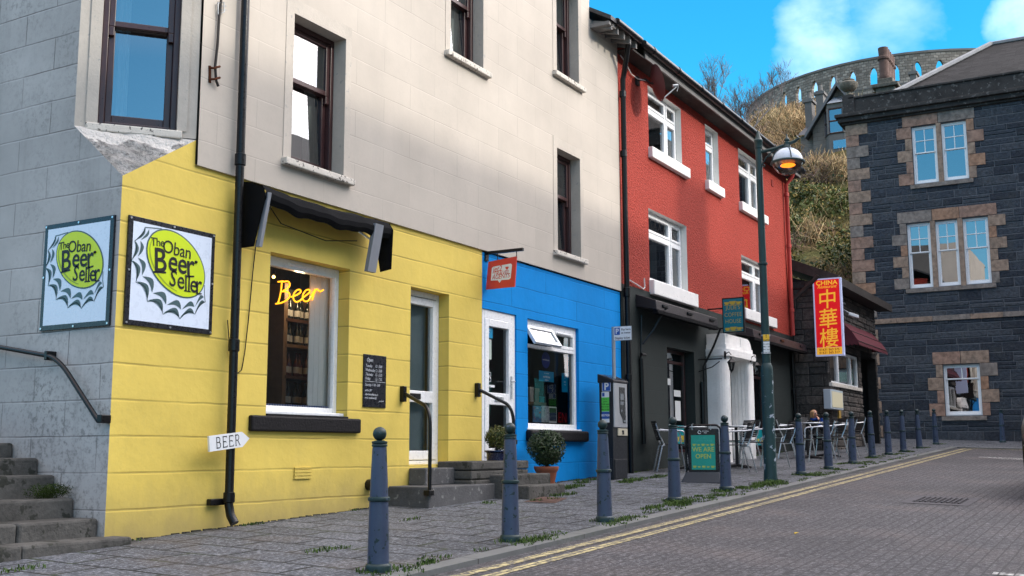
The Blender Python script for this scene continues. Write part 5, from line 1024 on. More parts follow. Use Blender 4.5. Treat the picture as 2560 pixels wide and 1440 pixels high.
b=T('cafe_table','x','table',group='round cafe tables'); mb=MB(); mb.lathe([(.30,.715),(.335,.718),(.34,.73),(.335,.742),(.30,.745)],n=28); mb.build('table_top',pm('table_steel',(.40,.43,.45),.3,.5,.05,8,metal=.8),b,smooth=True)
mb=MB(); mb.lathe([(.03,.03),(.028,.715)],n=12); mb.build('pedestal',M['slat'],b,smooth=True)
mb=MB(); 
for k in range(4): a=k*math.pi/2+.4; mb.tube([(0,0,.05),(.16*math.cos(a),.16*math.sin(a),.035),(.29*math.cos(a),.29*math.sin(a),.012)],[.028,.022,.016],8)
mb.build('foot',M['slat'],b,smooth=True)
for i,(x,V,l) in enumerate(((1722,6.95,'round steel cafe table behind the teal pavement board'),(1843,6.42,'round steel cafe table in front of the white porch column'),(2022,6.2,'round steel cafe table in front of the seated woman'),(2068,6.05,'round steel cafe table just right of the seated woman'))):
    o=b if i==0 else copy_tree(b); X,Y=setup(x,0,V); place(o,(X,Y,gz(X,Y)),i*.5,l)
# ================================================================ potted shrubs
M['leafd']=pm('dark_box_leaf',(.022,.042,.014),.5,.4,.4,20); M['leafm']=pm('mid_box_leaf',(.045,.078,.02),.55,.35,.4,20); M['leafy']=pm('olive_box_leaf',(.115,.12,.03),.6,.3,.35,20)
M['terra']=pm('terracotta',(.30,.095,.05),.75,.25,.2,6,.15,50); M['bluepot']=pm('blue_glazed_pot',(.012,.016,.05),.25,.5,.2,5); M['soil']=pm('soil',(.02,.016,.012),.95,.1,.3,20)
def pot(label,c,r0_,r1_,h,rim,pm_,fol):
    b=T('potted_shrub',label,'plant',c); mb=MB(); mb.lathe([(r0_,0),(r1_,h-rim*1.6),(r1_*1.02,h-rim*1.5),(r1_*1.14,h-rim),(r1_*1.22,h-.015),(r1_*1.2,h),(r1_*1.02,h),(r1_*.98,h-.03)],c,22,cap=False); mb.build('pot',M[pm_],b,smooth=True)
    mb=MB(); mb.lathe([(.001,h-.035),(r1_,h-.035)],c,16,cap=False); mb.build('soil',M['soil'],b)
    mb=MB(); c=Vector(c)
    for k in range(7): a=random.random()*6.28; e=c+Vector((math.cos(a)*.11,math.sin(a)*.11,h+.24)); mb.tube([c+UP*(h-.03),c+UP*(h+.05)+Vector((math.cos(a)*.03,math.sin(a)*.03,0)),e],[.012,.009,.005],5)
    mb.build('stem',M['wood'],b); mb=MB(); fol(mb,c+UP*h); mb.build('foliage',[M['leafd'],M['leafm'],M['leafy']],b)
ph=Vector((fa(1366,1200,7.1)[0],7.1,gz(13.1,7.1)-.01)); zr=fa(1366,1166,7.1)[1]
def fol1(mb,p):
    for k in range(16): a=k*2.4; leaves(mb,p+Vector((.13*math.cos(a)*(.3+.7*(k%3)/2),.13*math.sin(a)*(.3+.7*(k%3)/2),.13+.24*((k*7)%5)/4)),(.125,.125,.11),330,.011,.023,mats=(0,0,0,1))
    leaves(mb,p+UP*.26,(.27,.27,.235),3000,.011,.022,mats=(0,0,0,0,1),shell=.7); leaves(mb,p+UP*.11,(.17,.17,.12),1100,.010,.02,mats=(0,0,1))
pot('terracotta pot with a round dark green box shrub below the blue shop window',ph,.095,.14,zr-ph.z,.05,'terra',fol1)
ub,zb_=fa(1243,1151,7.15); 
def fol2(mb,p):
    for k in range(10): a=k*2.4; leaves(mb,p+Vector((.09*math.cos(a),.09*math.sin(a),.08+.14*((k*7)%5)/4)),(.075,.075,.085),170,.009,.018,mats=(1,2,2,0))
    leaves(mb,p+UP*.16,(.15,.15,.16),700,.009,.018,mats=(1,2,2),shell=.7)
pot('dark blue pot with an olive shrub on the dark steps by the door',(ub,7.15,zb_),.13,.135,.125,.02,'bluepot',fol2)
# ================================================================ things in the beer shop window
def nz(x,y,V): u,z=fa(x,y,V); return Vector((u,V,z))
b=T('neon_sign','glowing yellow neon script reading Beer inside the shop window','neon sign',nz(740,735,7.74)); NV=7.735
def Z(px,py): return nz(640+px/3.427,630+py/3.428,NV)
def cr(P,n=6):  # smooth curve through the points
    P=[Vector(p) for p in P]; o=[]
    for i in range(len(P)-1):
        a,b_,c,d=P[max(i-1,0)],P[i],P[i+1],P[min(i+2,len(P)-1)]
        for k in range(n): t=k/n; o.append(.5*((2*b_)+(c-a)*t+(2*a-5*b_+4*c-d)*t*t+(3*b_-a-3*c+d)*t**3))
    return o+[P[-1]]
M['neon']=emit('neon_amber',(1,.36,.008),1.7,(.9,.5,.05))
mb=MB()
for st_ in ([(188,256),(232,250)],[(222,252),(214,330),(200,400),(186,440)],[(168,444),(215,436),(262,412),(288,380),(280,348),(240,338),(222,338)],[(235,332),(276,306),(290,274),(272,252),(236,254)],
    [(300,385),(320,380),(360,362),(384,338),(372,322),(344,332),(322,366),(322,405),(346,428),(380,414),(402,392),(440,362),(462,338),(450,322),(424,332),(402,368),(402,405),(424,424),(452,412),(478,370),(496,335)],[(508,318),(494,360),(482,412)],[(486,400),(500,350),(520,318),(536,330),(552,338),(578,324)]):
    mb.tube(cr([Z(*p) for p in st_]),.0085,7)
mb.build('tube',M['neon'],b,smooth=True)
cl=nz(684,692,8.2); b=T('hanging_bulb','warm glowing bulb hanging at the top left of the beer window','light bulb',cl); mb=MB(); mb.ball(cl,.018,12); mb.build('bulb',emit('warm_bulb',(1,.55,.15),7,(1,.7,.3)),b,smooth=True); mb=MB(); mb.tube([cl+UP*.03,(cl.x,cl.y,2.5)],.006,5); mb.lathe([(.02,.03),(.02,.07)],cl,8); mb.build('flex',M['black'],b)
pl2=bpy.data.lights.new('bulb_light','POINT'); po2=link(bpy.data.objects.new('bulb_light',pl2)); po2.location=(cl.x+.28,cl.y-.12,cl.z-.12); pl2.energy=5; pl2.color=(1,.72,.42); pl2.shadow_soft_size=.05
# room lining: panelling at right, dark wall behind
M['shopwall']=pm('shop_back_wall',(.075,.055,.04),.9,.1,.4,2); M['pine']=pm('pine_shelf',(.20,.12,.07),.7,.2,.25,8,.1,40); M['pinedk']=pm('dark_pine_shelf',(.085,.04,.028),.7,.2,.25,8)
mb=MB(); mb.box(8.0,10.6,9.22,9.28,-.8,2.5); mb.box(7.9,7.98,7.7,9.25,-.8,2.5); mb.q((8,7.7,-.2),(10.5,7.7,-.2),(10.5,9.2,-.2),(8,9.2,-.2),n=UP); tag(mb.build('shop_lining',M['shopwall']),'dark brown back wall seen inside the beer shop window','wall')
p0=nz(768,1000,7.77); mb=MB(); u=p0.x
for k in range(9): mb.box(p0.x+k*.085,p0.x+k*.085+.081,7.765+k*.002,7.78+k*.002,.40,1.95)
tag(mb.build('panelled_screen',pm('grey_white_panelling',(.86,.85,.83),.7,.2,.06,3),bevel=.004),'pale tongue and groove panel standing at the right of the beer window','panel')
b=T('bottle_shelf','wooden shelf unit with bottles behind the beer window','shelf',nz(735,1010,8.45)); SV=8.2
pl_,pr_=nz(716,800,SV).x,nz(790,800,SV).x
mb=MB(); mb.box(pl_-.04,pl_+.02,SV,SV+.28,-.2,1.85); mb.box(pr_+.1,pr_+.16,SV,SV+.28,-.2,1.85); mb.build('upright',M['pine'],b)
SZ=[nz(740,y,SV).z for y in (798,862,940,1015)]
for k,z in enumerate(SZ): mb=MB(); mb.box(pl_,pr_+.13,SV-.01+.002*k,SV+.28,z-.035,z); mb.build('shelf',M['pinedk' if k in (0,2) else 'pine'],b)
mb=MB(); mb.box(pl_,pr_+.13,SV+.28,SV+.29,-.2,1.85); mb.build('back_panel',pm('shelf_back',(.13,.12,.11),.9),b)
M['bottle']=pm('dark_bottle_glass',(.008,.012,.010),.12,.6,.2,5); M['redbottle']=pm('red_bottle_glass',(.07,.012,.014),.15,.6,.2,5); M['label']=pm('bottle_label',(.45,.43,.40),.7,.2,.1,9)
b=T('bottle','x','bottle',group='bottles on the shelves in the beer window'); mb=MB(); mb.lathe([(.034,0),(.036,.005),(.036,.13),(.030,.16),(.014,.20),(.012,.245),(.015,.25),(.015,.262),(.008,.265)],n=14); mb.build('glass',M['bottle'],b,smooth=True); mb=MB(); mb.lathe([(.0365,.035),(.0365,.105)],n=14,cap=False); mb.build('label',M['label'],b,smooth=True); first=True
rows=('on the top shelf','on the second shelf','on the third shelf','on the bottom shelf')
for k,z in enumerate(SZ):
    for j in range(5):
        o=b if first else copy_tree(b); first=False
        place(o,(pl_+.07+j*.088,SV+.06+.03*(j%2),z),j,'small dark bottle standing '+rows[k]+' of the beer window')
        if k==2: 
            for ch in [x for x in COL.objects if x.parent==o and x.name.startswith('glass')]: ch.data=ch.data.copy(); ch.data.materials[0]=M['redbottle']
            o['label']='dark red bottle standing on the third shelf of the beer window'
t=NT('blue_check_cloth'); S=t.sep(); k_=lambda s_:t.math('GREATER_THAN',t.math('FRACT',t.math('MULTIPLY',s_,26)),.5); c=t.mix(t.math('MULTIPLY',t.math('ADD',k_(S[0]),k_(t.math('ADD',S[1],S[2]))),.5),(.55,.57,.62),(.05,.09,.30)); M['check']=t.fin(c,.9,.1)
mb=MB(); mb.box(8.2,9.42,7.71,7.76,.40,.478); tag(mb.build('tablecloth',M['check'],bevel=.006),'blue and white checked cloth on the sill inside the beer window','cloth')
# ================================================================ blue shop window display
def flat(name,label,cat,x0,y0,x1,y1,V,mat,txt=(),tm='signwhite',th=.004,extra=None):
    f=Fr((0,V,0),(1,0,0),(0,-1,0)); a0,z1=fa(x0,y0,V); a1,z0=fa(x1,y1,V); b=T(name,label,cat,(a0,V,z0)); mb=MB(); mb.fb(f,a0,a1,z0,z1,0,th); mb.build('sheet',M[mat] if isinstance(mat,str) else mat,b); mb=MB(); h=z1-z0
    for s_,zf,sz in txt: mb.text(f,(a0+a1)/2,z0+h*zf,th+.0015,s_,sz*h,'CENTER',.01,0,0,1,.9)
    if mb.v: mb.build('lettering',M[tm],b)
    if extra: extra(b,f,a0,a1,z0,z1)
    return b
M['cyan']=pm('sticker_cyan',(.0,.24,.45),.4); M['navy']=pm('sticker_navy',(.01,.02,.18),.4); M['mint']=pm('paper_mint',(.42,.50,.45),.8)
GV=7.597
b=T('window_sticker','round navy sticker in the middle of the blue shop window','sticker',nz(1364,900,GV)); f=Fr((0,GV,0),(1,0,0),(0,-1,0)); a0,z1=fa(1354,878,GV); a1,z0=fa(1375,922,GV); mb=MB(); mb.fpoly(f,[((a0+a1)/2+(a1-a0)/2*math.cos(t_),(z0+z1)/2+(z1-z0)/2*math.sin(t_)) for t_ in [k*math.pi/16 for k in range(32)]]); mb.build('disc',M['navy'],b); mb=MB(); mb.text(f,(a0+a1)/2,(z0+z1)/2-.01,.002,'worldchoice',.04,'CENTER',.01); mb.build('lettering',M['signwhite'],b)
flat('window_sticker','blue travel sticker with white lettering low in the blue shop window','sticker',1347,926,1384,956,GV,'cyan',(('worldchoice',.36,.32),('the travel people',.75,.16),('independent',.1,.16)))
flat('window_sticker','tall pale blue sticker at the right side of the blue shop window','sticker',1404,932,1419,981,GV,'cyan',(('2',.72,.22),('book',.5,.12),('now',.36,.12)))
flat('door_sticker','small cyan notice at the top of the blue shop door glass','sticker',1211,817,1231,846,7.553,'cyan',(('TRAVEL',.72,.16),('agents',.5,.14)))
flat('door_note','handwritten pale note taped to the blue shop door glass','note',1207,846,1228,899,7.552,'mint',tuple((w_,.85-.11*k,.11) for k,w_ in enumerate(('please wait','until','we are','ready','thank','you','for your','patience'))),'ink')
flat('door_sticker','thin white strip sticker above the letterbox of the blue shop door','sticker',1203,960,1236,969,7.552,'signwhite',(('www.travel agents',.25,.6),),'ink')
b=T('open_sign','small black OPEN sign hanging on the blue shop door','sign',nz(1216,940,7.535)); f=Fr((0,7.53,0),(1,0,0),(0,-1,0)); a0,z1=fa(1206,929,7.53); a1,z0=fa(1226,954,7.53); mb=MB(); mb.fb(f,a0,a1,z0,z1,0,.008); mb.build('board',M['boardb'],b); mb=MB(); mb.text(f,(a0+a1)/2,(z0+z1)/2-.025,.0095,'OPEN',.08,'CENTER',.01,0,R(-2)); ring(mb,f,a0,a1,z0,z1,.005,.008,.0095); mb.build('lettering',M['signwhite'],b); mb=MB(); mb.tube([f.pt(a0+.02,z1,.003),f.pt((a0+a1)/2,z1+.16,.003),f.pt(a1-.02,z1,.003)],.0025,4); mb.build('string',M['signwhite'],b)
M['brA']=pm('brochure_blue',(.10,.26,.50),.5,.3,.6,14,spots=(.45,.1,.1),spotscale=20,spotth=.6); M['brB']=pm('brochure_white',(.5,.55,.6),.5,.3,.3,12,spots=(.12,.12,.2),spotscale=18,spotth=.58); M['brC']=pm('brochure_dark',(.03,.035,.035),.5,.3,.2,5)
flat('brochure','blue holiday brochure propped at the left in the blue shop window','brochure',1331,1014,1352,1056,7.80,'brA',(('holidays',.84,.10),),'signwhite',.012); flat('brochure','white holiday brochure propped in the middle of the blue shop window','brochure',1352,1014,1370,1056,7.795,'brB',(('cruises',.84,.10),),'ink',.012); flat('brochure','black and white framed brochure propped at the right in the blue shop window','brochure',1370,1016,1390,1057,7.79,'signwhite',(),'ink',.012,lambda b,f,a0,a1,z0,z1:(lambda m_:(m_.fq(f,a0+.015,a1-.015,z0+.02,z1-.02,.0135),m_.build('dark_cover',M['brC'],b)))(MB()))
b=T('open_neon','dim red OPEN neon lettering in the bottom right of the blue shop window','neon sign',nz(1405,1050,7.82)); f=Fr((0,7.85,0),(1,0,0),(0,-1,0)); mb=MB(); a0,z0=fa(1392,1056,7.85); mb.text(f,a0+.19,z0,.0,'EN',.23,'CENTER',-.03); mb.build('tube',emit('dim_red_neon',(1,.03,.03),.12,(.4,.02,.02)),b)  # faint glow put into the material of the lettering
mb=MB(); a0,z0=fa(1315,1003,7.95); a1,_=fa(1366,1003,7.95); mb.box(a0,a1,7.95,8.2,z0-.04,z0); tag(mb.build('display_shelf',M['pine']),'short pine shelf with small gifts inside the blue shop window','shelf')
for k,(s_,m_,w_,h_) in enumerate((('slim white box at the left on the shelf in the blue window','signwhite',.07,.2),('pink and white gift box on the shelf in the blue window','label',.12,.22),('brown card box on the shelf in the blue window','pine',.13,.21),('small teal box at the right on the shelf in the blue window','teal',.13,.09))):
    x=a0+.05+k*.16; mb=MB(); mb.box(x,x+w_,8.0,8.1,z0,z0+h_); mb.box(x-.004,x+w_+.004,7.996,8.104,z0+h_*.78,z0+h_+.003); tag(mb.build('gift_box',M[m_],bevel=.005),s_,'box')
# ================================================================ seated woman with a cup
M['skin']=pm('skin',(.52,.27,.19),.55,.3,.05,20); M['hair']=pm('blonde_hair',(.34,.19,.085),.55,.35,.35,30); M['coat']=pm('dark_coat',(.010,.011,.014),.85,.2,.25,9); M['jean']=pm('dark_trousers',(.014,.017,.03),.85,.2,.2,9); M['scarf']=pm('blue_scarf',(.01,.05,.26),.7,.2,.3,12)
PX,PY=setup(2040,0,6.52); hd=fa(2040,1036,6.52); gz0=gz(PX,PY)
PS=(hd[1]-gz0)/1.19
b=T('person','seated blond woman in dark coat and glasses, hand at her mouth','person',(PX,PY,gz0)); 
def skin(name,J,E,mat,root=0,sub=2):
    me=bpy.data.meshes.new(name); me.from_pydata([j[:3] for j in J],E,[]); o=link(bpy.data.objects.new(name,me)); WM[o.name]=Matrix.Identity(4); me.materials.append(M[mat])
    m=o.modifiers.new('skin','SKIN'); m.use_smooth_shade=True
    lay=me.skin_vertices[0] if me.skin_vertices else None
    if lay is None:
        bm=bmesh.new(); bm.from_mesh(me); bm.verts.layers.skin.verify(); bm.to_mesh(me); bm.free(); lay=me.skin_vertices[0]
    for i,j in enumerate(J): lay.data[i].radius=(j[3],j[4] if len(j)>4 else j[3]); lay.data[i].use_root=(i==root)
    s_=o.modifiers.new('sub','SUBSURF'); s_.levels=sub; s_.render_levels=sub; return o
# local: facing -y, seat at .45
J=[(0,.02,.50,.16,.13),(0,.03,.70,.155,.11),(0,.04,.90,.165,.11),(0,.03,1.02,.10,.08),(0,.02,1.08,.05),
   (-.19,.03,.97,.062),(-.25,-.03,.74,.048),(-.13,-.20,.86,.038),(-.045,-.205,1.02,.030),
   (.19,.03,.97,.062),(.26,-.04,.74,.048),(.20,-.26,.76,.036),(.10,-.36,.775,.030),
   (-.10,-.12,.50,.085),(-.12,-.42,.49,.068),(-.12,-.45,.10,.045),(-.12,-.55,.04,.04),(.10,-.12,.50,.085),(.12,-.42,.49,.068),(.12,-.45,.10,.045),(.12,-.55,.04,.04)]
E=[(0,1),(1,2),(2,3),(3,4),(2,5),(5,6),(6,7),(7,8),(2,9),(9,10),(10,11),(11,12),(0,13),(13,14),(14,15),(15,16),(0,17),(17,18),(18,19),(19,20)]
body=skin('body',J,E,'coat'); body.parent=b
mb=MB(); hc=Vector((0,-.005,1.20))
n=16
for i in range(n+1):
    pass
mb.lathe([(max(.001,.078*math.sin(math.pi*i/12)**.85*(1-.18*max(0,(6-i)/6))),-.115*math.cos(math.pi*i/12)) for i in range(13)],hc,18,1,1.12,cap=False)
mb.lathe([(.040,-.16),(.042,-.06)],hc+Vector((0,.02,0)),12); mb.tube([hc+Vector((0,-.083,.012)),hc+Vector((0,-.105,-.022)),hc+Vector((0,-.084,-.03))],[.008,.014,.010],8)
for s in (-1,1): mb.ball(hc+Vector((.076*s,.01,-.005)),.018,8,.5,1,1.4)
hdm=mb.build('head',M['skin'],None,smooth=True); hdm.parent=b
mb=MB(); mb.tube([hc+Vector((-.022,-.083,-.055)),hc+Vector((0,-.088,-.053)),hc+Vector((.022,-.083,-.055))],.0065,6); mt=mb.build('mouth',pm('lips',(.35,.10,.09),.5),None,smooth=True); mt.parent=b
mb=MB(); 
for s in (-1,1): mb.ball(hc+Vector((.031*s,-.083,.012)),.024,10,1.1,.3,.8)
mb.tube([hc+Vector((-.055,-.085,.016)),hc+Vector((.055,-.085,.016))],.004,5); mb.tube([hc+Vector((-.055,-.08,.016)),hc+Vector((-.077,.0,.016))],.003,5); mb.tube([hc+Vector((.055,-.08,.016)),hc+Vector((.077,.0,.016))],.003,5); gl=mb.build('glasses',M['boardb'],None,smooth=True); gl.parent=b
mb=MB()
for k in range(260):
    a=random.uniform(-2.55,2.55)+math.pi/2; r_=.086; y_=math.sin(a)*r_*1.14; x_=math.cos(a)*r_
    p0=hc+Vector((x_*.25,y_*.25+.0,.112)); p1=hc+Vector((x_*1.0,y_*1.0+.01,.055)); p2=hc+Vector((x_*1.10,y_*1.08+.012,-.03)); p3=hc+Vector((x_*(1.0+.1*random.random()),y_*1.0+.012,-.085-.03*random.random()))
    if math.sin(a)<-.55: continue
    mb.tube(cr([p0,p1,p2,p3],3),[.012]*9+[.005],4)
mb.ball(hc+Vector((0,.018,.035)),.088,14,1,1.08,.95); hr=mb.build('hair',M['hair'],None,smooth=True); hr.parent=b
def hand(base,dirn,palm,label='hand'):
    d=Vector(dirn).normalized(); p=Vector(palm).normalized(); s=d.cross(p).normalized(); base=Vector(base); J=[(*base,.024,.016),(*(base+d*.045),.034,.014),(*(base+d*.085),.036,.012)]; E=[(0,1),(1,2)]
    for k,(o,l) in enumerate(((-.027,.062),(-.009,.072),(.009,.068),(.026,.052))):
        q0=base+d*.085+s*o; i=len(J); J+=[(*q0,.0095),(*(q0+d*l*.45+p*.012),.0088),(*(q0+d*l*.70+p*.034),.008),(*(q0+d*l*.75+p*.056),.007)]; E+=[(2,i),(i,i+1),(i+1,i+2),(i+2,i+3)]
    i=len(J); J+=[(*(base+d*.03-s*.032+p*.01),.011),(*(base+d*.058-s*.05+p*.026),.010),(*(base+d*.085-s*.046+p*.04),.0085)]; E+=[(1,i),(i,i+1),(i+1,i+2)]
    o=skin(label,J,E,'skin',0,1); o.parent=b; return o
hand((-.045,-.205,1.02),(.35,.55,.85),(0.2,.9,-.2)); hand((.10,-.36,.775),(-.7,-.5,.05),(0,0,-1))
mb=MB(); mb.tube([Vector((.09*math.cos(t_),-.0+.085*math.sin(t_),1.035+.012*math.sin(t_*3))) for t_ in [k*.35 for k in range(19)]],.03,8); mb.tube([(0.03,-.09,1.03),(.05,-.135,.93),(.06,-.14,.80)],[.035,.045,.035],8); sf_=mb.build('scarf',M['scarf'],None,smooth=True); sf_.parent=b
for nm,y0 in (('trousers',0),): pass
b.location=(PX,PY,gz0); b.scale=(PS,)*3; b.rotation_euler=(0,0,R(-25))
b2=copy_tree(c0); place(b2,(PX+.02,PY+.06,gz0),R(155),'cafe chair the woman in the dark coat is sitting on')
cx,cy=setup(2060,0,6.12); b=T('cup','small blue and white cup on the cafe table near the woman','cup',(cx,cy,gz(cx,cy)+.745)); mb=MB(); mb.lathe([(.028,0),(.036,.03),(.042,.085),(.038,.085),(.03,.01)],(cx,cy,gz(cx,cy)+.745),14); mb.build('cup_body',M['scarf'],b,smooth=True)
# ================================================================ car at the right edge
b=T('parked_car','black car cut off by the right edge of the road','car',(15.8,.6,gz(15.8,.6)-.03)); cz=gz(16.5,.6)-.04
M['carpaint']=pm('black_car_paint',(.006,.006,.008),.18,.6,.1,3); M['tyre']=pm('tyre',(.012,.012,.012),.85,.2,.2,10); M['tail']=emit('red_tail_lamp',(1,.02,.02),.6,(.5,.01,.01)); M['chrome']=pm('chrome',(.6,.6,.62),.2,.5,.02,3,metal=1)
cu0=15.45; cvl=1.44-.02; cw=1.76
prof_=[(0,.38),(-.06,.52),(-.05,.72),(.0,.92),(.10,1.0),(.34,1.42),(.9,1.50),(1.9,1.46),(2.7,1.02),(3.7,.90),(4.05,.72),(4.08,.40),(3.9,.24),(.25,.24)]
mb=MB(); ST=[(0,.0,.94),(.10,.0,1.),(.5,0,1.),(.90,0,1.),(1.,0,.94)]
def cs(k,x,z):
    f=(0,.05,.5,.95,1.)[k]; tuck=max(0,z-.95)*.28; y=cvl-tuck-(cw-2*tuck)*f; xx=x if k not in (0,4) else x*.985+.03
    return Vector((cu0+xx,y,cz+(z if k not in (0,4) else z*.985+.004)))
n=len(prof_)
for k in range(4):
    for i in range(n): j=(i+1)%n; mb.q(cs(k,*prof_[i]),cs(k,*prof_[j]),cs(k+1,*prof_[j]),cs(k+1,*prof_[i]))
mb.q(*[cs(0,*p) for p in prof_]); mb.q(*[cs(4,*p) for p in reversed(prof_)]); mb.build('body',M['carpaint'],b,smooth=True,merge=True)
def wheel(x,y):
    mb=MB(); mb.lathe([(.19,-.09),(.30,-.10),(.32,-.06),(.32,.06),(.30,.10),(.19,.09)],(0,0,0),22); mb.v=[Vector((x+v.x,y+v.z,cz+.32+v.y)) for v in mb.v]; w_=mb.build('wheel',M['tyre'],b,smooth=True); mb=MB(); mb.lathe([(.02,-.095),(.18,-.085),(.19,-.09),(.19,.09),(.02,.095)],(0,0,0),16); mb.v=[Vector((x+v.x,y+v.z,cz+.32+v.y)) for v in mb.v]; mb.build('rim',M['chrome'],w_,smooth=True)
for x in (cu0+.72,cu0+3.3):
    for y in (cvl-.10,cvl-cw+.10): wheel(x,y)
mb=MB(); mb.q((cu0+.13,cvl-.14,cz+1.03),(cu0+.13,cvl-cw+.14,cz+1.03),(cu0+.325,cvl-cw+.22,cz+1.38),(cu0+.325,cvl-.22,cz+1.38),n=(-1,0,.4)); mb.v=[v+Vector((-.02,0,.012)) for v in mb.v]; mb.build('rear_window',M['glassR'],b)
for y in (cvl,cvl-cw):
    s=1 if y==cvl else -1; mb=MB(); mb.hexa([(cu0-.065,y-.035*s,cz+.70),(cu0+.10,y-.03*s,cz+.72),(cu0+.10,y-.16*s,cz+.72),(cu0-.07,y-.16*s,cz+.70),(cu0-.03,y-.035*s,cz+.84),(cu0+.11,y-.03*s,cz+.84),(cu0+.11,y-.15*s,cz+.84),(cu0-.03,y-.15*s,cz+.84)]); mb.build('tail_light',M['tail'],b,bevel=.012)
    mb=MB(); mb.hexa([(cu0-.072,y-.03*s,cz+.66),(cu0+.0,y-.03*s,cz+.66),(cu0+.0,y-.12*s,cz+.66),(cu0-.074,y-.12*s,cz+.66),(cu0-.07,y-.03*s,cz+.695),(cu0,y-.03*s,cz+.695),(cu0,y-.12*s,cz+.695),(cu0-.07,y-.12*s,cz+.695)]); mb.build('reverse_light',M['signwhite'],b)
mb=MB(); mb.box(cu0-.085,cu0-.03,cvl-cw+.05,cvl-.02,cz+.40,cz+.44); mb.build('reflector_strip',M['tail'],b); mb=MB(); mb.box(cu0-.06,cu0+.0,cvl-cw+.05,cvl-.02,cz+.26,cz+.28); mb.build('bumper_trim',M['chrome'],b)
# ================================================================ covers in the ground
def cover(name,label,q4,dz,mats,bars=0):
    b=T(name,label,'drain cover',(q4[0][0],q4[0][1],gz(*q4[0]))); mb=MB(); mb.q(*[(x,y,gz(x,y)+dz) for x,y in q4],n=UP); mb.build('surround',mats[0],b); mb=MB()
    c=[sum(p[i] for p in q4)/4 for i in (0,1)]; Q=[(c[0]+(x-c[0])*.62,c[1]+(y-c[1])*.72) for x,y in q4]; mb.q(*[(x,y,gz(x,y)+dz+.003) for x,y in Q],n=UP); mb.build('grating',mats[1],b)
    if bars:
        mb=MB(); L=lambda a,d,t_:(a[0]+(d[0]-a[0])*t_,a[1]+(d[1]-a[1])*t_)
        for k in range(bars):
            t_=(k+.5)/bars; a=L(Q[0],Q[3],t_); d=L(Q[1],Q[2],t_); w_=.010
            mb.hexa([(a[0],a[1]-w_,gz(*a)+dz+.003),(d[0],d[1]-w_,gz(*d)+dz+.003),(d[0],d[1]+w_,gz(*d)+dz+.003),(a[0],a[1]+w_,gz(*a)+dz+.003),(a[0],a[1]-w_,gz(*a)+dz+.012),(d[0],d[1]-w_,gz(*d)+dz+.012),(d[0],d[1]+w_,gz(*d)+dz+.012),(a[0],a[1]+w_,gz(*a)+dz+.012)])
        mb.build('bar',mats[2],b)
M['iron']=pm('cast_iron',(.05,.045,.05),.5,.4,.2,10); M['irond']=pm('drain_dark',(.022,.021,.026),.8)
cover('drain_cover','iron gully grating in a concrete surround in the brick road',[(14.15,2.72),(15.35,2.72),(15.35,1.93),(14.15,1.93)],-.029,[pm('drain_concrete',(.105,.102,.11),.9,.1,.25,6),M['irond'],M['iron']],9)
cover('manhole_plate','rusty brown metal plate in the pavement below the dark steps',[(11.4,6.42),(12.1,6.56),(12.1,6.2),(11.45,6.03)],.006,[pm('rusty_plate',(.10,.062,.05),.8,.2,.3,8,.4,60),pm('rusty_plate_centre',(.085,.05,.04),.8,.2,.3,8,.6,90)])
mb=MB(); p=gp(1988,1326); p=Vector((p.x,p.y,gz(p.x,p.y)-.028)); mb.q(p,p+Vector((.04,.025,.008)),p+Vector((.075,0,.004)),p+Vector((.04,-.025,.01)),n=UP); mb.tube([p,p+Vector((-.03,.004,.002))],.002,4); tag(mb.build('fallen_leaf',pm('yellow_leaf',(.55,.40,.04),.7)),'single yellow leaf lying on the brick road','leaf')
# ================================================================ grass and weeds
mb=MB()
def tuft(x,y,r_,n,h,fl=1.):
    for _ in range(n):
        a=random.random()*6.28; d=r_*math.sqrt(random.random()); px,py=x+d*math.cos(a)*fl,y+d*math.sin(a); pz=gz(px,py); l=h*random.uniform(.4,1.); b_=random.random()*6.28; lean=random.uniform(.2,.9)*l; w_=random.uniform(.003,.006)
        dx,dy=math.cos(b_),math.sin(b_); q0=Vector((px,py,pz)); m_=q0+Vector((dx*lean*.4,dy*lean*.4,l*.65)); e=q0+Vector((dx*lean,dy*lean,l*.8)); s=Vector((-dy,dx,0))*w_
        mb.q(q0-s,q0+s,m_+s*.8,m_-s*.8); mb.q(m_-s*.8,m_+s*.8,e)
for i,(x,y,l) in enumerate(BP[:13]):
    p=gp(x,y); k=[.9,.5,.7,1.5,1.6,1.2,.7,1.,.9,.8,.7,.6,.5][i]
    tuft(p.x,p.y,.16,int(60*k),.05); 
    for _ in range(int(5*k)+1): tuft(p.x+random.uniform(-.2,.6)*(1+.3*k),p.y-random.uniform(-.05,.22),random.uniform(.06,.16),int(55*k),random.uniform(.02,.05),1.6)
for x,y,k in ((1425,1222,1),(1440,1215,1.2),(1405,1238,1.2),(1365,1250,.6),(1590,1200,2),(1570,1205,1),(1625,1195,1),(830,1375,.7),(1455,1208,1),(1480,1200,.8),(1940,1210,3),(1915,1212,2),(1700,1260,2.5),(1660,1190,.8),(1230,1258,.4),(1560,1300,1),(1640,1270,1.2),(1345,1350,1),(1310,1358,.8),(1800,1240,1.2),(2030,1190,1),(2105,1160,.8),(1030,1300,.3),(640,1312,.3),(50,1422,.5)):
    p=gp(x,y)
    for _ in range(3): tuft(p.x+random.uniform(-.2,.2),p.y+random.uniform(-.08,.08),.09*math.sqrt(k),int(48*k),.035+.012*k,1.7)
for k in range(90):
    u=random.uniform(6.5,26); v=7.46 if random.random()<.45 else 4.58+random.uniform(-.05,.12); 
    if v>7 and (10<u<12.7 or 20.5<u<22.6): continue
    tuft(u,v,.06,22,.035,2)
tag(mb.build('grass',M['grass']),'short grass and weeds growing in the paving joints around the bollards','grass',kind='stuff')
mb=MB()
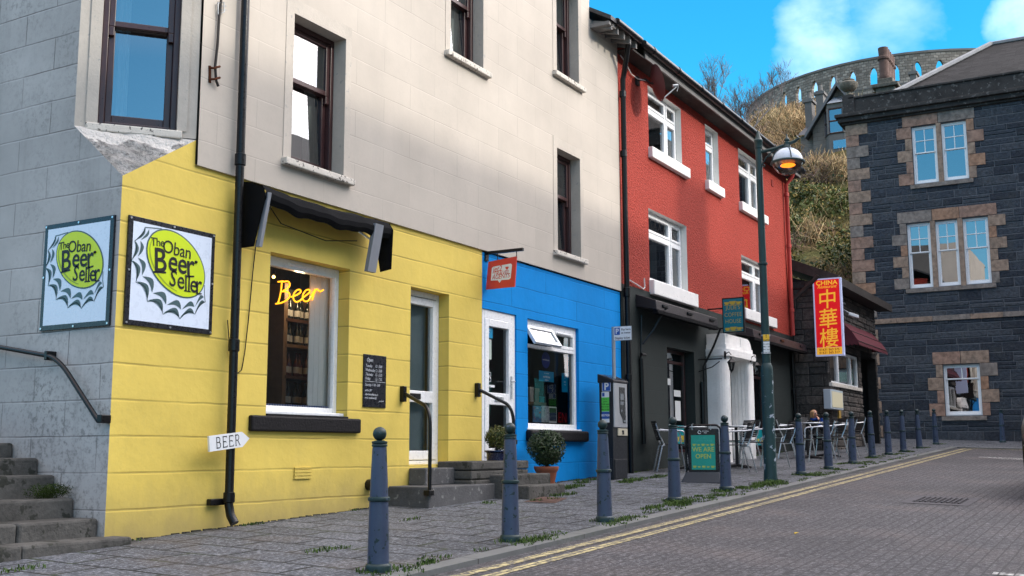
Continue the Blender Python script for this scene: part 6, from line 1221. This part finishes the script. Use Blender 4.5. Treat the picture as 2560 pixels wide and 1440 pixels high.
for a0_,a1_,v in ((6.44,10.16,7.5),(12.8,16.9,7.5),(17,20.6,7.49),(22.55,26.9,7.49)):
    u=a0_
    while u<a1_:
        l=random.uniform(.03,.12); w_=random.uniform(.008,.045); h=random.uniform(.004,.022); z0=gz(u,v); mb.hexa([(u,v-w_,z0-.01),(u+l,v-w_*random.uniform(.4,1.2),z0-.01),(u+l,v+.01,z0-.01),(u,v+.01,z0-.01),(u+.005,v-w_*.4,z0+h*.5),(u+l-.005,v-w_*.4,z0+h*.5),(u+l,v+.01,z0+h),(u,v+.01,z0+h)]); u+=l*random.uniform(.7,1.5)
tag(mb.build('soil_line',pm('gutter_dirt',(.035,.035,.028),.95,.1,.6,14)),'dark soil and moss gathered where the house fronts meet the pavement','soil',kind='stuff')
# ================================================================ opposite side of the street (out of the picture, shades it)
b=T('opposite_terrace','tall slate-roofed terrace facing the shops from across the street, seen only in window reflections','building',(15,-9,-1)); M['harl']=pm('grey_harl',(.34,.32,.29),.9,.1,.15,1.5)
oz=15.0
mb=MB(); mb.box(1,47,-19,-9,-2,10.6); mb.build('wall',M['harl'],b); mb=MB(); mb.q((1,-8.7,10.5),(47,-8.7,10.5),(47,-14,oz),(1,-14,oz)); mb.q((1,-19.3,10.5),(47,-19.3,10.5),(47,-14,oz),(1,-14,oz)); mb.q((1,-8.7,10.5),(1,-14,oz),(1,-19.3,10.5)); mb.q((47,-8.7,10.5),(47,-14,oz),(47,-19.3,10.5)); mb.build('roof',M['slate'],b)
fo_=Fr((0,-9,0),(-1,0,0),(0,1,0)); mb=MB()
for k in range(9):
    for z in (1.5,4.6,7.6): u=-45+k*5; mb.fb(fo_,u,u+1.1,z,z+1.8,-.1,.02)
mb.build('window',M['glassR'],b)
mb=MB()
for u in (2,22,40): mb.box(u,u+1.6,-14.5,-13.5,14,16.2)
mb.build('chimney',M['harl'],b)
b=T('gable_house','dark gabled house down the street behind the viewer, seen only in window reflections','building',(-22,3,-1)); mb=MB(); mb.box(-30,-22,-1,9,-2,7.5); mb.build('wall',M['harl'],b); mb=MB(); mb.q((-21.8,-1.4,7.4),(-21.8,4,11.6),(-30,4,11.6),(-30,-1.4,7.4)); mb.q((-21.8,9.4,7.4),(-21.8,4,11.6),(-30,4,11.6),(-30,9.4,7.4)); mb.q((-22,-1,7.4),(-22,9,7.4),(-22,4,11.4)); mb.build('roof',M['slate'],b)
# ================================================================ hill behind, tower, villa, bare tree
HD=Vector((.968,.25,0)); TC=Vector((math.cos(R(9.44)),math.sin(R(9.44)),0))*165
def hz(x,y):
    r=math.hypot(x,y); a=math.degrees(math.atan2(y,x)); 
    P=[(36,-1),(39,4.2),(43,6.4),(50,9.5),(58,13.5),(70,17.7),(76,19.9),(90,25),(110,31.5),(130,38.),(142,42),(300,43)]
    if x<46.5 and y<9.6: return -2.
    z=P[-1][1]
    for (r0_,z0),(r1_,z1) in zip(P[:-1],P[1:]):
        if r<r1_: t_=max(0,(r-r0_)/(r1_-r0_)); z=z0+(z1-z0)*t_; break
    k=1-max(0,min(1,(a-16.2)/6.))*.42
    return z*k+.5*math.sin(x*.31+y*.23)+.35*math.sin(x*.7-y*.5)-.3
mb=MB(); AN=[ -3+i*.75 for i in range(58)]; RR=[36+i*3 for i in range(20)]+[93+i*6 for i in range(20)]; 
idx={}
for i,a in enumerate(AN):
    for j,r_ in enumerate(RR): x,y=r_*math.cos(R(a)),r_*math.sin(R(a)); idx[i,j]=len(mb.v); mb.v.append(Vector((x,y,hz(x,y) if j else -1.)))
for i in range(len(AN)-1):
    for j in range(len(RR)-1): mb.f.append((idx[i,j],idx[i,j+1],idx[i+1,j+1],idx[i+1,j])); mb.m.append(0)
t=NT('hill_scrub'); n=t.noise(scale=.35,detail=6,rough=.7); n2=t.noise(scale=3,detail=5,rough=.7); c=t.mix(t.ramp(n,.4,.6),(.12,.085,.04),(.085,.09,.03)); f=t.ramp(n2,.3,.7,.4,1.5); c=t.mix(1.,c,t.comb(f,f,f),'MULTIPLY'); M['hill']=t.fin(c,.95,.1,t.bump(n2,1.,.5))
tag(mb.build('hill',M['hill'],smooth=True),kind='structure')
# scrub: thin pale stems and leaf flecks in clumps
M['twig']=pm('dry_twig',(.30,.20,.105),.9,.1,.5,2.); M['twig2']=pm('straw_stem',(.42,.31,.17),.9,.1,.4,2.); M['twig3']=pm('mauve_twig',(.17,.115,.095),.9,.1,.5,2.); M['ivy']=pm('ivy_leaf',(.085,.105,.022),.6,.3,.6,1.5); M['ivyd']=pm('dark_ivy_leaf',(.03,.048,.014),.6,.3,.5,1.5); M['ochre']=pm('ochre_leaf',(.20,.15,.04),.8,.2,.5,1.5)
class NB:   # numpy soup of quads
    def __init__(s): s.P=[]; s.M=[]
    def add(s,c,u,v,m): # centres (n,3), half vectors
        s.P.append(np.stack([c-u-v,c+u-v,c+u+v,c-u+v],1)); s.M.append(np.full(len(c),m))
    def build(s,name,mats):
        P=np.concatenate(s.P).astype(np.float32); m=np.concatenate(s.M).astype(np.int32); n=len(P); me=bpy.data.meshes.new(name); me.vertices.add(n*4); me.vertices.foreach_set('co',P.reshape(-1)); me.loops.add(n*4); me.loops.foreach_set('vertex_index',np.arange(n*4,dtype=np.int32)); me.polygons.add(n); me.polygons.foreach_set('loop_start',np.arange(0,n*4,4,dtype=np.int32)); me.polygons.foreach_set('loop_total',np.full(n,4,dtype=np.int32))
        for x in mats: me.materials.append(x)
        me.polygons.foreach_set('material_index',m); me.update(); me.validate(); return link(bpy.data.objects.new(name,me))
nbk=NB()
def unit(v): return v/np.maximum(1e-6,np.linalg.norm(v,axis=1,keepdims=True))
def stems(c,rad,n,l0,l1,w,m,up_=1.):
    c=np.array(c); d=rng.normal(size=(n,3)); p=c+unit(d)*np.array(rad)*rng.random((n,1))**.5; dr=unit(rng.normal(size=(n,3))*np.array([.6,.6,.35])+np.array([0,0,up_])); l=rng.uniform(l0,l1,(n,1)); s=unit(np.cross(dr,rng.normal(size=(n,3))))*w; nbk.add(p,dr*l/2,s,m)
def flecks(c,rad,n,s0,s1,m):
    c=np.array(c); d=unit(rng.normal(size=(n,3))); p=c+d*np.array(rad)*rng.random((n,1))**.35; u=unit(rng.normal(size=(n,3))); v=unit(np.cross(u,rng.normal(size=(n,3)))); s=rng.uniform(s0,s1,(n,1)); nbk.add(p,u*s,v*s*.6,m)
cnt=0
for i in range(1150):
    a=random.uniform(2.5,24); r_=40+random.random()**1.25*96
    x,y=r_*math.cos(R(a)),r_*math.sin(R(a)); z=hz(x,y)
    if z<2: continue
    el=z/r_; px=1280+FP*math.tan(R(29.96-a)); 
    if px>2160 or px<1700: continue
    if r_>66 and px>1985 and r_<92: continue
    if math.hypot(x-TC.x,y-TC.y)<24.5: continue
    k=r_/60; kind=random.random(); lowest=r_<60
    rad=(random.uniform(.8,1.5)*k,random.uniform(.8,1.5)*k,random.uniform(.55,.95)*k)
    ivy=(r_<57 and random.random()<.92)
    if ivy:
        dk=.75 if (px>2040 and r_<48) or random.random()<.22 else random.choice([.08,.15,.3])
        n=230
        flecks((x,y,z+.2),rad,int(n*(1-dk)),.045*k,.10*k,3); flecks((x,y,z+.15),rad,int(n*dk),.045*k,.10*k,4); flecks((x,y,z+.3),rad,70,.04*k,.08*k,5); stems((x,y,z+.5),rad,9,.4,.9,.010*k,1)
    else:
        m=random.choice([0,0,1,1,2]) if px>1930 else random.choice([0,1,1,2,0])
        stems((x,y,z+.45*k),rad,120,.5*k,1.3*k,.013*k,m,.9); stems((x,y,z+.4*k),rad,60,.3*k,.8*k,.010*k,random.choice([0,1,2]),.4)
        if random.random()<.6: flecks((x,y,z+.2*k),rad,70,.05*k,.09*k,random.choice([3,3,4,5]))
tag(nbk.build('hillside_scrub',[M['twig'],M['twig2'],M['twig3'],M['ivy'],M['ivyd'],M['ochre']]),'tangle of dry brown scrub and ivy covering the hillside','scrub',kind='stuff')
# ---- round arched stone tower
t=NT('tower_rubble'); 
rel=t.n('ShaderNodeVectorMath',operation='SUBTRACT'); t.l(t.pos,rel.inputs[0]); rel.inputs[1].default_value=(TC.x,TC.y,0); S=t.sep(rel.outputs[0]); ang=t.math('MULTIPLY',t.math('ARCTAN2',S[1],S[0]),23.)
fac,bc=t.brick(t.warp(t.comb(ang,S[2],0.),.35,1.2),.62,.36,.05,.5,.3); br=t.n('ShaderNodeSeparateColor'); t.l(bc,br.inputs[0]); g=t.ramp(br.outputs[0],0,1,.62,1.3); c=t.mix(1.,(.235,.215,.19),t.comb(g,g,g),'MULTIPLY'); f=t.ramp(t.noise(scale=.6,detail=5),.3,.7,.75,1.2); c=t.mix(1.,c,t.comb(f,f,f),'MULTIPLY'); c=t.mix(t.math('MULTIPLY',fac,.6),c,(.07,.065,.06)); M['tower']=t.fin(c,.9,.15,t.bump(t.math('SUBTRACT',bc,fac),.6,.08)); M['tcop']=pm('tower_coping',(.15,.145,.14),.9,.1,.25,1)
b=T('arched_tower','round grey stone tower ring of pointed arches crowning the hill','tower',(TC.x,TC.y,38)); NB_=54; RT=23.; th=.55; ztp=49.4
def tp(s,z,rr): a=s/NB_*2*math.pi+R(3.0); return Vector((TC.x+rr*math.cos(a),TC.y+rr*math.sin(a),z))
mb=MB()
def tile(s0,s1,z0,z1):
    mb.q(tp(s0,z0,RT),tp(s1,z0,RT),tp(s1,z1,RT),tp(s0,z1,RT)); mb.q(tp(s0,z0,RT-th),tp(s1,z0,RT-th),tp(s1,z1,RT-th),tp(s0,z1,RT-th))
hw=.178
def arch(zb,zs,zt):   # returns outline samples (ds,z_top)
    return [(-hw+2*hw*k/8, zs+(zt-zs)*(1-abs(-1+2*k/8)**1.9)) for k in range(9)]
rows_=[(46.1,47.5,48.37),(42.8,44.2,45.1)]
for i in range(NB_):
    zlo=38.
    for j,(zb,zs,zt_) in enumerate(reversed(rows_)):
        off=.0
        zhi=45.7 if j==0 else ztp; s=i+.5; A_s=arch(zb,zs,zt_)
        for (e0,e1) in ((i,s-hw),(s+hw,i+1)): tile(e0,e1,zlo,zhi)
        tile(s-hw,s+hw,zlo,zb)
        for (d0,z0),(d1,z1) in zip(A_s[:-1],A_s[1:]):
            for rr in (RT,RT-th): mb.q(tp(s+d0,z0,rr),tp(s+d1,z1,rr),tp(s+d1,zhi,rr),tp(s+d0,zhi,rr))
            mb.q(tp(s+d0,z0,RT),tp(s+d1,z1,RT),tp(s+d1,z1,RT-th),tp(s+d0,z0,RT-th))
        for d in (-hw,hw): mb.q(tp(s+d,zb,RT),tp(s+d,zs,RT),tp(s+d,zs,RT-th),tp(s+d,zb,RT-th))
        mb.q(tp(s-hw,zb,RT),tp(s+hw,zb,RT),tp(s+hw,zb,RT-th),tp(s-hw,zb,RT-th)); zlo=zhi
mb.build('arched_wall',M['tower'],b); mbc=MB(); mbs=MB()
for i in range(NB_):
    a,c=i,i+1
    for (z0,z1,ro_,ri,mb) in ((ztp,ztp+.28,RT+.12,RT-th-.12,mbc),(45.6,45.78,RT+.08,RT-.02,mbs)):
        P=[tp(a,z0,ro_),tp(c,z0,ro_),tp(c,z0,ri),tp(a,z0,ri)]; mb.hexa(P+[p+UP*(z1-z0) for p in P])
mbc.build('coping',M['tcop'],b); mbs.build('string_course',M['tcop'],b)
# ---- villa on the hillside
HU=76; fh=Fr((HU,0,0),(0,-1,0),(-1,0,0)); b=T('hillside_villa','grey stone gabled villa with a bay window halfway up the hill','house',(HU,17,21)); M['villa']=ashlar('villa_stone',(.17,.155,.14),.8,.3,0,.02,.5,.2,axis='y',bump=.4)
H=lambda x,y,d=0:fh.hit(x,y,d)
ax,az=H(2095,212); ex,ez=H(2020,338); zb=H(2060,420)[1]-1; rx=2*ax-ex
mb=MB(); mb.fpoly(fh,[(ex+.35,zb),(rx-.35,zb),(rx-.35,ez+.3),(ax,az-.25),(ex+.35,ez+.3)]); mb.q(fh.pt(ex+.35,zb),fh.pt(ex+.35,zb,-9),fh.pt(ex+.35,ez,-9),fh.pt(ex+.35,ez)); mb.q(fh.pt(rx-.35,zb),fh.pt(rx-.35,zb,-9),fh.pt(rx-.35,ez,-9),fh.pt(rx-.35,ez)); mb.build('wall',M['villa'],b)
mb=MB()
for (p,q_) in (((ex-.1,ez-.15),(ax,az)),((rx+.1,ez-.15),(ax,az))): mb.q(fh.pt(*p,.5),fh.pt(*q_,.5),fh.pt(*q_,-9),fh.pt(*p,-9)); mb.q(fh.pt(p[0],p[1]-.15,.5),fh.pt(q_[0],q_[1]-.15,.5),fh.pt(q_[0],q_[1]-.15,-9),fh.pt(p[0],p[1]-.15,-9))
# side wing roof at left
wx,wzt=H(2022,290); wl,wzb=H(1990,338); mb.q(fh.pt(wl,wzb,-.2),fh.pt(ex+.6,wzb,-.2),fh.pt(ex+.6,wzt+.4,-3),fh.pt(wl+.3,wzt+.4,-3)); mb.build('roof',M['slate'],b); mb=MB(); mb.fb(fh,wl+.2,ex+.5,zb-1,wzb-.02,-6,-.4); mb.build('side_wing',M['villa'],b)
mb=MB()
for (p,q_) in (((ex-.1,ez-.15),(ax,az)),((rx+.1,ez-.15),(ax,az))):
    P=[(p[0],p[1]-.22),(q_[0],q_[1]-.22),(q_[0],q_[1]+.08),(p[0],p[1]+.08)]; mb.fpoly(fh,P,.56,.1)
mb.tube([fh.pt(ax,az,.5),fh.pt(ax,az+.5,.5)],.07,6); mb.build('bargeboard',pm('weathered_bargeboard',(.13,.135,.145),.8),b)
b0,bz1=H(2062,282); b1,_=H(2118,282); _,bz0=H(2062,345)
bay=MB(); pl_=[fh.pt(b0,0,0),fh.pt(b0-.0+.38,0,.75),fh.pt(b1-.1,0,.75),fh.pt(b1+.3,0,0)]
for z0,z1,m in ((zb,bz0,0),(bz1,bz1+.35,0)):
    for p,q_ in zip(pl_[:-1],pl_[1:]): bay.q(p+UP*z0,q_+UP*z0,q_+UP*z1,p+UP*z1)
for p in pl_: bay.tube([p+UP*bz0,p+UP*bz1],.10,6)
bay.build('bay',M['tcop'],b); mb=MB(); 
for p,q_ in zip(pl_[:-1],pl_[1:]): mb.q(p+UP*(bz1+.35)+fh.n*.15,q_+UP*(bz1+.35)+fh.n*.15,fh.pt(ax+.3,bz1+1.0,.05),fh.pt(ax-.3,bz1+1.0,.05))
mb.build('bay_roof',pm('lead_roof',(.25,.27,.30),.4,.5,.1,3),b); mb=MB()
for p,q_ in zip(pl_[:-1],pl_[1:]): mb.q(p+UP*bz0,q_+UP*bz0,q_+UP*bz1,p+UP*bz1,n=fh.n)
wn=mb.build('bay_window',M['glassR'],b); mb=MB()
for p,q_ in zip(pl_[:-1],pl_[1:]):
    m_=(bz0+bz1)/2; p_=p+fh.n*.02; q2=q_+fh.n*.02; mb.tube([p_+UP*m_,q2+UP*m_],.06,5); mb.tube([p_+UP*(bz0+.04),q2+UP*(bz0+.04)],.06,5); mb.tube([p_+UP*(bz1-.04),q2+UP*(bz1-.04)],.06,5)
    for t_ in (.06,.94): m2=p_.lerp(q2,t_); mb.tube([m2+UP*bz0,m2+UP*bz1],.06,5)
mb.build('window_frame',M['brown'],wn); wx0,wz1=H(2083,352,.77); wx1,wz0=H(2116,368,.77); mb=MB(); mb.fb(fh,wx0,wx1,wz0,wz1,.76,.79); mb.build('window',M['glassR'],b)
def chim(x0,x1,yt,yb,d,pots):
    mb=MB(); a0,zt_=H(x0,yt,d); a1,z0=H(x1,yb,d); mb.fb(fh,a0,a1,z0-1.5,zt_,d-.9,d); mb.fb(fh,a0-.12,a1+.12,zt_-.3,zt_-.1,d-1.0,d+.1)
    for k in range(pots): u=a0+(a1-a0)*(k+.5)/pots; mb.lathe([(.17,zt_),(.2,zt_+.1),(.15,zt_+.55),(.19,zt_+.6)],fh.pt(u,0,d-.45),8)
    mb.build('chimney',M['tcop'],b)
chim(2011,2030,247,285,-2,1); chim(2038,2058,228,255,-6,1); chim(2274,2292,178,216,-14,1)
x0,y0=H(2130,250,-8); mb=MB(); mb.fb(fh,x0-2.6,x0+9.5,zb,y0-.6,-14,-8); mb.build('rear_wing',M['villa'],b); mb=MB(); mb.q(fh.pt(x0-2.8,y0-.7,-7.8),fh.pt(x0+9.7,y0-.7,-7.8),fh.pt(x0+9.7,y0+.9,-11),fh.pt(x0-2.8,y0+.9,-11)); mb.q(fh.pt(x0-2.8,y0-.7,-14.2),fh.pt(x0+9.7,y0-.7,-14.2),fh.pt(x0+9.7,y0+.9,-11),fh.pt(x0-2.8,y0+.9,-11)); mb.build('rear_roof',M['slate'],b)
# ---- bare tree, picket fence
M['bark']=pm('bare_bark',(.20,.175,.17),.9,.1,.4,2)
def tree(label,base,H_,n0,spread,seed):
    rs=random.Random(seed); b=T('bare_tree',label,'tree',base); tr=MB(); tw=MB(); base=Vector(base)
    def grow(mb,p,d,l,r_,lev):
        q_=[p]; dd=d.copy(); n=4
        for k in range(n): dd=(dd+Vector((rs.gauss(0,.10),rs.gauss(0,.10),.07))).normalized(); q_.append(q_[-1]+dd*l/n)
        (tr if lev<2 else tw).tube(q_,[r_*(1-.55*k/n) for k in range(n+1)],5 if lev<2 else 3,cap=False)
        if lev<5:
            for k in range(4 if lev<3 else 4):
                i=rs.randint(1,n); e=(dd+Vector((rs.gauss(0,spread),rs.gauss(0,spread),rs.gauss(.12,.2)))).normalized(); grow(mb,q_[i],e,l*rs.uniform(.5,.74),max(.011,r_*.55),lev+1)
    for k in range(n0): grow(tr,base+Vector((rs.uniform(-1.,1.)*.5,rs.uniform(-1,1)*.8,-1)),Vector((rs.gauss(0,.12),rs.gauss(0,.30),1)).normalized(),H_*.45,.085,0)
    tr.build('trunk',M['bark'],b); tw.build('twigs',M['bark'],b)
p=ray(1845,300); p=p*(82/p.x); tree('leafless tree with fine upright branches standing behind the red house roof',(p.x,p.y,p.z-1.5),8.,2,.42,5)
p=ray(1790,270); p=p*(90/p.x); tree('smaller leafless tree left of the other, behind the red house roof',(p.x,p.y,p.z-2.5),8.,2,.42,11)
b=T('picket_fence','weathered white picket fence halfway up the scrubby hillside','fence',(58,14,13)); fk=Fr((57,0,0),(0,-1,0),(-1,0,0)); mb=MB(); a0,z0=fk.hit(1958,474); a1,z1=fk.hit(2112,466); n=42; M['picket']=pm('weathered_white_wood',(.45,.42,.36),.85,.1,.2,8)
for k in range(n):
    a=a0+(a1-a0)*k/(n-1); z=z0+(z1-z0)*k/(n-1); mb.fpoly(fk,[(a-.035,z-.25),(a+.035,z-.25),(a+.035,z+.26),(a,z+.32),(a-.035,z+.26)],0,.025)
mb.build('pickets',M['picket'],b); mb=MB()
for o_ in (-.1,.16): mb.hexa([fk.pt(a0,z0+o_,-.026),fk.pt(a1,z1+o_,-.026),fk.pt(a1,z1+o_,-.06),fk.pt(a0,z0+o_,-.06),fk.pt(a0,z0+o_+.06,-.026),fk.pt(a1,z1+o_+.06,-.026),fk.pt(a1,z1+o_+.06,-.06),fk.pt(a0,z0+o_+.06,-.06)])
mb.build('rails',M['picket'],b)
